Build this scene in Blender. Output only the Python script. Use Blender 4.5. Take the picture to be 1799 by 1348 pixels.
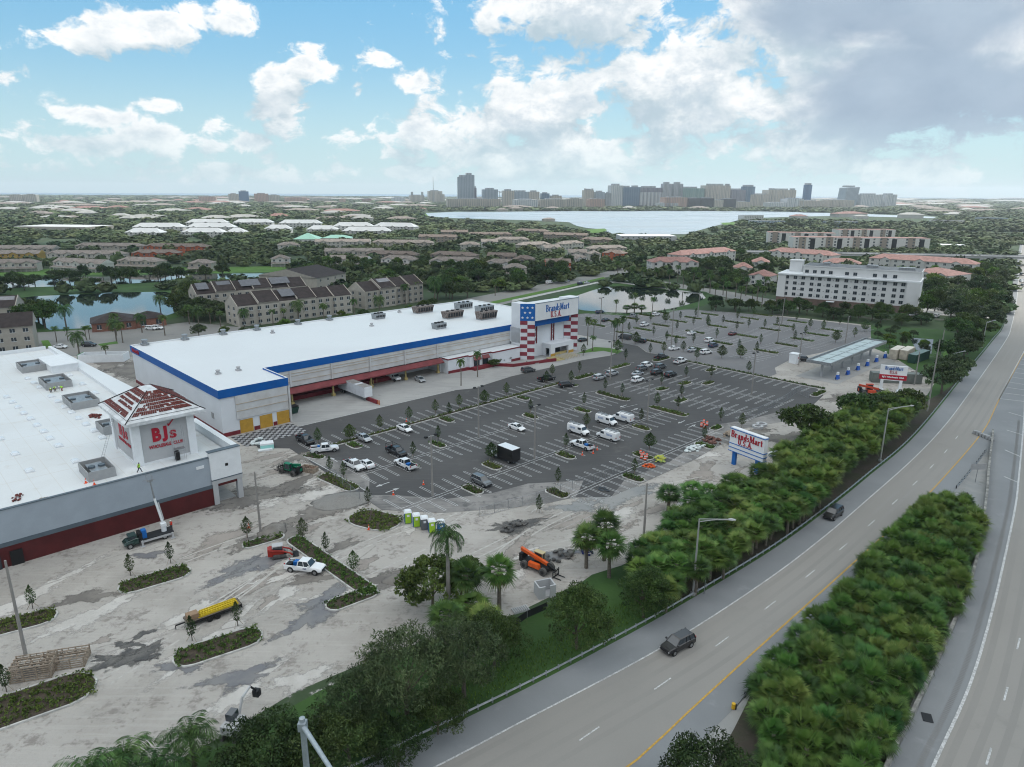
import bpy, math, random
import numpy as np
from mathutils import Vector, Matrix
from math import radians as R, pi, sin, cos, tan, atan2, sqrt
random.seed(7); rng = np.random.default_rng(7)
sc = bpy.context.scene
for o in list(bpy.data.objects): bpy.data.objects.remove(o)
COL = sc.collection
# ---------------- camera (24 mm wide lens, 55 m above the ground) ----------------
CH = 55.0; FPX = 1200.0; HOR = 337.0; ROLL = 0.0053
PITCH = math.atan((674 - HOR) / FPX)
cam = bpy.data.cameras.new('camera'); camo = bpy.data.objects.new('camera', cam); COL.objects.link(camo)
cam.sensor_width = 36; cam.lens = FPX / 1799 * 36; cam.clip_start = 1; cam.clip_end = 60000
_f = Vector((0, cos(PITCH), -sin(PITCH))); _u = Vector((0, sin(PITCH), cos(PITCH))); _r = Vector((1, 0, 0))
_c, _s = cos(ROLL), sin(ROLL)
_r2 = _r * _c + _u * _s
_u2 = _u * _c - _r * _s
camo.matrix_world = Matrix(((_r2.x, _u2.x, -_f.x, 0), (_r2.y, _u2.y, -_f.y, 0), (_r2.z, _u2.z, -_f.z, CH), (0, 0, 0, 1)))
sc.camera = camo
sc.render.resolution_x = 1024; sc.render.resolution_y = 767
sc.view_settings.view_transform = 'Standard'; sc.view_settings.look = 'None'
sc.view_settings.exposure = 0.25; sc.view_settings.gamma = 1
sc.cycles.filter_width = 1.1; sc.cycles.use_denoising = True
# ---------------- sun ----------------
SUN_EL = R(52); SUN_AZ = R(38)      # azimuth clockwise from the view direction (+Y)
sl = bpy.data.lights.new('sun', 'SUN'); sl.energy = 3.0; sl.angle = R(2.5); sl.color = (1, .965, .9)
so = bpy.data.objects.new('sun', sl); COL.objects.link(so)
sd = Vector((sin(SUN_AZ) * cos(SUN_EL), cos(SUN_AZ) * cos(SUN_EL), sin(SUN_EL)))
so.rotation_euler = sd.to_track_quat('Z', 'Y').to_euler()
# ---------------- world: sky texture with a procedural cloud layer ----------------
w = bpy.data.worlds.new('World'); sc.world = w; w.use_nodes = True
nt = w.node_tree; nt.nodes.clear(); N = nt.nodes; LK = nt.links
class NB:
    """small helper to chain shader nodes"""
    def __init__(s, nt): s.nt = nt
    def n(s, t, **k):
        x = s.nt.nodes.new(t)
        for a, b in k.items(): setattr(x, a, b)
        return x
    def put(s, sock, v):
        if isinstance(v, bpy.types.NodeSocket): s.nt.links.new(v, sock)
        elif v is not None: sock.default_value = v
    def m(s, op, a, b=None, c=None, clamp=False):
        x = s.n('ShaderNodeMath', operation=op, use_clamp=clamp)
        s.put(x.inputs[0], a); s.put(x.inputs[1], b)
        if c is not None: s.put(x.inputs[2], c)
        return x.outputs[0]
    def mix(s, f, a, b, t='MIX'):
        x = s.n('ShaderNodeMix', data_type='RGBA', blend_type=t)
        s.put(x.inputs[0], f); s.put(x.inputs[6], a); s.put(x.inputs[7], b)
        return x.outputs[2]
    def noise(s, vec, scale, detail=4, rough=.55, dist=0.):
        x = s.n('ShaderNodeTexNoise'); s.put(x.inputs['Vector'], vec); x.inputs['Scale'].default_value = scale
        x.inputs['Detail'].default_value = detail; x.inputs['Roughness'].default_value = rough; x.inputs['Distortion'].default_value = dist
        return x.outputs[0]
    def ss(s, v, a, b):
        x = s.n('ShaderNodeMapRange', interpolation_type='SMOOTHSTEP')
        s.put(x.inputs[0], v); x.inputs[1].default_value = a; x.inputs[2].default_value = b
        return x.outputs[0]
b = NB(nt)
sky = b.n('ShaderNodeTexSky', sky_type='NISHITA', sun_disc=False, sun_elevation=SUN_EL, sun_rotation=SUN_AZ)
sky.air_density = 1.0; sky.dust_density = 0.3; sky.ozone_density = 3.0
tc = b.n('ShaderNodeTexCoord'); sep = b.n('ShaderNodeSeparateXYZ'); LK.new(tc.outputs['Generated'], sep.inputs[0])
az = b.m('ARCTAN2', sep.outputs[0], sep.outputs[1]); el = b.m('ARCSINE', sep.outputs[2])
def dens(da, de, q1=9, q2=6):
    a = b.m('ADD', az, da) if da else az; e = b.m('ADD', el, de) if de else el
    cx = b.n('ShaderNodeCombineXYZ'); b.put(cx.inputs[0], a); b.put(cx.inputs[1], b.m('MULTIPLY', e, 1.5)); cx.inputs[2].default_value = 1.7
    n1 = b.noise(cx.outputs[0], 8.0, q1, .60, .25)
    n2 = b.noise(cx.outputs[0], 26.0, q2, .62, .5)
    nn = b.m('ADD', b.m('MULTIPLY', b.m('SUBTRACT', n1, .5), 3.2), b.m('MULTIPLY', b.m('SUBTRACT', n2, .5), 1.8))
    tot = None
    # (x, y, rx, ry, weight): where the cloud masses stand, in image pixels turned into azimuth and elevation
    for (x, y, rx, ry, wt) in CL:
        A = math.atan((x - 900) / 1200); E_ = math.atan((337 - y) / sqrt(1240 ** 2 + (x - 900) ** 2))
        k = cos(A)
        dx = b.m('MULTIPLY', b.m('SUBTRACT', a, A), 1200 / rx / k); dy = b.m('MULTIPLY', b.m('SUBTRACT', e, E_), 1200 / ry / k)
        q = b.m('ADD', b.m('MULTIPLY', dx, dx), b.m('MULTIPLY', dy, dy))
        g = b.m('MULTIPLY', b.m('POWER', 2.7183, b.m('MULTIPLY', q, -1.)), wt)
        tot = g if tot is None else b.m('MAXIMUM', tot, g)
    return b.m('ADD', tot, b.m('ADD', nn, -.47)), tot
CL = [(500, 170, 26, 22, .9), (180, 225, 90, 30, .75), (400, 240, 40, 30, .8), (70, 240, 120, 40, .7), (760, 235, 60, 40, 1.0), (40, 115, 70, 34, .8), (70, 190, 90, 90, .62), (260, 95, 95, 24, 1.0), (340, 75, 60, 42, .95), (455, 65, 34, 38, 1.05), (572, 142, 36, 20, 1.0),
      (722, 160, 36, 22, 1.0), (690, 130, 40, 13, .9), (520, 205, 55, 60, 1.1), (620, 245, 50, 34, 1.0), (330, 200, 34, 12, .75), (850, 235, 120, 60, 1.2),
      (930, 190, 110, 90, 1.2), (1010, 45, 170, 60, 1.25), (1180, 150, 190, 130, 1.15), (1560, 110, 250, 165, 1.6), (1400, 30, 220, 90, 1.4), (1800, 150, 70, 150, 1.2),
      (300, 262, 330, 34, .85), (1050, 275, 480, 50, 1.05), (860, 80, 30, 50, .9), (1500, 290, 400, 40, .9), (700, 305, 1100, 22, .8), (0, 150, 30, 20, .7)]
D0, T0 = dens(0, 0)
CLs = CL; CL = CL
D1, _ = dens(.014, .034, 6, 3)
wx = b.n('ShaderNodeCombineXYZ'); b.put(wx.inputs[0], az); b.put(wx.inputs[1], b.m('MULTIPLY', el, 1.5))
wisp = b.noise(wx.outputs[0], 5.0, 7, .6, .6)
alpha = b.ss(D0, -.06, .32)
lit = b.ss(b.m('SUBTRACT', D0, D1), -.75, .75)
thick = b.ss(D0, .15, .95)
# heavy grey cloud on the right
def gm(x, y, rx, ry):
    A = math.atan((x - 900) / 1200); E_ = math.atan((337 - y) / sqrt(1240 ** 2 + (x - 900) ** 2)); k = cos(A)
    dx = b.m('MULTIPLY', b.m('SUBTRACT', az, A), 1200 / rx / k); dy = b.m('MULTIPLY', b.m('SUBTRACT', el, E_), 1200 / ry / k)
    return b.m('POWER', 2.7183, b.m('MULTIPLY', b.m('ADD', b.m('MULTIPLY', dx, dx), b.m('MULTIPLY', dy, dy)), -1.))
gl = b.m('MAXIMUM', gm(1570, 185, 250, 115), b.m('MAXIMUM', b.m('MULTIPLY', gm(1440, 30, 240, 90), .85), b.m('MULTIPLY', gm(1650, 60, 260, 110), .8)))
grey = b.ss(b.m('ADD', gl, b.m('MULTIPLY', b.m('SUBTRACT', wisp, .5), 1.3)), .28, .75)
ccol = b.mix(lit, (.44, .55, .62, 1), (.92, .93, .93, 1))
ccol = b.mix(b.m('MULTIPLY', thick, b.m('MULTIPLY', b.ss(b.noise(wx.outputs[0], 13., 8, .65), .38, .62), .85)), ccol, (.47, .57, .65, 1))
dark = b.mix(b.noise(wx.outputs[0], 9.0, 6, .6), (.24, .325, .44, 1), (.46, .56, .66, 1))
ccol = b.mix(b.m('MULTIPLY', grey, .95), ccol, dark)
# veil towards the horizon
veil = b.ss(el, .17, -.01)
skyc = b.mix(1.0, sky.outputs[0], (.098, .102, .092, 1), 'MULTIPLY')
skyc = b.mix(.72, skyc, b.mix(b.ss(el, 0., .27), (.44, .68, .77, 1), (.17, .475, .755, 1)))
skyc = b.mix(b.m('MULTIPLY', veil, .72), skyc, (.52, .69, .735, 1))
fin = b.mix(b.m('MULTIPLY', alpha, b.m('SUBTRACT', 1., b.m('MULTIPLY', b.ss(el, .10, .0), .55))), skyc, ccol)
# an even bright overcast behind and above the camera
high = b.ss(el, .42, .85)
behind = b.ss(sep.outputs[1], .25, -.25)
fin = b.mix(behind, fin, b.mix(b.ss(el, .05, .7), (.38, .43, .49, 1), (.85, .90, .95, 1)))
fin = b.mix(high, fin, b.mix(b.ss(sep.outputs[1], -.5, .3), (1.15, 1.22, 1.3, 1), (1.95, 1.98, 1.95, 1)))
bg = b.n('ShaderNodeBackground'); bg.inputs[1].default_value = 1.0
wo = b.n('ShaderNodeOutputWorld'); LK.new(bg.outputs[0], wo.inputs[0])
# Nishita strength convention: the sky is brought down inside the mix (x0.1), so the background stays at 1
LK.new(fin, bg.inputs[0])
w.cycles.sampling_method = 'MANUAL'; w.cycles.sample_map_resolution = 1024

# ---------------- coordinate helpers ----------------
def ray(px, py):
    u = (px - 899.5) / FPX; v = (py - 674) / FPX
    u2 = u * _c + v * _s; v2 = -u * _s + v * _c
    return _f + _r * u2 - _u * v2
def at(px, py, z=0.):
    """the world point at height z seen at this place of the photograph"""
    d = ray(px, py); t = (z - CH) / d.z
    p = d * t; return Vector((p.x, p.y, z))
SITE = R(44)
def S(u, v, z=0.):
    return Vector((u * cos(SITE) - v * sin(SITE), u * sin(SITE) + v * cos(SITE), z))
def toS(p): return (p.x * cos(SITE) + p.y * sin(SITE), -p.x * sin(SITE) + p.y * cos(SITE))
def hfor(p, py):
    """height at which a vertical over p is seen at image row py"""
    lo, hi = 0., 200.
    for _ in range(40):
        z = (lo + hi) / 2; d = Vector((p.x, p.y, z - CH)); k = d.dot(_f); u2 = d.dot(_r) / k; v2 = -d.dot(_u) / k
        y = 674 + FPX * (u2 * _s + v2 * _c)
        if y > py: lo = z
        else: hi = z
    return lo
# ---------------- object helpers ----------------
def meta(o, label=None, cat=None, group=None, kind=None):
    if label: o['label'] = label
    if cat: o['category'] = cat
    if group: o['group'] = group
    if kind: o['kind'] = kind
    return o
def thing(name, label, cat, loc=(0, 0, 0), rz=0., group=None):
    o = bpy.data.objects.new(name, None); COL.objects.link(o); o.location = loc; o.rotation_euler = (0, 0, rz)
    o.empty_display_size = .5
    return meta(o, label, cat, group)
class MB:
    def __init__(s): s.v = []; s.f = []; s.m = []
    def poly(s, pts, mi=0):
        k = len(s.v); s.v += [tuple(p) for p in pts]; s.f.append(tuple(range(k, k + len(pts)))); s.m.append(mi); return s
    def box(s, x0, y0, z0, x1, y1, z1, mi=0, rz=0., c=None):
        P = [(x0, y0, z0), (x1, y0, z0), (x1, y1, z0), (x0, y1, z0), (x0, y0, z1), (x1, y0, z1), (x1, y1, z1), (x0, y1, z1)]
        if rz:
            cx, cy = c if c else ((x0 + x1) / 2, (y0 + y1) / 2)
            P = [(cx + (x - cx) * cos(rz) - (y - cy) * sin(rz), cy + (x - cx) * sin(rz) + (y - cy) * cos(rz), z) for x, y, z in P]
        k = len(s.v); s.v += P
        for q in ((0, 3, 2, 1), (4, 5, 6, 7), (0, 1, 5, 4), (1, 2, 6, 5), (2, 3, 7, 6), (3, 0, 4, 7)):
            s.f.append(tuple(k + i for i in q)); s.m.append(mi)
        return s
    def prism(s, pts, z0, z1, mi=0, top=None):
        k = len(s.v); n = len(pts)
        s.v += [(p[0], p[1], z0) for p in pts] + [(p[0], p[1], z1) for p in pts]
        s.f.append(tuple(reversed(range(k, k + n)))); s.m.append(mi)
        s.f.append(tuple(range(k + n, k + 2 * n))); s.m.append(mi if top is None else top)
        for i in range(n):
            j = (i + 1) % n; s.f.append((k + i, k + j, k + n + j, k + n + i)); s.m.append(mi)
        return s
    def tube(s, a, b_, r0, r1=None, n=8, mi=0, cap=True):
        a = Vector(a); b_ = Vector(b_); r1 = r0 if r1 is None else r1; d = (b_ - a)
        if d.length < 1e-6: return s
        q = d.to_track_quat('Z', 'Y'); k = len(s.v)
        for p, r in ((a, r0), (b_, r1)):
            for i in range(n):
                t = 2 * pi * i / n; s.v.append(tuple(p + q @ Vector((r * cos(t), r * sin(t), 0))))
        for i in range(n):
            j = (i + 1) % n; s.f.append((k + i, k + j, k + n + j, k + n + i)); s.m.append(mi)
        if cap:
            s.f.append(tuple(reversed(range(k, k + n)))); s.m.append(mi)
            s.f.append(tuple(range(k + n, k + 2 * n))); s.m.append(mi)
        return s
    def path(s, pts, r, n=6, mi=0):
        for i in range(len(pts) - 1):
            ra = r[i] if isinstance(r, (list, tuple)) else r; rb = r[i + 1] if isinstance(r, (list, tuple)) else r
            s.tube(pts[i], pts[i + 1], ra, rb, n, mi)
        return s
    def loft(s, rings, mi=0, cap=True, closed=True):
        k = len(s.v); n = len(rings[0])
        for r_ in rings: s.v += [tuple(p) for p in r_]
        for i in range(len(rings) - 1):
            for j in range(n if closed else n - 1):
                j2 = (j + 1) % n; s.f.append((k + i * n + j, k + i * n + j2, k + (i + 1) * n + j2, k + (i + 1) * n + j)); s.m.append(mi)
        if cap:
            s.f.append(tuple(reversed(range(k, k + n)))); s.m.append(mi)
            e = k + (len(rings) - 1) * n; s.f.append(tuple(range(e, e + n))); s.m.append(mi)
        return s
    def ball(s, c, rx, ry, rz, n=8, mi=0):
        rings = []
        for i in range(1, n // 2 + 1):
            ph = pi * i / (n // 2 + 1); rings.append([(c[0] + rx * sin(ph) * cos(2 * pi * j / n), c[1] + ry * sin(ph) * sin(2 * pi * j / n), c[2] - rz * cos(ph)) for j in range(n)])
        return s.loft(rings, mi)
    def mesh(s, name, mats, smooth=False):
        me = bpy.data.meshes.new(name); me.from_pydata(s.v, [], s.f)
        for m_ in (mats if isinstance(mats, (list, tuple)) else [mats]): me.materials.append(m_)
        if len(s.f): me.polygons.foreach_set('material_index', s.m)
        if smooth: me.polygons.foreach_set('use_smooth', [True] * len(s.f))
        me.update(); return me
    def build(s, name, mats, parent=None, smooth=False, loc=None, rz=0.):
        return link(name, s.mesh(name, mats, smooth), parent, loc, rz)
def link(name, me, parent=None, loc=None, rz=0.):
    o = bpy.data.objects.new(name, me); COL.objects.link(o)
    if parent is not None: o.parent = parent
    if loc is not None: o.location = loc
    if rz: o.rotation_euler = (0, 0, rz)
    return o
def np_mesh(name, V, F, mats, tint=None, mi=None):
    """V (n,3), F (m,k) arrays"""
    me = bpy.data.meshes.new(name); V = np.asarray(V, np.float32); F = np.asarray(F, np.int32); m_, k = F.shape
    me.vertices.add(len(V)); me.vertices.foreach_set('co', V.ravel())
    me.loops.add(m_ * k); me.loops.foreach_set('vertex_index', F.ravel())
    me.polygons.add(m_); me.polygons.foreach_set('loop_start', np.arange(0, m_ * k, k, dtype=np.int32)); me.polygons.foreach_set('loop_total', np.full(m_, k, np.int32))
    for x in (mats if isinstance(mats, (list, tuple)) else [mats]): me.materials.append(x)
    if mi is not None: me.polygons.foreach_set('material_index', np.asarray(mi, np.int32))
    me.update(calc_edges=True)
    if tint is None and k == 4 and len(V) % 4 == 0: tint = np.repeat(np.random.default_rng(len(V)).random(len(V) // 4), 4)
    if tint is not None:
        a = me.attributes.new('tint', 'FLOAT', 'POINT'); a.data.foreach_set('value', np.asarray(tint, np.float32))
    return me
CH_OF = {}
def copy_thing(root, loc, rz=0., label=None, group=None, scale=None, cat=None):
    c = root.copy(); COL.objects.link(c); c.location = loc; c.rotation_euler = (0, 0, rz)
    if scale: c.scale = (scale,) * 3 if not isinstance(scale, tuple) else scale
    if label: c['label'] = label
    if group: c['group'] = group
    if cat: c['category'] = cat
    key = root.name
    if key not in CH_OF: CH_OF[key] = [(x, [y for y in root.children_recursive if y.parent == x]) for x in root.children]
    for ch, gs in CH_OF[key]:
        d = ch.copy(); COL.objects.link(d); d.parent = c
        for g_ in gs:
            e = g_.copy(); COL.objects.link(e); e.parent = d
    return c
ORD = ['first', 'second', 'third', 'fourth', 'fifth', 'sixth', 'seventh', 'eighth', 'ninth', 'tenth', 'eleventh', 'twelfth', 'thirteenth', 'fourteenth', 'fifteenth',
       'sixteenth', 'seventeenth', 'eighteenth', 'nineteenth', 'twentieth', 'twenty-first', 'twenty-second', 'twenty-third', 'twenty-fourth', 'twenty-fifth', 'twenty-sixth', 'twenty-seventh', 'twenty-eighth', 'twenty-ninth', 'thirtieth']
# ---------------- materials ----------------
def mat(name, col, rough=.7, var=.0, scale=1., metal=0., bump=0., rand=0., col2=None, detail=4, spec=.3, lo=.35, hi=.65):
    m = bpy.data.materials.new(name); m.use_nodes = True; b = NB(m.node_tree); p = m.node_tree.nodes['Principled BSDF']
    c = (*col, 1); p.inputs['Roughness'].default_value = rough; p.inputs['Metallic'].default_value = metal
    p.inputs['Specular IOR Level'].default_value = spec
    cur = None
    if var or col2 or bump:
        t = b.n('ShaderNodeTexCoord'); nz = b.noise(t.outputs['Object'], scale, detail, .6)
        c2 = (*col2, 1) if col2 else (*[x * (1 - var) for x in col], 1)
        cur = b.mix(b.ss(nz, lo, hi), c, c2)
        if bump:
            bp = b.n('ShaderNodeBump'); bp.inputs['Strength'].default_value = bump; bp.inputs['Distance'].default_value = .1
            b.put(bp.inputs['Height'], nz); b.put(p.inputs['Normal'], bp.outputs[0])
    if rand:
        oi = b.n('ShaderNodeObjectInfo'); hs = b.n('ShaderNodeHueSaturation')
        b.put(hs.inputs['Value'], b.m('ADD', b.m('MULTIPLY', oi.outputs['Random'], rand * 2), 1 - rand))
        b.put(hs.inputs['Color'], cur if cur is not None else c); cur = hs.outputs[0]
    b.put(p.inputs['Base Color'], cur if cur is not None else c)
    return m
def leafmat(name, c1, c2, scale=.5, rand=.25, trans=.25, tint=False, rough=.55):
    m = bpy.data.materials.new(name); m.use_nodes = True; nt = m.node_tree; b = NB(nt); p = nt.nodes['Principled BSDF']
    g = b.n('ShaderNodeNewGeometry'); nz = b.noise(g.outputs['Position'], scale, 3)
    col = b.mix(b.ss(nz, .35, .68), (*c1, 1), (*c2, 1))
    at_ = b.n('ShaderNodeAttribute', attribute_name='tint'); rv = at_.outputs['Fac']; leafv = 1.
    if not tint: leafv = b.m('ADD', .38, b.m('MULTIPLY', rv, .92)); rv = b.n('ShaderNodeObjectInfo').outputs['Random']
    hs = b.n('ShaderNodeHueSaturation'); b.put(hs.inputs['Value'], b.m('MULTIPLY', leafv, b.m('ADD', b.m('MULTIPLY', rv, rand * 2), 1 - rand)))
    b.put(hs.inputs['Hue'], b.m('ADD', b.m('MULTIPLY', b.m('FRACT', b.m('MULTIPLY', rv, 7.31)), -.045), .518)); b.put(hs.inputs['Color'], col)
    b.put(p.inputs['Base Color'], hs.outputs[0]); p.inputs['Roughness'].default_value = rough; p.inputs['Specular IOR Level'].default_value = .25
    if trans:
        tr = b.n('ShaderNodeBsdfTranslucent'); b.put(tr.inputs[0], hs.outputs[0]); mx = b.n('ShaderNodeMixShader'); mx.inputs[0].default_value = trans
        b.put(mx.inputs[1], p.outputs[0]); b.put(mx.inputs[2], tr.outputs[0]); b.put(nt.nodes['Material Output'].inputs[0], mx.outputs[0])
    return m
M = {}
def sheet(name, pts, z, m, kind='structure'):
    """flat sheet from site or world points"""
    o = MB().poly([(p[0], p[1], z) for p in pts]).build(name, m); meta(o, kind=kind); return o
# ================= SETTING: ground, water, roads =================
def nodes_mat(name):
    m = bpy.data.materials.new(name); m.use_nodes = True; b = NB(m.node_tree); return m, b, m.node_tree.nodes['Principled BSDF']
def objco(b, sx=1, sy=1, rz=0.):
    t = b.n('ShaderNodeTexCoord'); mp = b.n('ShaderNodeMapping'); b.put(mp.inputs[0], t.outputs['Object']); mp.inputs['Scale'].default_value = (sx, sy, 1); mp.inputs['Rotation'].default_value = (0, 0, rz)
    return mp.outputs[0]
def ground_mat(name, c1, c2, c3, sc1=.05, sc2=.6, streak=None, bump=.0, rough=.9, th=(.55, .72), seams=None):
    m, b, p = nodes_mat(name); co = objco(b)
    big = b.noise(co, sc1, 6, .6, .5); fine = b.noise(co, sc2, 8, .65)
    col = b.mix(b.ss(big, .38, .62), (*c1, 1), (*c2, 1))
    k = b.ss(b.m('ADD', b.m('MULTIPLY', fine, .5), b.m('MULTIPLY', b.noise(co, sc1 * 3.3, 6, .6), .5)), *th)
    col = b.mix(k, col, (*c3, 1))
    if streak:
        s_ = b.noise(objco(b, .12, 2.2, streak[0]), 1., 5, .6, .2); col = b.mix(b.m('MULTIPLY', b.ss(s_, .5, .66), streak[2]), col, (*streak[1], 1))
    col = b.mix(b.m('MULTIPLY', b.noise(co, 6., 4, .7), .30), col, (*[x * .62 for x in c1], 1))
    if seams:
        t = b.n('ShaderNodeTexCoord'); s3 = b.n('ShaderNodeSeparateXYZ'); b.put(s3.inputs[0], t.outputs['Object'])
        ln = b.m('MAXIMUM', b.m('LESS_THAN', b.m('FRACT', b.m('MULTIPLY', s3.outputs[0], 1 / seams[0])), seams[2]), b.m('LESS_THAN', b.m('FRACT', b.m('MULTIPLY', s3.outputs[1], 1 / seams[1])), seams[2] * .5))
        col = b.mix(b.m('MULTIPLY', ln, .35), col, (*c3, 1))
    b.put(p.inputs['Base Color'], col); p.inputs['Roughness'].default_value = rough; p.inputs['Specular IOR Level'].default_value = .2
    if bump:
        bp = b.n('ShaderNodeBump'); bp.inputs['Strength'].default_value = bump; bp.inputs['Distance'].default_value = .3; b.put(bp.inputs['Height'], fine); b.put(p.inputs['Normal'], bp.outputs[0])
    return m
M['sand'] = ground_mat('crushed_rock', (.43, .408, .378), (.35, .33, .302), (.235, .215, .195), .075, 1.1, (-SITE - .12, (.50, .475, .445), .30), .9, th=(.51, .62))
M['dirt'] = ground_mat('dark_dirt', (.22, .205, .185), (.15, .14, .13), (.32, .30, .28), .2, 1.2, None, .6)
M['asphalt'] = ground_mat('new_asphalt', (.073, .073, .074), (.097, .096, .096), (.135, .132, .128), .03, .5, (-SITE, (.12, .12, .12), .35), 0, .85)
M['dust'] = ground_mat('dusty_asphalt', (.27, .26, .25), (.15, .148, .145), (.11, .11, .11), .10, .9, (-SITE + .5, (.34, .33, .31), .5), 0, .9, (.5, .62))
M['old_asphalt'] = ground_mat('old_asphalt', (.19, .19, .195), (.165, .165, .17), (.225, .225, .225), .02, .4, None, 0)
M['concrete'] = ground_mat('concrete_paving', (.37, .37, .36), (.31, .31, .305), (.25, .25, .245), .06, .6, (-SITE + pi / 2, (.22, .22, .22), .5), 0)
M['lane'] = ground_mat('road_lane', (.278, .268, .25), (.252, .244, .228), (.225, .22, .208), .02, .35, None, 0, .75)
M['shoulder'] = ground_mat('road_shoulder', (.232, .245, .254), (.202, .213, .222), (.27, .28, .29), .05, .5, None, 0, .8)
M['gore'] = ground_mat('gore_concrete', (.24, .25, .25), (.30, .30, .29), (.12, .12, .11), .12, .8, None, 0, .8)
M['grass'] = ground_mat('grass_ground', (.050, .105, .028), (.035, .075, .022), (.075, .085, .04), .06, 1.5, None, .4)
M['lawn'] = ground_mat('lawn', (.095, .19, .035), (.07, .15, .03), (.12, .17, .06), .05, 1., None, .2)
M['terrain'] = ground_mat('terrain', (.045, .075, .035), (.06, .085, .045), (.16, .155, .14), .012, .05, None, 0, th=(.56, .66))
def fade_mat(m):
    m = m.copy(); nt = m.node_tree; b = NB(nt); at_ = b.n('ShaderNodeAttribute', attribute_name='fade'); nz = b.noise(objco(b), .9, 6, .65)
    k = b.ss(b.m('ADD', at_.outputs['Fac'], b.m('MULTIPLY', b.m('SUBTRACT', nz, .5), 1.5)), .18, .60); tr = b.n('ShaderNodeBsdfTransparent'); mx = b.n('ShaderNodeMixShader'); b.put(mx.inputs[0], k); b.put(mx.inputs[1], tr.outputs[0]); b.put(mx.inputs[2], nt.nodes['Principled BSDF'].outputs[0]); b.put(nt.nodes['Material Output'].inputs[0], mx.outputs[0]); return m
M['lane_worn'] = ground_mat('road_lane_worn', (.245, .237, .222), (.262, .254, .238), (.22, .215, .205), .04, .6, None, 0, .7)
M['white_line'] = mat('road_paint_white', (.56, .57, .57), .6, .45, 3.)
M['worn_line'] = mat('worn_paint_white', (.50, .50, .50), .6, .0, 1.2, col2=(.24, .24, .24), lo=.45, hi=.7)
M['yellow_line'] = mat('road_paint_yellow', (.55, .33, .06), .6, .3, 3.)
M['kerb'] = mat('kerb_concrete', (.50, .50, .48), .8, .3, .8)
M['mulch'] = mat('mulch', (.075, .06, .045), .95, .4, 3.)
M['paved'] = ground_mat('street_paving', (.22, .22, .215), (.26, .255, .24), (.18, .18, .18), .02, .3, None, 0)
def water_mat(name, col, rough, bs, st):
    m, b, p = nodes_mat(name); co = objco(b, 1, 1)
    p.inputs['Base Color'].default_value = (*col, 1); p.inputs['Specular IOR Level'].default_value = .8
    ws = b.ss(b.noise(objco(b, .25, 1.), .012 if rough > .1 else .06, 5, .6, .5), .4, .62); b.put(p.inputs['Roughness'], b.m('ADD', b.m('MULTIPLY', ws, rough * .7), rough * .6))
    if rough > .3 and col[0] > .1: b.put(p.inputs['Base Color'], b.mix(ws, (*col, 1), (*[c_ * .72 for c_ in col], 1)))
    bp = b.n('ShaderNodeBump'); bp.inputs['Strength'].default_value = st; bp.inputs['Distance'].default_value = .05; b.put(bp.inputs['Height'], b.noise(co, bs, 5, .6)); b.put(p.inputs['Normal'], bp.outputs[0])
    return m
M['pond'] = water_mat('pond_water', (.012, .02, .018), .03, .8, .10)
M['lake'] = water_mat('lake_water', (.30, .37, .42), .38, .12, .3)
M['sea'] = water_mat('sea_water', (.03, .14, .24), .35, .05, .4)
# ground out to the horizon: a disc of 13.3 km (the drop of the real horizon seen from 55 m)
RAD = 13300.
disc = [(RAD * cos(t), RAD * sin(t)) for t in np.linspace(0, 2 * pi, 180, endpoint=False)]
meta(MB().poly([(x, y, 0) for x, y in disc]).build('ground', M['terrain']), kind='structure')
shore = [at(x, y) for x, y in [(-600, 344), (0, 343.5), (450, 345.2), (800, 347.0), (1000, 348.6), (1300, 350), (1799, 350.5), (2400, 353)]]
sea = [(p.x, p.y) for p in shore]
a0 = atan2(shore[-1].y, shore[-1].x); a1 = atan2(shore[0].y, shore[0].x)
sea += [((RAD - 20) * cos(t), (RAD - 20) * sin(t)) for t in np.linspace(a0, a1, 60)]
sheet('sea', sea, .8, M['sea'])
def px(l, z=0): return [at(x, y, z) for x, y in l]
lake = px([(748, 375), (752, 380), (790, 383.5), (870, 386), (950, 388), (1000, 391), (1012, 397), (1030, 401), (1052, 403), (1066, 405), (1060, 408), (1075, 411), (1120, 412.5), (1205, 412), (1250, 399),
           (1283, 391), (1310, 384), (1400, 381), (1480, 379.5), (1640, 384), (1645, 381.5), (1500, 375.5), (1350, 372), (1200, 371), (1000, 371.5), (860, 372.5), (800, 372.5)])
sheet('lake_water', lake, .3, M['lake'])
pondR = px([(985, 528), (1013, 520), (1040, 511), (1061, 505), (1092, 503), (1152, 508), (1200, 513), (1235, 518), (1240, 524), (1225, 531), (1203, 537), (1177, 543), (1140, 549), (1102, 550), (1064, 549), (1026, 546), (1000, 541)])
sheet('pond_water', pondR, .12, M['pond'])
pondL = px([(20, 526), (60, 521), (120, 518.5), (200, 514.5), (290, 513), (306, 518), (318, 530), (322, 545), (290, 556), (240, 568), (157, 577), (87, 580), (70, 568), (40, 560), (15, 545)])
sheet('pond_water', pondL, .12, M['pond'])
pondB = px([(-120, 489), (0, 488.5), (180, 486.5), (330, 482), (495, 480.5), (503, 488), (480, 490), (380, 491), (180, 501), (0, 507), (-120, 510)])
sheet('pond_water', pondB, .12, M['pond'])
WATERS = [lake, pondR, pondL, pondB]
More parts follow.
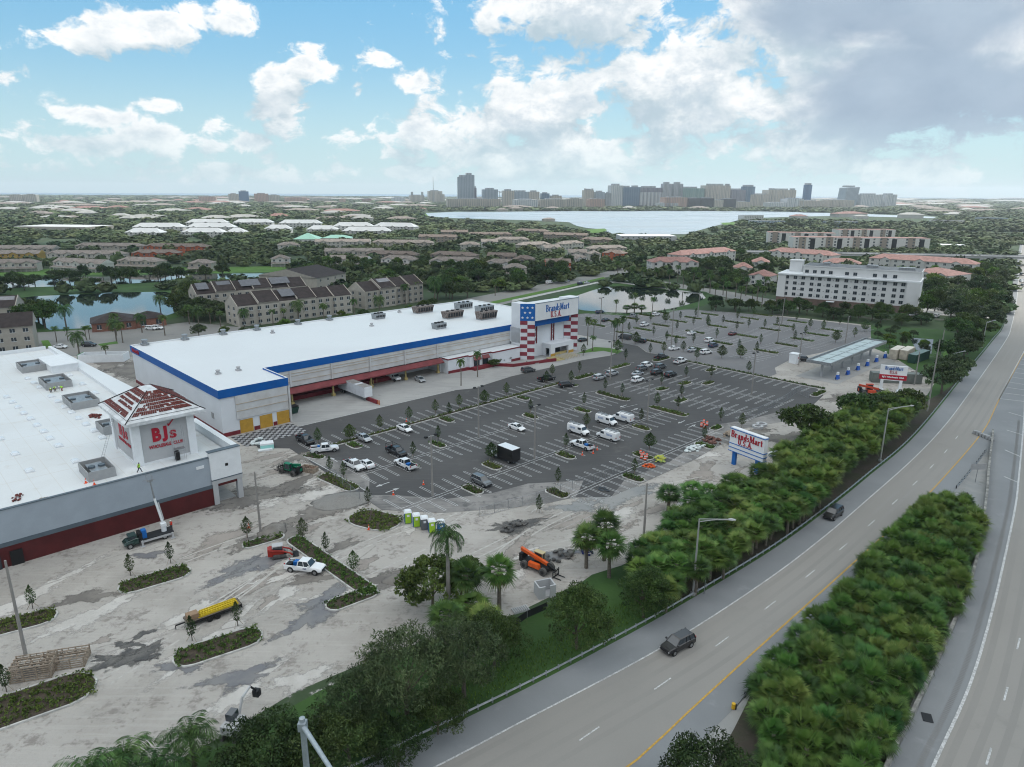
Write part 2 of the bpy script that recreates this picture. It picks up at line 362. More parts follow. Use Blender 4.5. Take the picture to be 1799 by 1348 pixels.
# grassy banks
sheet('grass_bank', px([(-140, 479), (0, 477), (240, 474), (500, 471), (510, 489), (505, 493), (380, 494), (180, 506), (0, 514), (-140, 520)]), .05, M['grass'])
sheet('grass_bank', px([(-140, 508), (180, 497), (500, 490), (330, 520), (345, 548), (300, 562), (150, 583), (60, 583), (-60, 583)]), .06, M['grass'])
sheet('grass_bank', px([(920, 553), (960, 525), (1052, 501), (1092, 498.5), (1160, 503), (1240, 513), (1262, 524), (1235, 538), (1190, 546), (1150, 553), (1102, 555), (1030, 551)]), .05, M['grass'])
sheet('lawn', px([(-140, 475), (0, 473.5), (500, 468), (508, 478), (240, 482), (0, 485), (-140, 487)]), .07, M['lawn'])
sheet('lawn', px([(1018, 405), (1062, 402), (1067, 405), (1060, 409), (1020, 411)]), .34, M['lawn'])
sheet('lawn', px([(722, 379), (748, 376), (754, 381), (742, 384), (716, 383)]), .34, M['lawn'])
sheet('lawn', px([(1265, 392), (1290, 391), (1312, 393), (1310, 398), (1275, 397)]), .34, M['lawn'])
# ---- the building site: crushed rock sheet ----
sitepoly = px([(-700, 1600), (150, 1420), (380, 1300), (520, 1215), (700, 1140), (860, 1100), (985, 1040), (1100, 990), (1210, 905), (1310, 850), (1400, 800), (1470, 760), (1530, 735), (1650, 700), (1680, 640), (1650, 590),
               (1560, 575), (1380, 556), (1245, 548), (1180, 553), (1100, 558), (1000, 560), (900, 545), (820, 545), (600, 605), (350, 640), (240, 620), (60, 625), (-200, 660), (-900, 900)])
sheet('construction_ground', sitepoly, .02, M['sand'])
def ssheet(name, u0, v0, u1, v1, z, m): return sheet(name, [S(u0, v0), S(u1, v0), S(u1, v1), S(u0, v1)], z, m)
# new asphalt: lot A, drive along the shop, lot B
sheet('asphalt_lot', [S(*q) for q in [(60.8, 96.4), (68, 88), (78.4, 81), (84, 78), (90, 76), (95, 71.5), (122, 70.8), (140, 72), (148, 74), (162, 69), (180, 70), (192, 72), (200, 78), (200, 138), (206, 146), (206, 158), (196, 145),
      (186, 143.4), (174, 145.6), (141.6, 146.8), (124, 144.6), (119, 146.8), (60, 148.6), (58, 141), (63, 136)]], .045, M['asphalt'])
sheet('dusty_asphalt', [S(*q) for q in [(60.8, 96.6), (61.5, 104), (66, 100), (72, 92), (80, 88), (88, 86.5), (97, 80), (92, 77), (90, 76), (84, 78), (78.4, 81), (68, 88)]], .052, M['dust'])
sheet('dusty_asphalt', [S(*q) for q in [(95, 71.5), (103, 74.5), (118, 73.8), (133, 76), (146, 80), (156, 76), (172, 73), (180, 70), (162, 69), (148, 74), (140, 72), (122, 70.8)]], .052, M['dust'])
sheet('dusty_asphalt', [S(*q) for q in [(63, 117), (63.3, 130), (66, 126), (69, 118), (67, 110), (63, 104)]], .052, M['dust'])
sheet('concrete_apron', [S(*q) for q in [(71.6, 148.2), (119, 146.9), (124, 144.7), (141.6, 146.9), (174, 145.7), (186, 143.5), (196, 145.1), (202, 152), (206, 160), (204, 175), (186, 175), (186, 166), (71.6, 166)]], .05, M['concrete'])
# far lot
sheet('old_asphalt_lot', [S(*q) for q in [(200.3, 92), (200.3, 138), (206.2, 146), (206.2, 158), (205, 178), (214, 196), (243, 206), (258, 200), (292, 178), (300, 160), (308, 130), (311, 107), (308, 94), (286, 93), (245, 95), (230, 98), (212, 96), (205, 92)]], .04, M['old_asphalt'])
# street behind the shops
sheet('street', px([(60, 594), (140, 590), (330, 566), (420, 575), (520, 585), (700, 560), (820, 525), (950, 500), (1060, 479), (1090, 470), (1120, 468), (1125, 474), (1070, 486), (960, 515), (830, 550), (600, 610), (350, 622), (210, 628), (130, 626), (60, 622)]), .035, M['paved'])
sheet('street', px([(1085, 480), (1180, 497), (1290, 514), (1330, 522), (1420, 536), (1430, 546), (1330, 534), (1230, 513), (1160, 502), (1075, 490)]), .036, M['paved'])
sheet('footpath', px([(900, 527), (960, 515), (1047, 496), (1080, 495), (1160, 505), (1235, 516), (1235, 518), (1160, 507), (1082, 497), (1048, 498.3), (900, 531)]), .08, M['kerb'])
sheet('driveway', px([(60, 585), (160, 579), (300, 572), (330, 566), (340, 580), (300, 592), (200, 596), (110, 600), (62, 600)]), .065, M['paved'])
sheet('lawn', px([(72, 599), (85, 598), (92, 610), (78, 612)]), .075, M['lawn'])
sheet('lawn', px([(172, 605), (205, 600), (208, 604), (176, 608)]), .075, M['lawn'])
sheet('lawn', px([(1012, 622), (1045, 610), (1072, 612), (1094, 617), (1085, 622), (1060, 617)]), .075, M['lawn'])
sheet('lawn', px([(860, 531), (1000, 501), (1060, 487), (1064, 489), (1000, 505), (862, 536)]), .075, M['lawn'])
sheet('hotel_parking', px([(1560, 548), (1740, 560), (1720, 480), (1690, 478), (1650, 540)]), .04, M['kerb'])
sheet('wetland', px([(1530, 572), (1660, 580), (1700, 600), (1655, 680), (1560, 622), (1530, 610), (1530, 590)]), .06, M['grass'])
sheet('pond_water', px([(1598, 594), (1640, 597), (1636, 622), (1610, 616)]), .09, M['pond'])
sheet('lawn', px([(1660, 600), (1700, 590), (1672, 640), (1655, 640)]), .085, M['lawn'])
# ---- ramp and highway ----
def smooth(P, step=3.):
    P = [Vector((p.x, p.y, 0)) for p in P]; out = []
    for i in range(len(P) - 1):
        p0 = P[max(i - 1, 0)]; p1 = P[i]; p2 = P[i + 1]; p3 = P[min(i + 2, len(P) - 1)]; n = max(2, int((p2 - p1).length / step))
        n = min(n, 40)
        for k in range(n):
            t = k / n; out.append(.5 * ((2 * p1) + (p2 - p0) * t + (2 * p0 - 5 * p1 + 4 * p2 - p3) * t * t + (3 * p1 - p0 - 3 * p2 + p3) * t ** 3))
    out.append(P[-1]); return out
def offs(P, d):
    out = []
    for i, p in enumerate(P):
        t = (P[min(i + 1, len(P) - 1)] - P[max(i - 1, 0)]).normalized(); out.append(Vector((p.x - t.y * d, p.y + t.x * d, 0)))
    return out
def ribbon(mb, A, B, z, mi=0):
    n = min(len(A), len(B)); A = resample(A, n); B = resample(B, n)
    for i in range(n - 1): mb.poly([(B[i].x, B[i].y, z), (B[i + 1].x, B[i + 1].y, z), (A[i + 1].x, A[i + 1].y, z), (A[i].x, A[i].y, z)], mi)
def length(P): return sum((P[i + 1] - P[i]).length for i in range(len(P) - 1))
def resample(P, n):
    L = [0.]
    for i in range(len(P) - 1): L.append(L[-1] + (P[i + 1] - P[i]).length)
    tt = np.linspace(0, L[-1], n); X = np.interp(tt, L, [p.x for p in P]); Y = np.interp(tt, L, [p.y for p in P])
    return [Vector((x, y, 0)) for x, y in zip(X, Y)]
GR = smooth(px([(430, 1445), (637, 1349), (900, 1222.5), (1066, 1136), (1186, 1069.5), (1350, 971), (1443, 904), (1526, 837), (1612, 761.5), (1698, 655.5), (1743.5, 600), (1765, 568), (1777, 510), (1784, 474), (1790, 440), (1794, 422), (1797, 408)]))
WL = smooth(px([(560, 1445), (764, 1349), (900, 1277.5), (1166, 1136.6), (1350, 1018), (1452, 940), (1526.6, 876), (1602, 809), (1653, 756), (1695.6, 701), (1766, 600), (1777, 573), (1786, 529), (1790, 481), (1794, 445), (1797, 425), (1799, 410)]))
YL = smooth(px([(910, 1470), (1106, 1347), (1194, 1265.6), (1350, 1123.4), (1449.7, 1034.6), (1536, 956.5), (1596, 903), (1657.8, 839.7), (1728.4, 756), (1756, 701), (1796.5, 625), (1815, 590), (1830, 530), (1835, 480), (1830, 440), (1822, 410)]))
HL = smooth(px([(1600, 1450), (1639, 1348), (1705.6, 1199), (1749, 1049.6), (1782, 900), (1789, 847), (1797.8, 751), (1800, 700), (1800, 640)]))
BR = smooth(px([(1525, 1450), (1559, 1348), (1596, 1272), (1649, 1159), (1709, 1009.7), (1731, 885), (1736, 827), (1743, 770)]))
mb = MB(); ribbon(mb, GR, WL, .05, 0); ribbon(mb, WL, YL, .05, 1); ribbon(mb, YL, offs(YL, -3.2), .05, 0)
[ribbon(mb, offs(WL, -o_ + .3), offs(WL, -o_ - .3), .056, 2) for o_ in (.95, 2.75, 4.6, 6.4)]
meta(mb.build('ramp_road', [M['shoulder'], M['lane'], M['lane_worn']]), kind='structure')
gore = [BR[0], *BR[::4], at(1743.5, 761), at(1800, 640), at(1799, 600), at(1840, 560), at(1760, 690), at(1729, 756), at(1658, 840), at(1600, 905), at(1540, 960), at(1440, 1060), at(1350, 1150), at(1250, 1260), at(1130, 1400), at(1150, 1480)]
meta(MB().poly([(p.x, p.y, .025) for p in gore]).build('median_ground', M['gore']), kind='structure')
# highway right of the median barrier
H2 = [Vector((p.x + 95, p.y - 10, 0)) for p in HL]
mb = MB(); BRx = BR + [at(1757, 720), at(1775, 670), at(1798, 625)]
ribbon(mb, BRx, HL, .04, 0); ribbon(mb, HL, H2, .04, 1)
farl = [HL[-1], at(1815, 590), at(1830, 530), at(1835, 480), at(1830, 440), at(1822, 408)]
ribbon(mb, farl, [p + Vector((70, -20, 0)) for p in farl], .04, 1)
[ribbon(mb, offs(HL, -o_ + .35), offs(HL, -o_ - .35), .046, 2) for o_ in (.95, 2.75, 4.6, 6.4, 8.3, 10.1)]
meta(mb.build('highway_road', [M['shoulder'], M['lane'], M['lane_worn']]), kind='structure')
# lines
mb = MB()
def line(P, wd, z, mi): ribbon(mb, offs(P, wd / 2), offs(P, -wd / 2), z, mi)
line(WL, .2, .075, 0); line(YL, .2, .075, 1); line(HL, .3, .075, 0)
# lane dashes on the ramp: 3.05 m every 12.19 m along the middle
MIDL = resample(YL, 400); WLr = resample(WL, 400)
mid = [(a + b_) / 2 for a, b_ in zip(resample(smooth(px([(1106, 1347), (1350, 1123.4), (1449.7, 1034.6), (1536, 956.5), (1596, 903), (1657.8, 839.7), (1728.4, 756), (1770, 672)])), 60), resample(smooth(px([(764, 1349), (900, 1277.5), (1166, 1136.6), (1350, 1018), (1452, 940), (1526.6, 876), (1602, 809), (1695.6, 701)])), 60))]
mid = smooth(px([(935, 1360), (1038, 1288), (1168, 1199.5), (1271, 1126), (1355, 1062.5), (1425, 1007.5), (1483, 960), (1533, 918), (1573, 881.5), (1608, 849), (1637, 820), (1662, 793), (1690, 757)]), .5)
L = 0.; acc = []
tot = length(mid); D = resample(mid, int(tot / .5)); j0 = min(range(len(D)), key=lambda i: (D[i] - at(1021, 1300)).length)
k = j0 - 49
while k < len(D):
    a_, b_ = max(k, 0), min(k + 6, len(D) - 1)
    if b_ > a_: line(D[a_:b_ + 1], .16, .075, 0)
    k += 24
hd = resample(smooth(px([(1700, 1450), (1735.5, 1335), (1765.4, 1225.7), (1789, 1132.6), (1805, 1060), (1812, 1000)])), 160); k = 8
tl = length(hd) / 160
j0 = min(range(160), key=lambda i: (hd[i] - at(1733, 1345)).length); st = int(12.19 / tl); k = j0 % st
while k < 150:
    line(hd[k:k + int(3.05 / tl) + 1], .2, .075, 0); k += st
# gore chevrons between ramp and highway
line(px([(1756, 702), (1772, 668), (1799, 618), (1815, 590)]), .3, .075, 0)
for (xa, ya, xb, yb) in [(1757, 701, 1800, 706), (1763, 691, 1805, 696), (1768, 681, 1808, 687), (1773, 672, 1812, 678), (1778, 663, 1815, 669), (1783, 655, 1818, 660), (1787, 648, 1820, 652), (1791, 640, 1822, 645), (1795, 632, 1825, 637),
                         (1772, 725, 1799, 733), (1768, 756, 1797, 765), (1765, 791, 1795, 804), (1764, 838, 1790, 849)]:
    line(px([(xa, ya), (xb, yb)]), .3, .08, 0)
# rumble strip on the highway shoulder
RB = offs(HL, 1.0); RBr = resample(RB, int(length(RB) / .35))
for i in range(0, min(len(RBr) - 1, 420)):
    p = RBr[i]; t = (RBr[i + 1] - p).normalized(); n_ = Vector((-t.y, t.x, 0)) * .28; mb.poly([tuple((p - n_).to_2d()) + (.074,), tuple((p - n_ + t * .12).to_2d()) + (.074,), tuple((p + n_ + t * .12).to_2d()) + (.074,), tuple((p + n_).to_2d()) + (.074,)], 2)
meta(mb.build('road_markings', [M['white_line'], M['yellow_line'], M['paved']]), kind='structure')
# ---- parking bays ----
mk = MB()
def bar(u0, v0, u1, v1, wd=.11, mi=0):
    a = Vector((u0, v0)); b_ = Vector((u1, v1)); d = (b_ - a).normalized(); n_ = Vector((-d.y, d.x)) * wd / 2
    mk.poly([S(*(a - n_), .068), S(*(b_ - n_), .068), S(*(b_ + n_), .068), S(*(a + n_), .068)], mi)
def hair(u, v0, v1, ax=0, gap=.42, mi=0):
    """hairpin bay line from v0 (row centre) to v1 (open end)"""
    g = gap / 2
    if ax == 0: bar(u - g, v0, u - g, v1, mi=mi); bar(u + g, v0, u + g, v1, mi=mi); bar(u - g, v1, u + g, v1, mi=mi)
    else: bar(v0, u - g, v1, u - g, mi=mi); bar(v0, u + g, v1, u + g, mi=mi); bar(v1, u - g, v1, u + g, mi=mi)
def row(c, a, b_, ax=0, st=2.74, L=5.6, sides=(1, -1), mi=0, skip=(), centre=True):
    n = int((b_ - a) / st)
    for i in range(n + 1):
        t = a + i * st
        for s_ in sides:
            if any(x0 < t < x1 and (s0 == 0 or s0 == s_) for x0, x1, s0 in skip): continue
            hair(t, c + s_ * .45, c + s_ * L, ax, mi=mi)
    if centre:
        for s_ in (-1, 1):
            if ax == 0: bar(a, c + s_ * .4, b_, c + s_ * .4, .13, mi)
            else: bar(c + s_ * .4, a, c + s_ * .4, b_, .13, mi)
row(131, 66, 146, sides=(1,), centre=False, L=6.4); row(131, 76, 146, sides=(-1,), centre=False, L=6.6)
row(112.6, 66.4, 145.2); row(94, 63.5, 145.2); row(77, 89.5, 142, mi=0)
row(160.5, 76, 121, ax=1); row(176, 76, 121, ax=1); row(198, 78, 121, ax=1, sides=(-1,), L=6.8, centre=False)
for v in (109, 127, 145.5, 163.5): row(v, 216, 302 - abs(v - 127) * .1, mi=1)
row(182, 222, 286, mi=1); row(198, 238, 262, mi=1)
row(97, 250, 305, sides=(1,), mi=1, centre=False)
def arrow(u, v, d):
    c_, s_ = cos(d), sin(d); T = lambda a, b_: S(u + a * c_ - b_ * s_, v + a * s_ + b_ * c_, .07)
    mk.poly([T(-1.6, -.12), T(.3, -.12), T(.3, .12), T(-1.6, .12)], 0); mk.poly([T(.3, -.5), T(1.6, 0), T(.3, .5)], 0)
for x, y, d in [(586, 808, pi / 2), (672, 852, pi), (690, 862, 0), (1005, 690, pi), (1023, 695, 0), (1095, 714, pi), (1115, 720, 0), (1197, 742, pi), (1216, 749, 0)]:
    u, v = toS(at(x, y)); arrow(u, v, d)
for a in [((56.5, 142.6), (58.5, 152)), ]: pass
# chequered floor patch by the yellow doors
for i in range(18):
    for j in range(10):
        if (i + j) % 2: 
            u0, v0 = 56.4 + i * .83, 143.4 + j * .83
            mk.poly([S(u0, v0, .064), S(u0 + .83, v0, .064), S(u0 + .83, v0 + .83, .064), S(u0, v0 + .83, .064)], 2)
        else:
            u0, v0 = 56.4 + i * .83, 143.4 + j * .83
            mk.poly([S(u0, v0, .062), S(u0 + .83, v0, .062), S(u0 + .83, v0 + .83, .062), S(u0, v0 + .83, .062)], 3)
M['chk_w'] = mat('chequer_white', (.42, .43, .44), .6, .4, 1.); M['chk_b'] = mat('chequer_black', (.03, .03, .035), .6)
# kerb line between drive and apron, stop bars
for u0, v0, u1, v1 in [(71.6, 148.1, 119, 146.8), (63, 130, 63.2, 104)]: bar(u0, v0, u1, v1, .2)
for x0, y0, x1, y1 in [(1005, 694, 1050, 687), (1090, 718, 1120, 711), (1203, 748, 1238, 738), (1114, 637, 1060, 651)]:
    a_, b_ = toS(at(x0, y0)), toS(at(x1, y1)); bar(*a_, *b_, .14)
meta(mk.build('parking_markings', [M['white_line'], M['worn_line'], M['chk_b'], M['chk_w']]), kind='structure')
# dark damp and dirt patches on the crushed rock
def blob(cx, cy, r, z, m, name, e=1.6, rot=0.):
    if m.name not in FM: FM[m.name] = fade_mat(m)
    V = [(cx, cy, z)]; n = 30
    for k_ in (.5, 1.15):
        for i in range(n):
            t = 2 * pi * i / n; q = k_ * r * (1 + .28 * sin(3 * t + cx) + .18 * sin(5 * t + cy) + .12 * sin(9 * t)); a, b_ = q * cos(t) * e, q * sin(t) / e; V.append((cx + a * cos(rot) - b_ * sin(rot), cy + a * sin(rot) + b_ * cos(rot), z))
    F = [(0, 1 + i, 1 + (i + 1) % n) for i in range(n)] + [(1 + i, 1 + n + i, 1 + n + (i + 1) % n, 1 + (i + 1) % n) for i in range(n)]
    me = bpy.data.meshes.new(name); me.from_pydata(V, [], F); me.materials.append(FM[m.name]); at_ = me.attributes.new('fade', 'FLOAT', 'POINT'); at_.data.foreach_set('value', [1.] + [.62] * n + [0.] * n)
    return meta(link(name, me), kind='structure')
FM = {}
M['damp'] = ground_mat('damp_ground', (.16, .16, .17), (.21, .205, .20), (.28, .27, .26), .3, 1.4, None, 0, .35)
M['stone'] = ground_mat('broken_stone', (.10, .10, .10), (.17, .165, .155), (.055, .055, .055), .6, 2.5, None, 1.0)
k = 0
for x, y, r, rot, m_ in [(425, 1000, 3.2, .8, 'damp'), (470, 985, 2.8, .9, 'damp'), (548, 1017, 2.2, .2, 'dirt'), (480, 940, 4.2, .7, 'dirt'), (575, 1050, 2.6, .9, 'damp'), (548, 1085, 2.8, .9, 'damp'), (262, 975, 1.6, .3, 'damp'),
                         (215, 1160, 2.2, .3, 'stone'), (245, 1152, 1.9, .7, 'stone'), (265, 1138, 1.0, .8, 'stone'), (230, 1133, .9, .1, 'stone'), (252, 1114, .9, .8, 'stone'), (186, 1156, .9, .2, 'stone'), (213, 1132, .7, .2, 'stone'),
                         (455, 870, 5.5, .5, 'dirt'), (430, 880, 4., .5, 'dirt'), (320, 1170, 1.8, .1, 'damp'), (150, 1050, 2.4, .35, 'dirt'), (600, 960, 1.8, .8, 'dirt'), (690, 1015, 3., .7, 'dirt'), (908, 925, 3., .4, 'stone'),
                         (1015, 890, 3., .3, 'gore'), (1320, 760, 3.5, .3, 'dirt'), (1290, 770, 4, .2, 'dirt'), (1085, 870, 5, .4, 'gore'), (1380, 770, 4.5, .5, 'dirt'), (1480, 700, 4, .3, 'dirt'), (225, 650, 8., 2.1, 'dirt'), (190, 640, 6, 2.2, 'dirt'),
                         (1640, 650, 5, .5, 'stone'), (1600, 660, 4, .5, 'dirt'), (1545, 640, 12, .2, 'gore'), (980, 975, 2.2, .3, 'damp'), (560, 900, 4, .6, 'dirt'), (420, 1190, 2.5, .4, 'damp'), (60, 1180, 1.4, .3, 'stone'), (520, 850, 3, 1.2, 'dirt'), (540, 800, 3.5, 1., 'dirt')]:
    p = at(x, y); k += 1; r *= 1.25
    blob(p.x, p.y, r, .028 + .0005 * k if m_ != 'gore' else .024 + .0004 * k, M[m_], {'damp': 'puddle_stain', 'dirt': 'dirt_patch', 'stone': 'rubble_patch', 'gore': 'gravel_patch'}[m_], 1.5, rot)
M['brown'] = ground_mat('brownish_ground', (.34, .31, .28), (.28, .255, .23), (.42, .395, .365), .3, 1.8, None, .8)
M['chalk'] = ground_mat('chalky_ground', (.56, .54, .51), (.48, .46, .43), (.38, .355, .33), .3, 1.8, None, .8)
rr = random.Random(4)
for i in range(75):
    x, y = rr.choice([(rr.uniform(0, 640), rr.uniform(900, 1250)), (rr.uniform(440, 1000), rr.uniform(850, 1060)), (rr.uniform(900, 1400), rr.uniform(790, 960)), (rr.uniform(440, 600), rr.uniform(780, 950))]); p = at(x, y); k += 1
    blob(p.x, p.y, rr.uniform(1.2, 4.5), .0225 + .00007 * i, M[rr.choice(['chalk', 'chalk', 'brown', 'brown'])], 'ground_patch', rr.uniform(1.2, 2.6), SITE + rr.uniform(-.5, .5))
# tyre tracks
tk = MB()
for i in range(26):
    x, y = rr.choice([(rr.uniform(0, 600), rr.uniform(930, 1220)), (rr.uniform(480, 900), rr.uniform(880, 1050)), (rr.uniform(850, 1350), rr.uniform(800, 1000))]); p = at(x, y); a = SITE + rr.uniform(-.35, .35); cv = rr.uniform(-.03, .03); P = [Vector((p.x, p.y, 0))]
    for j in range(int(rr.uniform(8, 22))): a += cv; P.append(P[-1] + Vector((cos(a), sin(a), 0)) * 1.5)
    for o_ in (-.8, .8): ribbon(tk, offs(P, o_ + .14), offs(P, o_ - .14), .0262 + i * .00006, i % 2)
meta(tk.build('tyre_tracks', [mat('track_light', (.47, .455, .43), .9, 0, 1.2, col2=(.36, .345, .32)), mat('track_dark', (.27, .255, .235), .9, 0, 1.2, col2=(.36, .345, .32))]), kind='structure')
# verge: grass strip between the site and the ramp
sheet('grass_verge', [p for p in GR[:len(GR) * 3 // 4:3]] + px([(1600, 740), (1490, 760), (1420, 800), (1310, 862), (1210, 915), (1120, 985), (1040, 1010), (985, 1050), (900, 1100), (760, 1135), (640, 1180), (560, 1215), (430, 1290), (250, 1380), (300, 1480)]), .03, M['grass'])
M['bark_ground'] = ground_mat('dark_litter', (.06, .052, .042), (.045, .05, .03), (.10, .085, .07), .2, 1.5, None, .5)  # dark brown and olive litter colour for the palm beds
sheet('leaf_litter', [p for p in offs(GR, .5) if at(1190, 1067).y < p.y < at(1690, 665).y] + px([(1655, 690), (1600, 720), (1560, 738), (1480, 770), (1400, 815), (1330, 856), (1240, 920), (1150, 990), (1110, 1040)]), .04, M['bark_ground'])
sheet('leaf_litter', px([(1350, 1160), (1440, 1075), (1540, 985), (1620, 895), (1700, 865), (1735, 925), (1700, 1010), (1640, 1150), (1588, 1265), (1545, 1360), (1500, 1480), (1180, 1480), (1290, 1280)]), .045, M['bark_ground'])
# ================= BUILDINGS =================
M['roof_white'] = ground_mat('roof_membrane', (.70, .735, .75), (.67, .70, .715), (.62, .64, .65), .02, .12, None, 0, .55, (.58, .8), (3.05, 15., .035))
M['roof_white2'] = ground_mat('roof_membrane_soiled', (.68, .71, .72), (.64, .66, .66), (.52, .48, .42), .05, .25, None, 0, .6, (.55, .72), (3.05, 12., .035))
M['wall_white'] = mat('painted_wall_white', (.67, .70, .73), .75, .06, .15, detail=6)
M['wall_dirty'] = mat('weathered_wall', (.57, .585, .59), .8, 0, .35, col2=(.47, .46, .44), detail=7, lo=.3, hi=.75)
M['blue'] = mat('blue_band_paint', (.002, .10, .37), .5, .12, .3)
M['red'] = mat('dark_red_paint', (.20, .025, .035), .6, .3, .5)
M['rust_red'] = mat('canopy_red', (.22, .055, .06), .5, .25, .4)
M['yellow'] = mat('yellow_door', (.50, .29, .045), .55, .15, 1.)
M['yellow_p'] = mat('yellow_post', (.50, .40, .17), .6, .3, 2.)
M['black'] = mat('black_matte', (.012, .012, .013), .6)
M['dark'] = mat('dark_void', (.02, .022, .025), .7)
M['glass'] = mat('window_glass', (.03, .04, .05), .12, spec=.6)
M['grey_wall'] = mat('grey_wall', (.33, .38, .43), .75, .08, .3, detail=6)
M['slate'] = mat('slate_band', (.095, .125, .15), .6, .15, .5)
M['maroon'] = mat('maroon_wall', (.085, .013, .014), .6, .25, .4)
M['trim_white'] = mat('white_trim', (.72, .75, .77), .6, .06, .8)
M['panel_grey'] = mat('panel_grey', (.42, .43, .44), .7, .06, .6)
M['tile_red'] = mat('clay_tile', (.17, .042, .035), .7, .5, 3.)
M['galv'] = mat('galvanised_steel', (.33, .35, .365), .42, .25, 1.5, metal=.55)
M['screen'] = mat('screen_wall', (.33, .34, .345), .7, .1, 1.)
M['rust'] = mat('weathered_unit', (.23, .205, .19), .7, .4, 1.8, col2=(.10, .07, .06))
M['bj_red'] = mat('sign_red', (.38, .012, .03), .5)
M['sign_blue'] = mat('sign_blue', (.01, .12, .40), .5)
M['sign_face'] = mat('sign_face', (.74, .76, .77), .5, .08, .3)
M['flag_red'] = mat('stripe_red', (.26, .045, .065), .65, .2, .8)
def text_mesh(txt, size, m, depth=.08, bold=.0, name='lettering', sx=1.):
    cu = bpy.data.curves.new('t', 'FONT'); cu.body = txt; cu.size = size; cu.extrude = depth; cu.offset = bold; cu.align_x = 'CENTER'; cu.align_y = 'CENTER'; cu.resolution_u = 3
    o = bpy.data.objects.new('t', cu); COL.objects.link(o); bpy.context.view_layer.update()
    me = bpy.data.meshes.new_from_object(o.evaluated_get(bpy.context.evaluated_depsgraph_get())); bpy.data.objects.remove(o)
    me.name = name; me.materials.clear(); me.materials.append(m)
    if sx != 1.: me.transform(Matrix.Diagonal((sx, 1, 1, 1)))
    return me
def wall_text(txt, size, m, parent, x, y, z, rz=0., name='lettering', bold=.02, sx=1., depth=.08):
    """upright lettering on a wall whose face looks to local -y turned by rz"""
    me = text_mesh(txt, size, m, depth, bold, name, sx); me.transform(Matrix.Rotation(pi / 2, 4, 'X'))
    return link(name, me, parent, (x, y, z), rz)
def fit_text(txt, w_, h_, m, parent, x, y, z, rz=0., name='lettering', bold=.02, depth=.06):
    me = text_mesh(txt, 1., m, .04, bold, name); co = np.empty(len(me.vertices) * 3); me.vertices.foreach_get('co', co); co = co.reshape(-1, 3); lo, hi = co.min(0), co.max(0)
    co = (co - (lo + hi) / 2) / (hi - lo) * np.array([w_, h_, depth]); co = np.stack([co[:, 0], -co[:, 2], co[:, 1]], 1); me.vertices.foreach_set('co', co.ravel()); me.update()
    return link(name, me, parent, (x, y, z), rz)
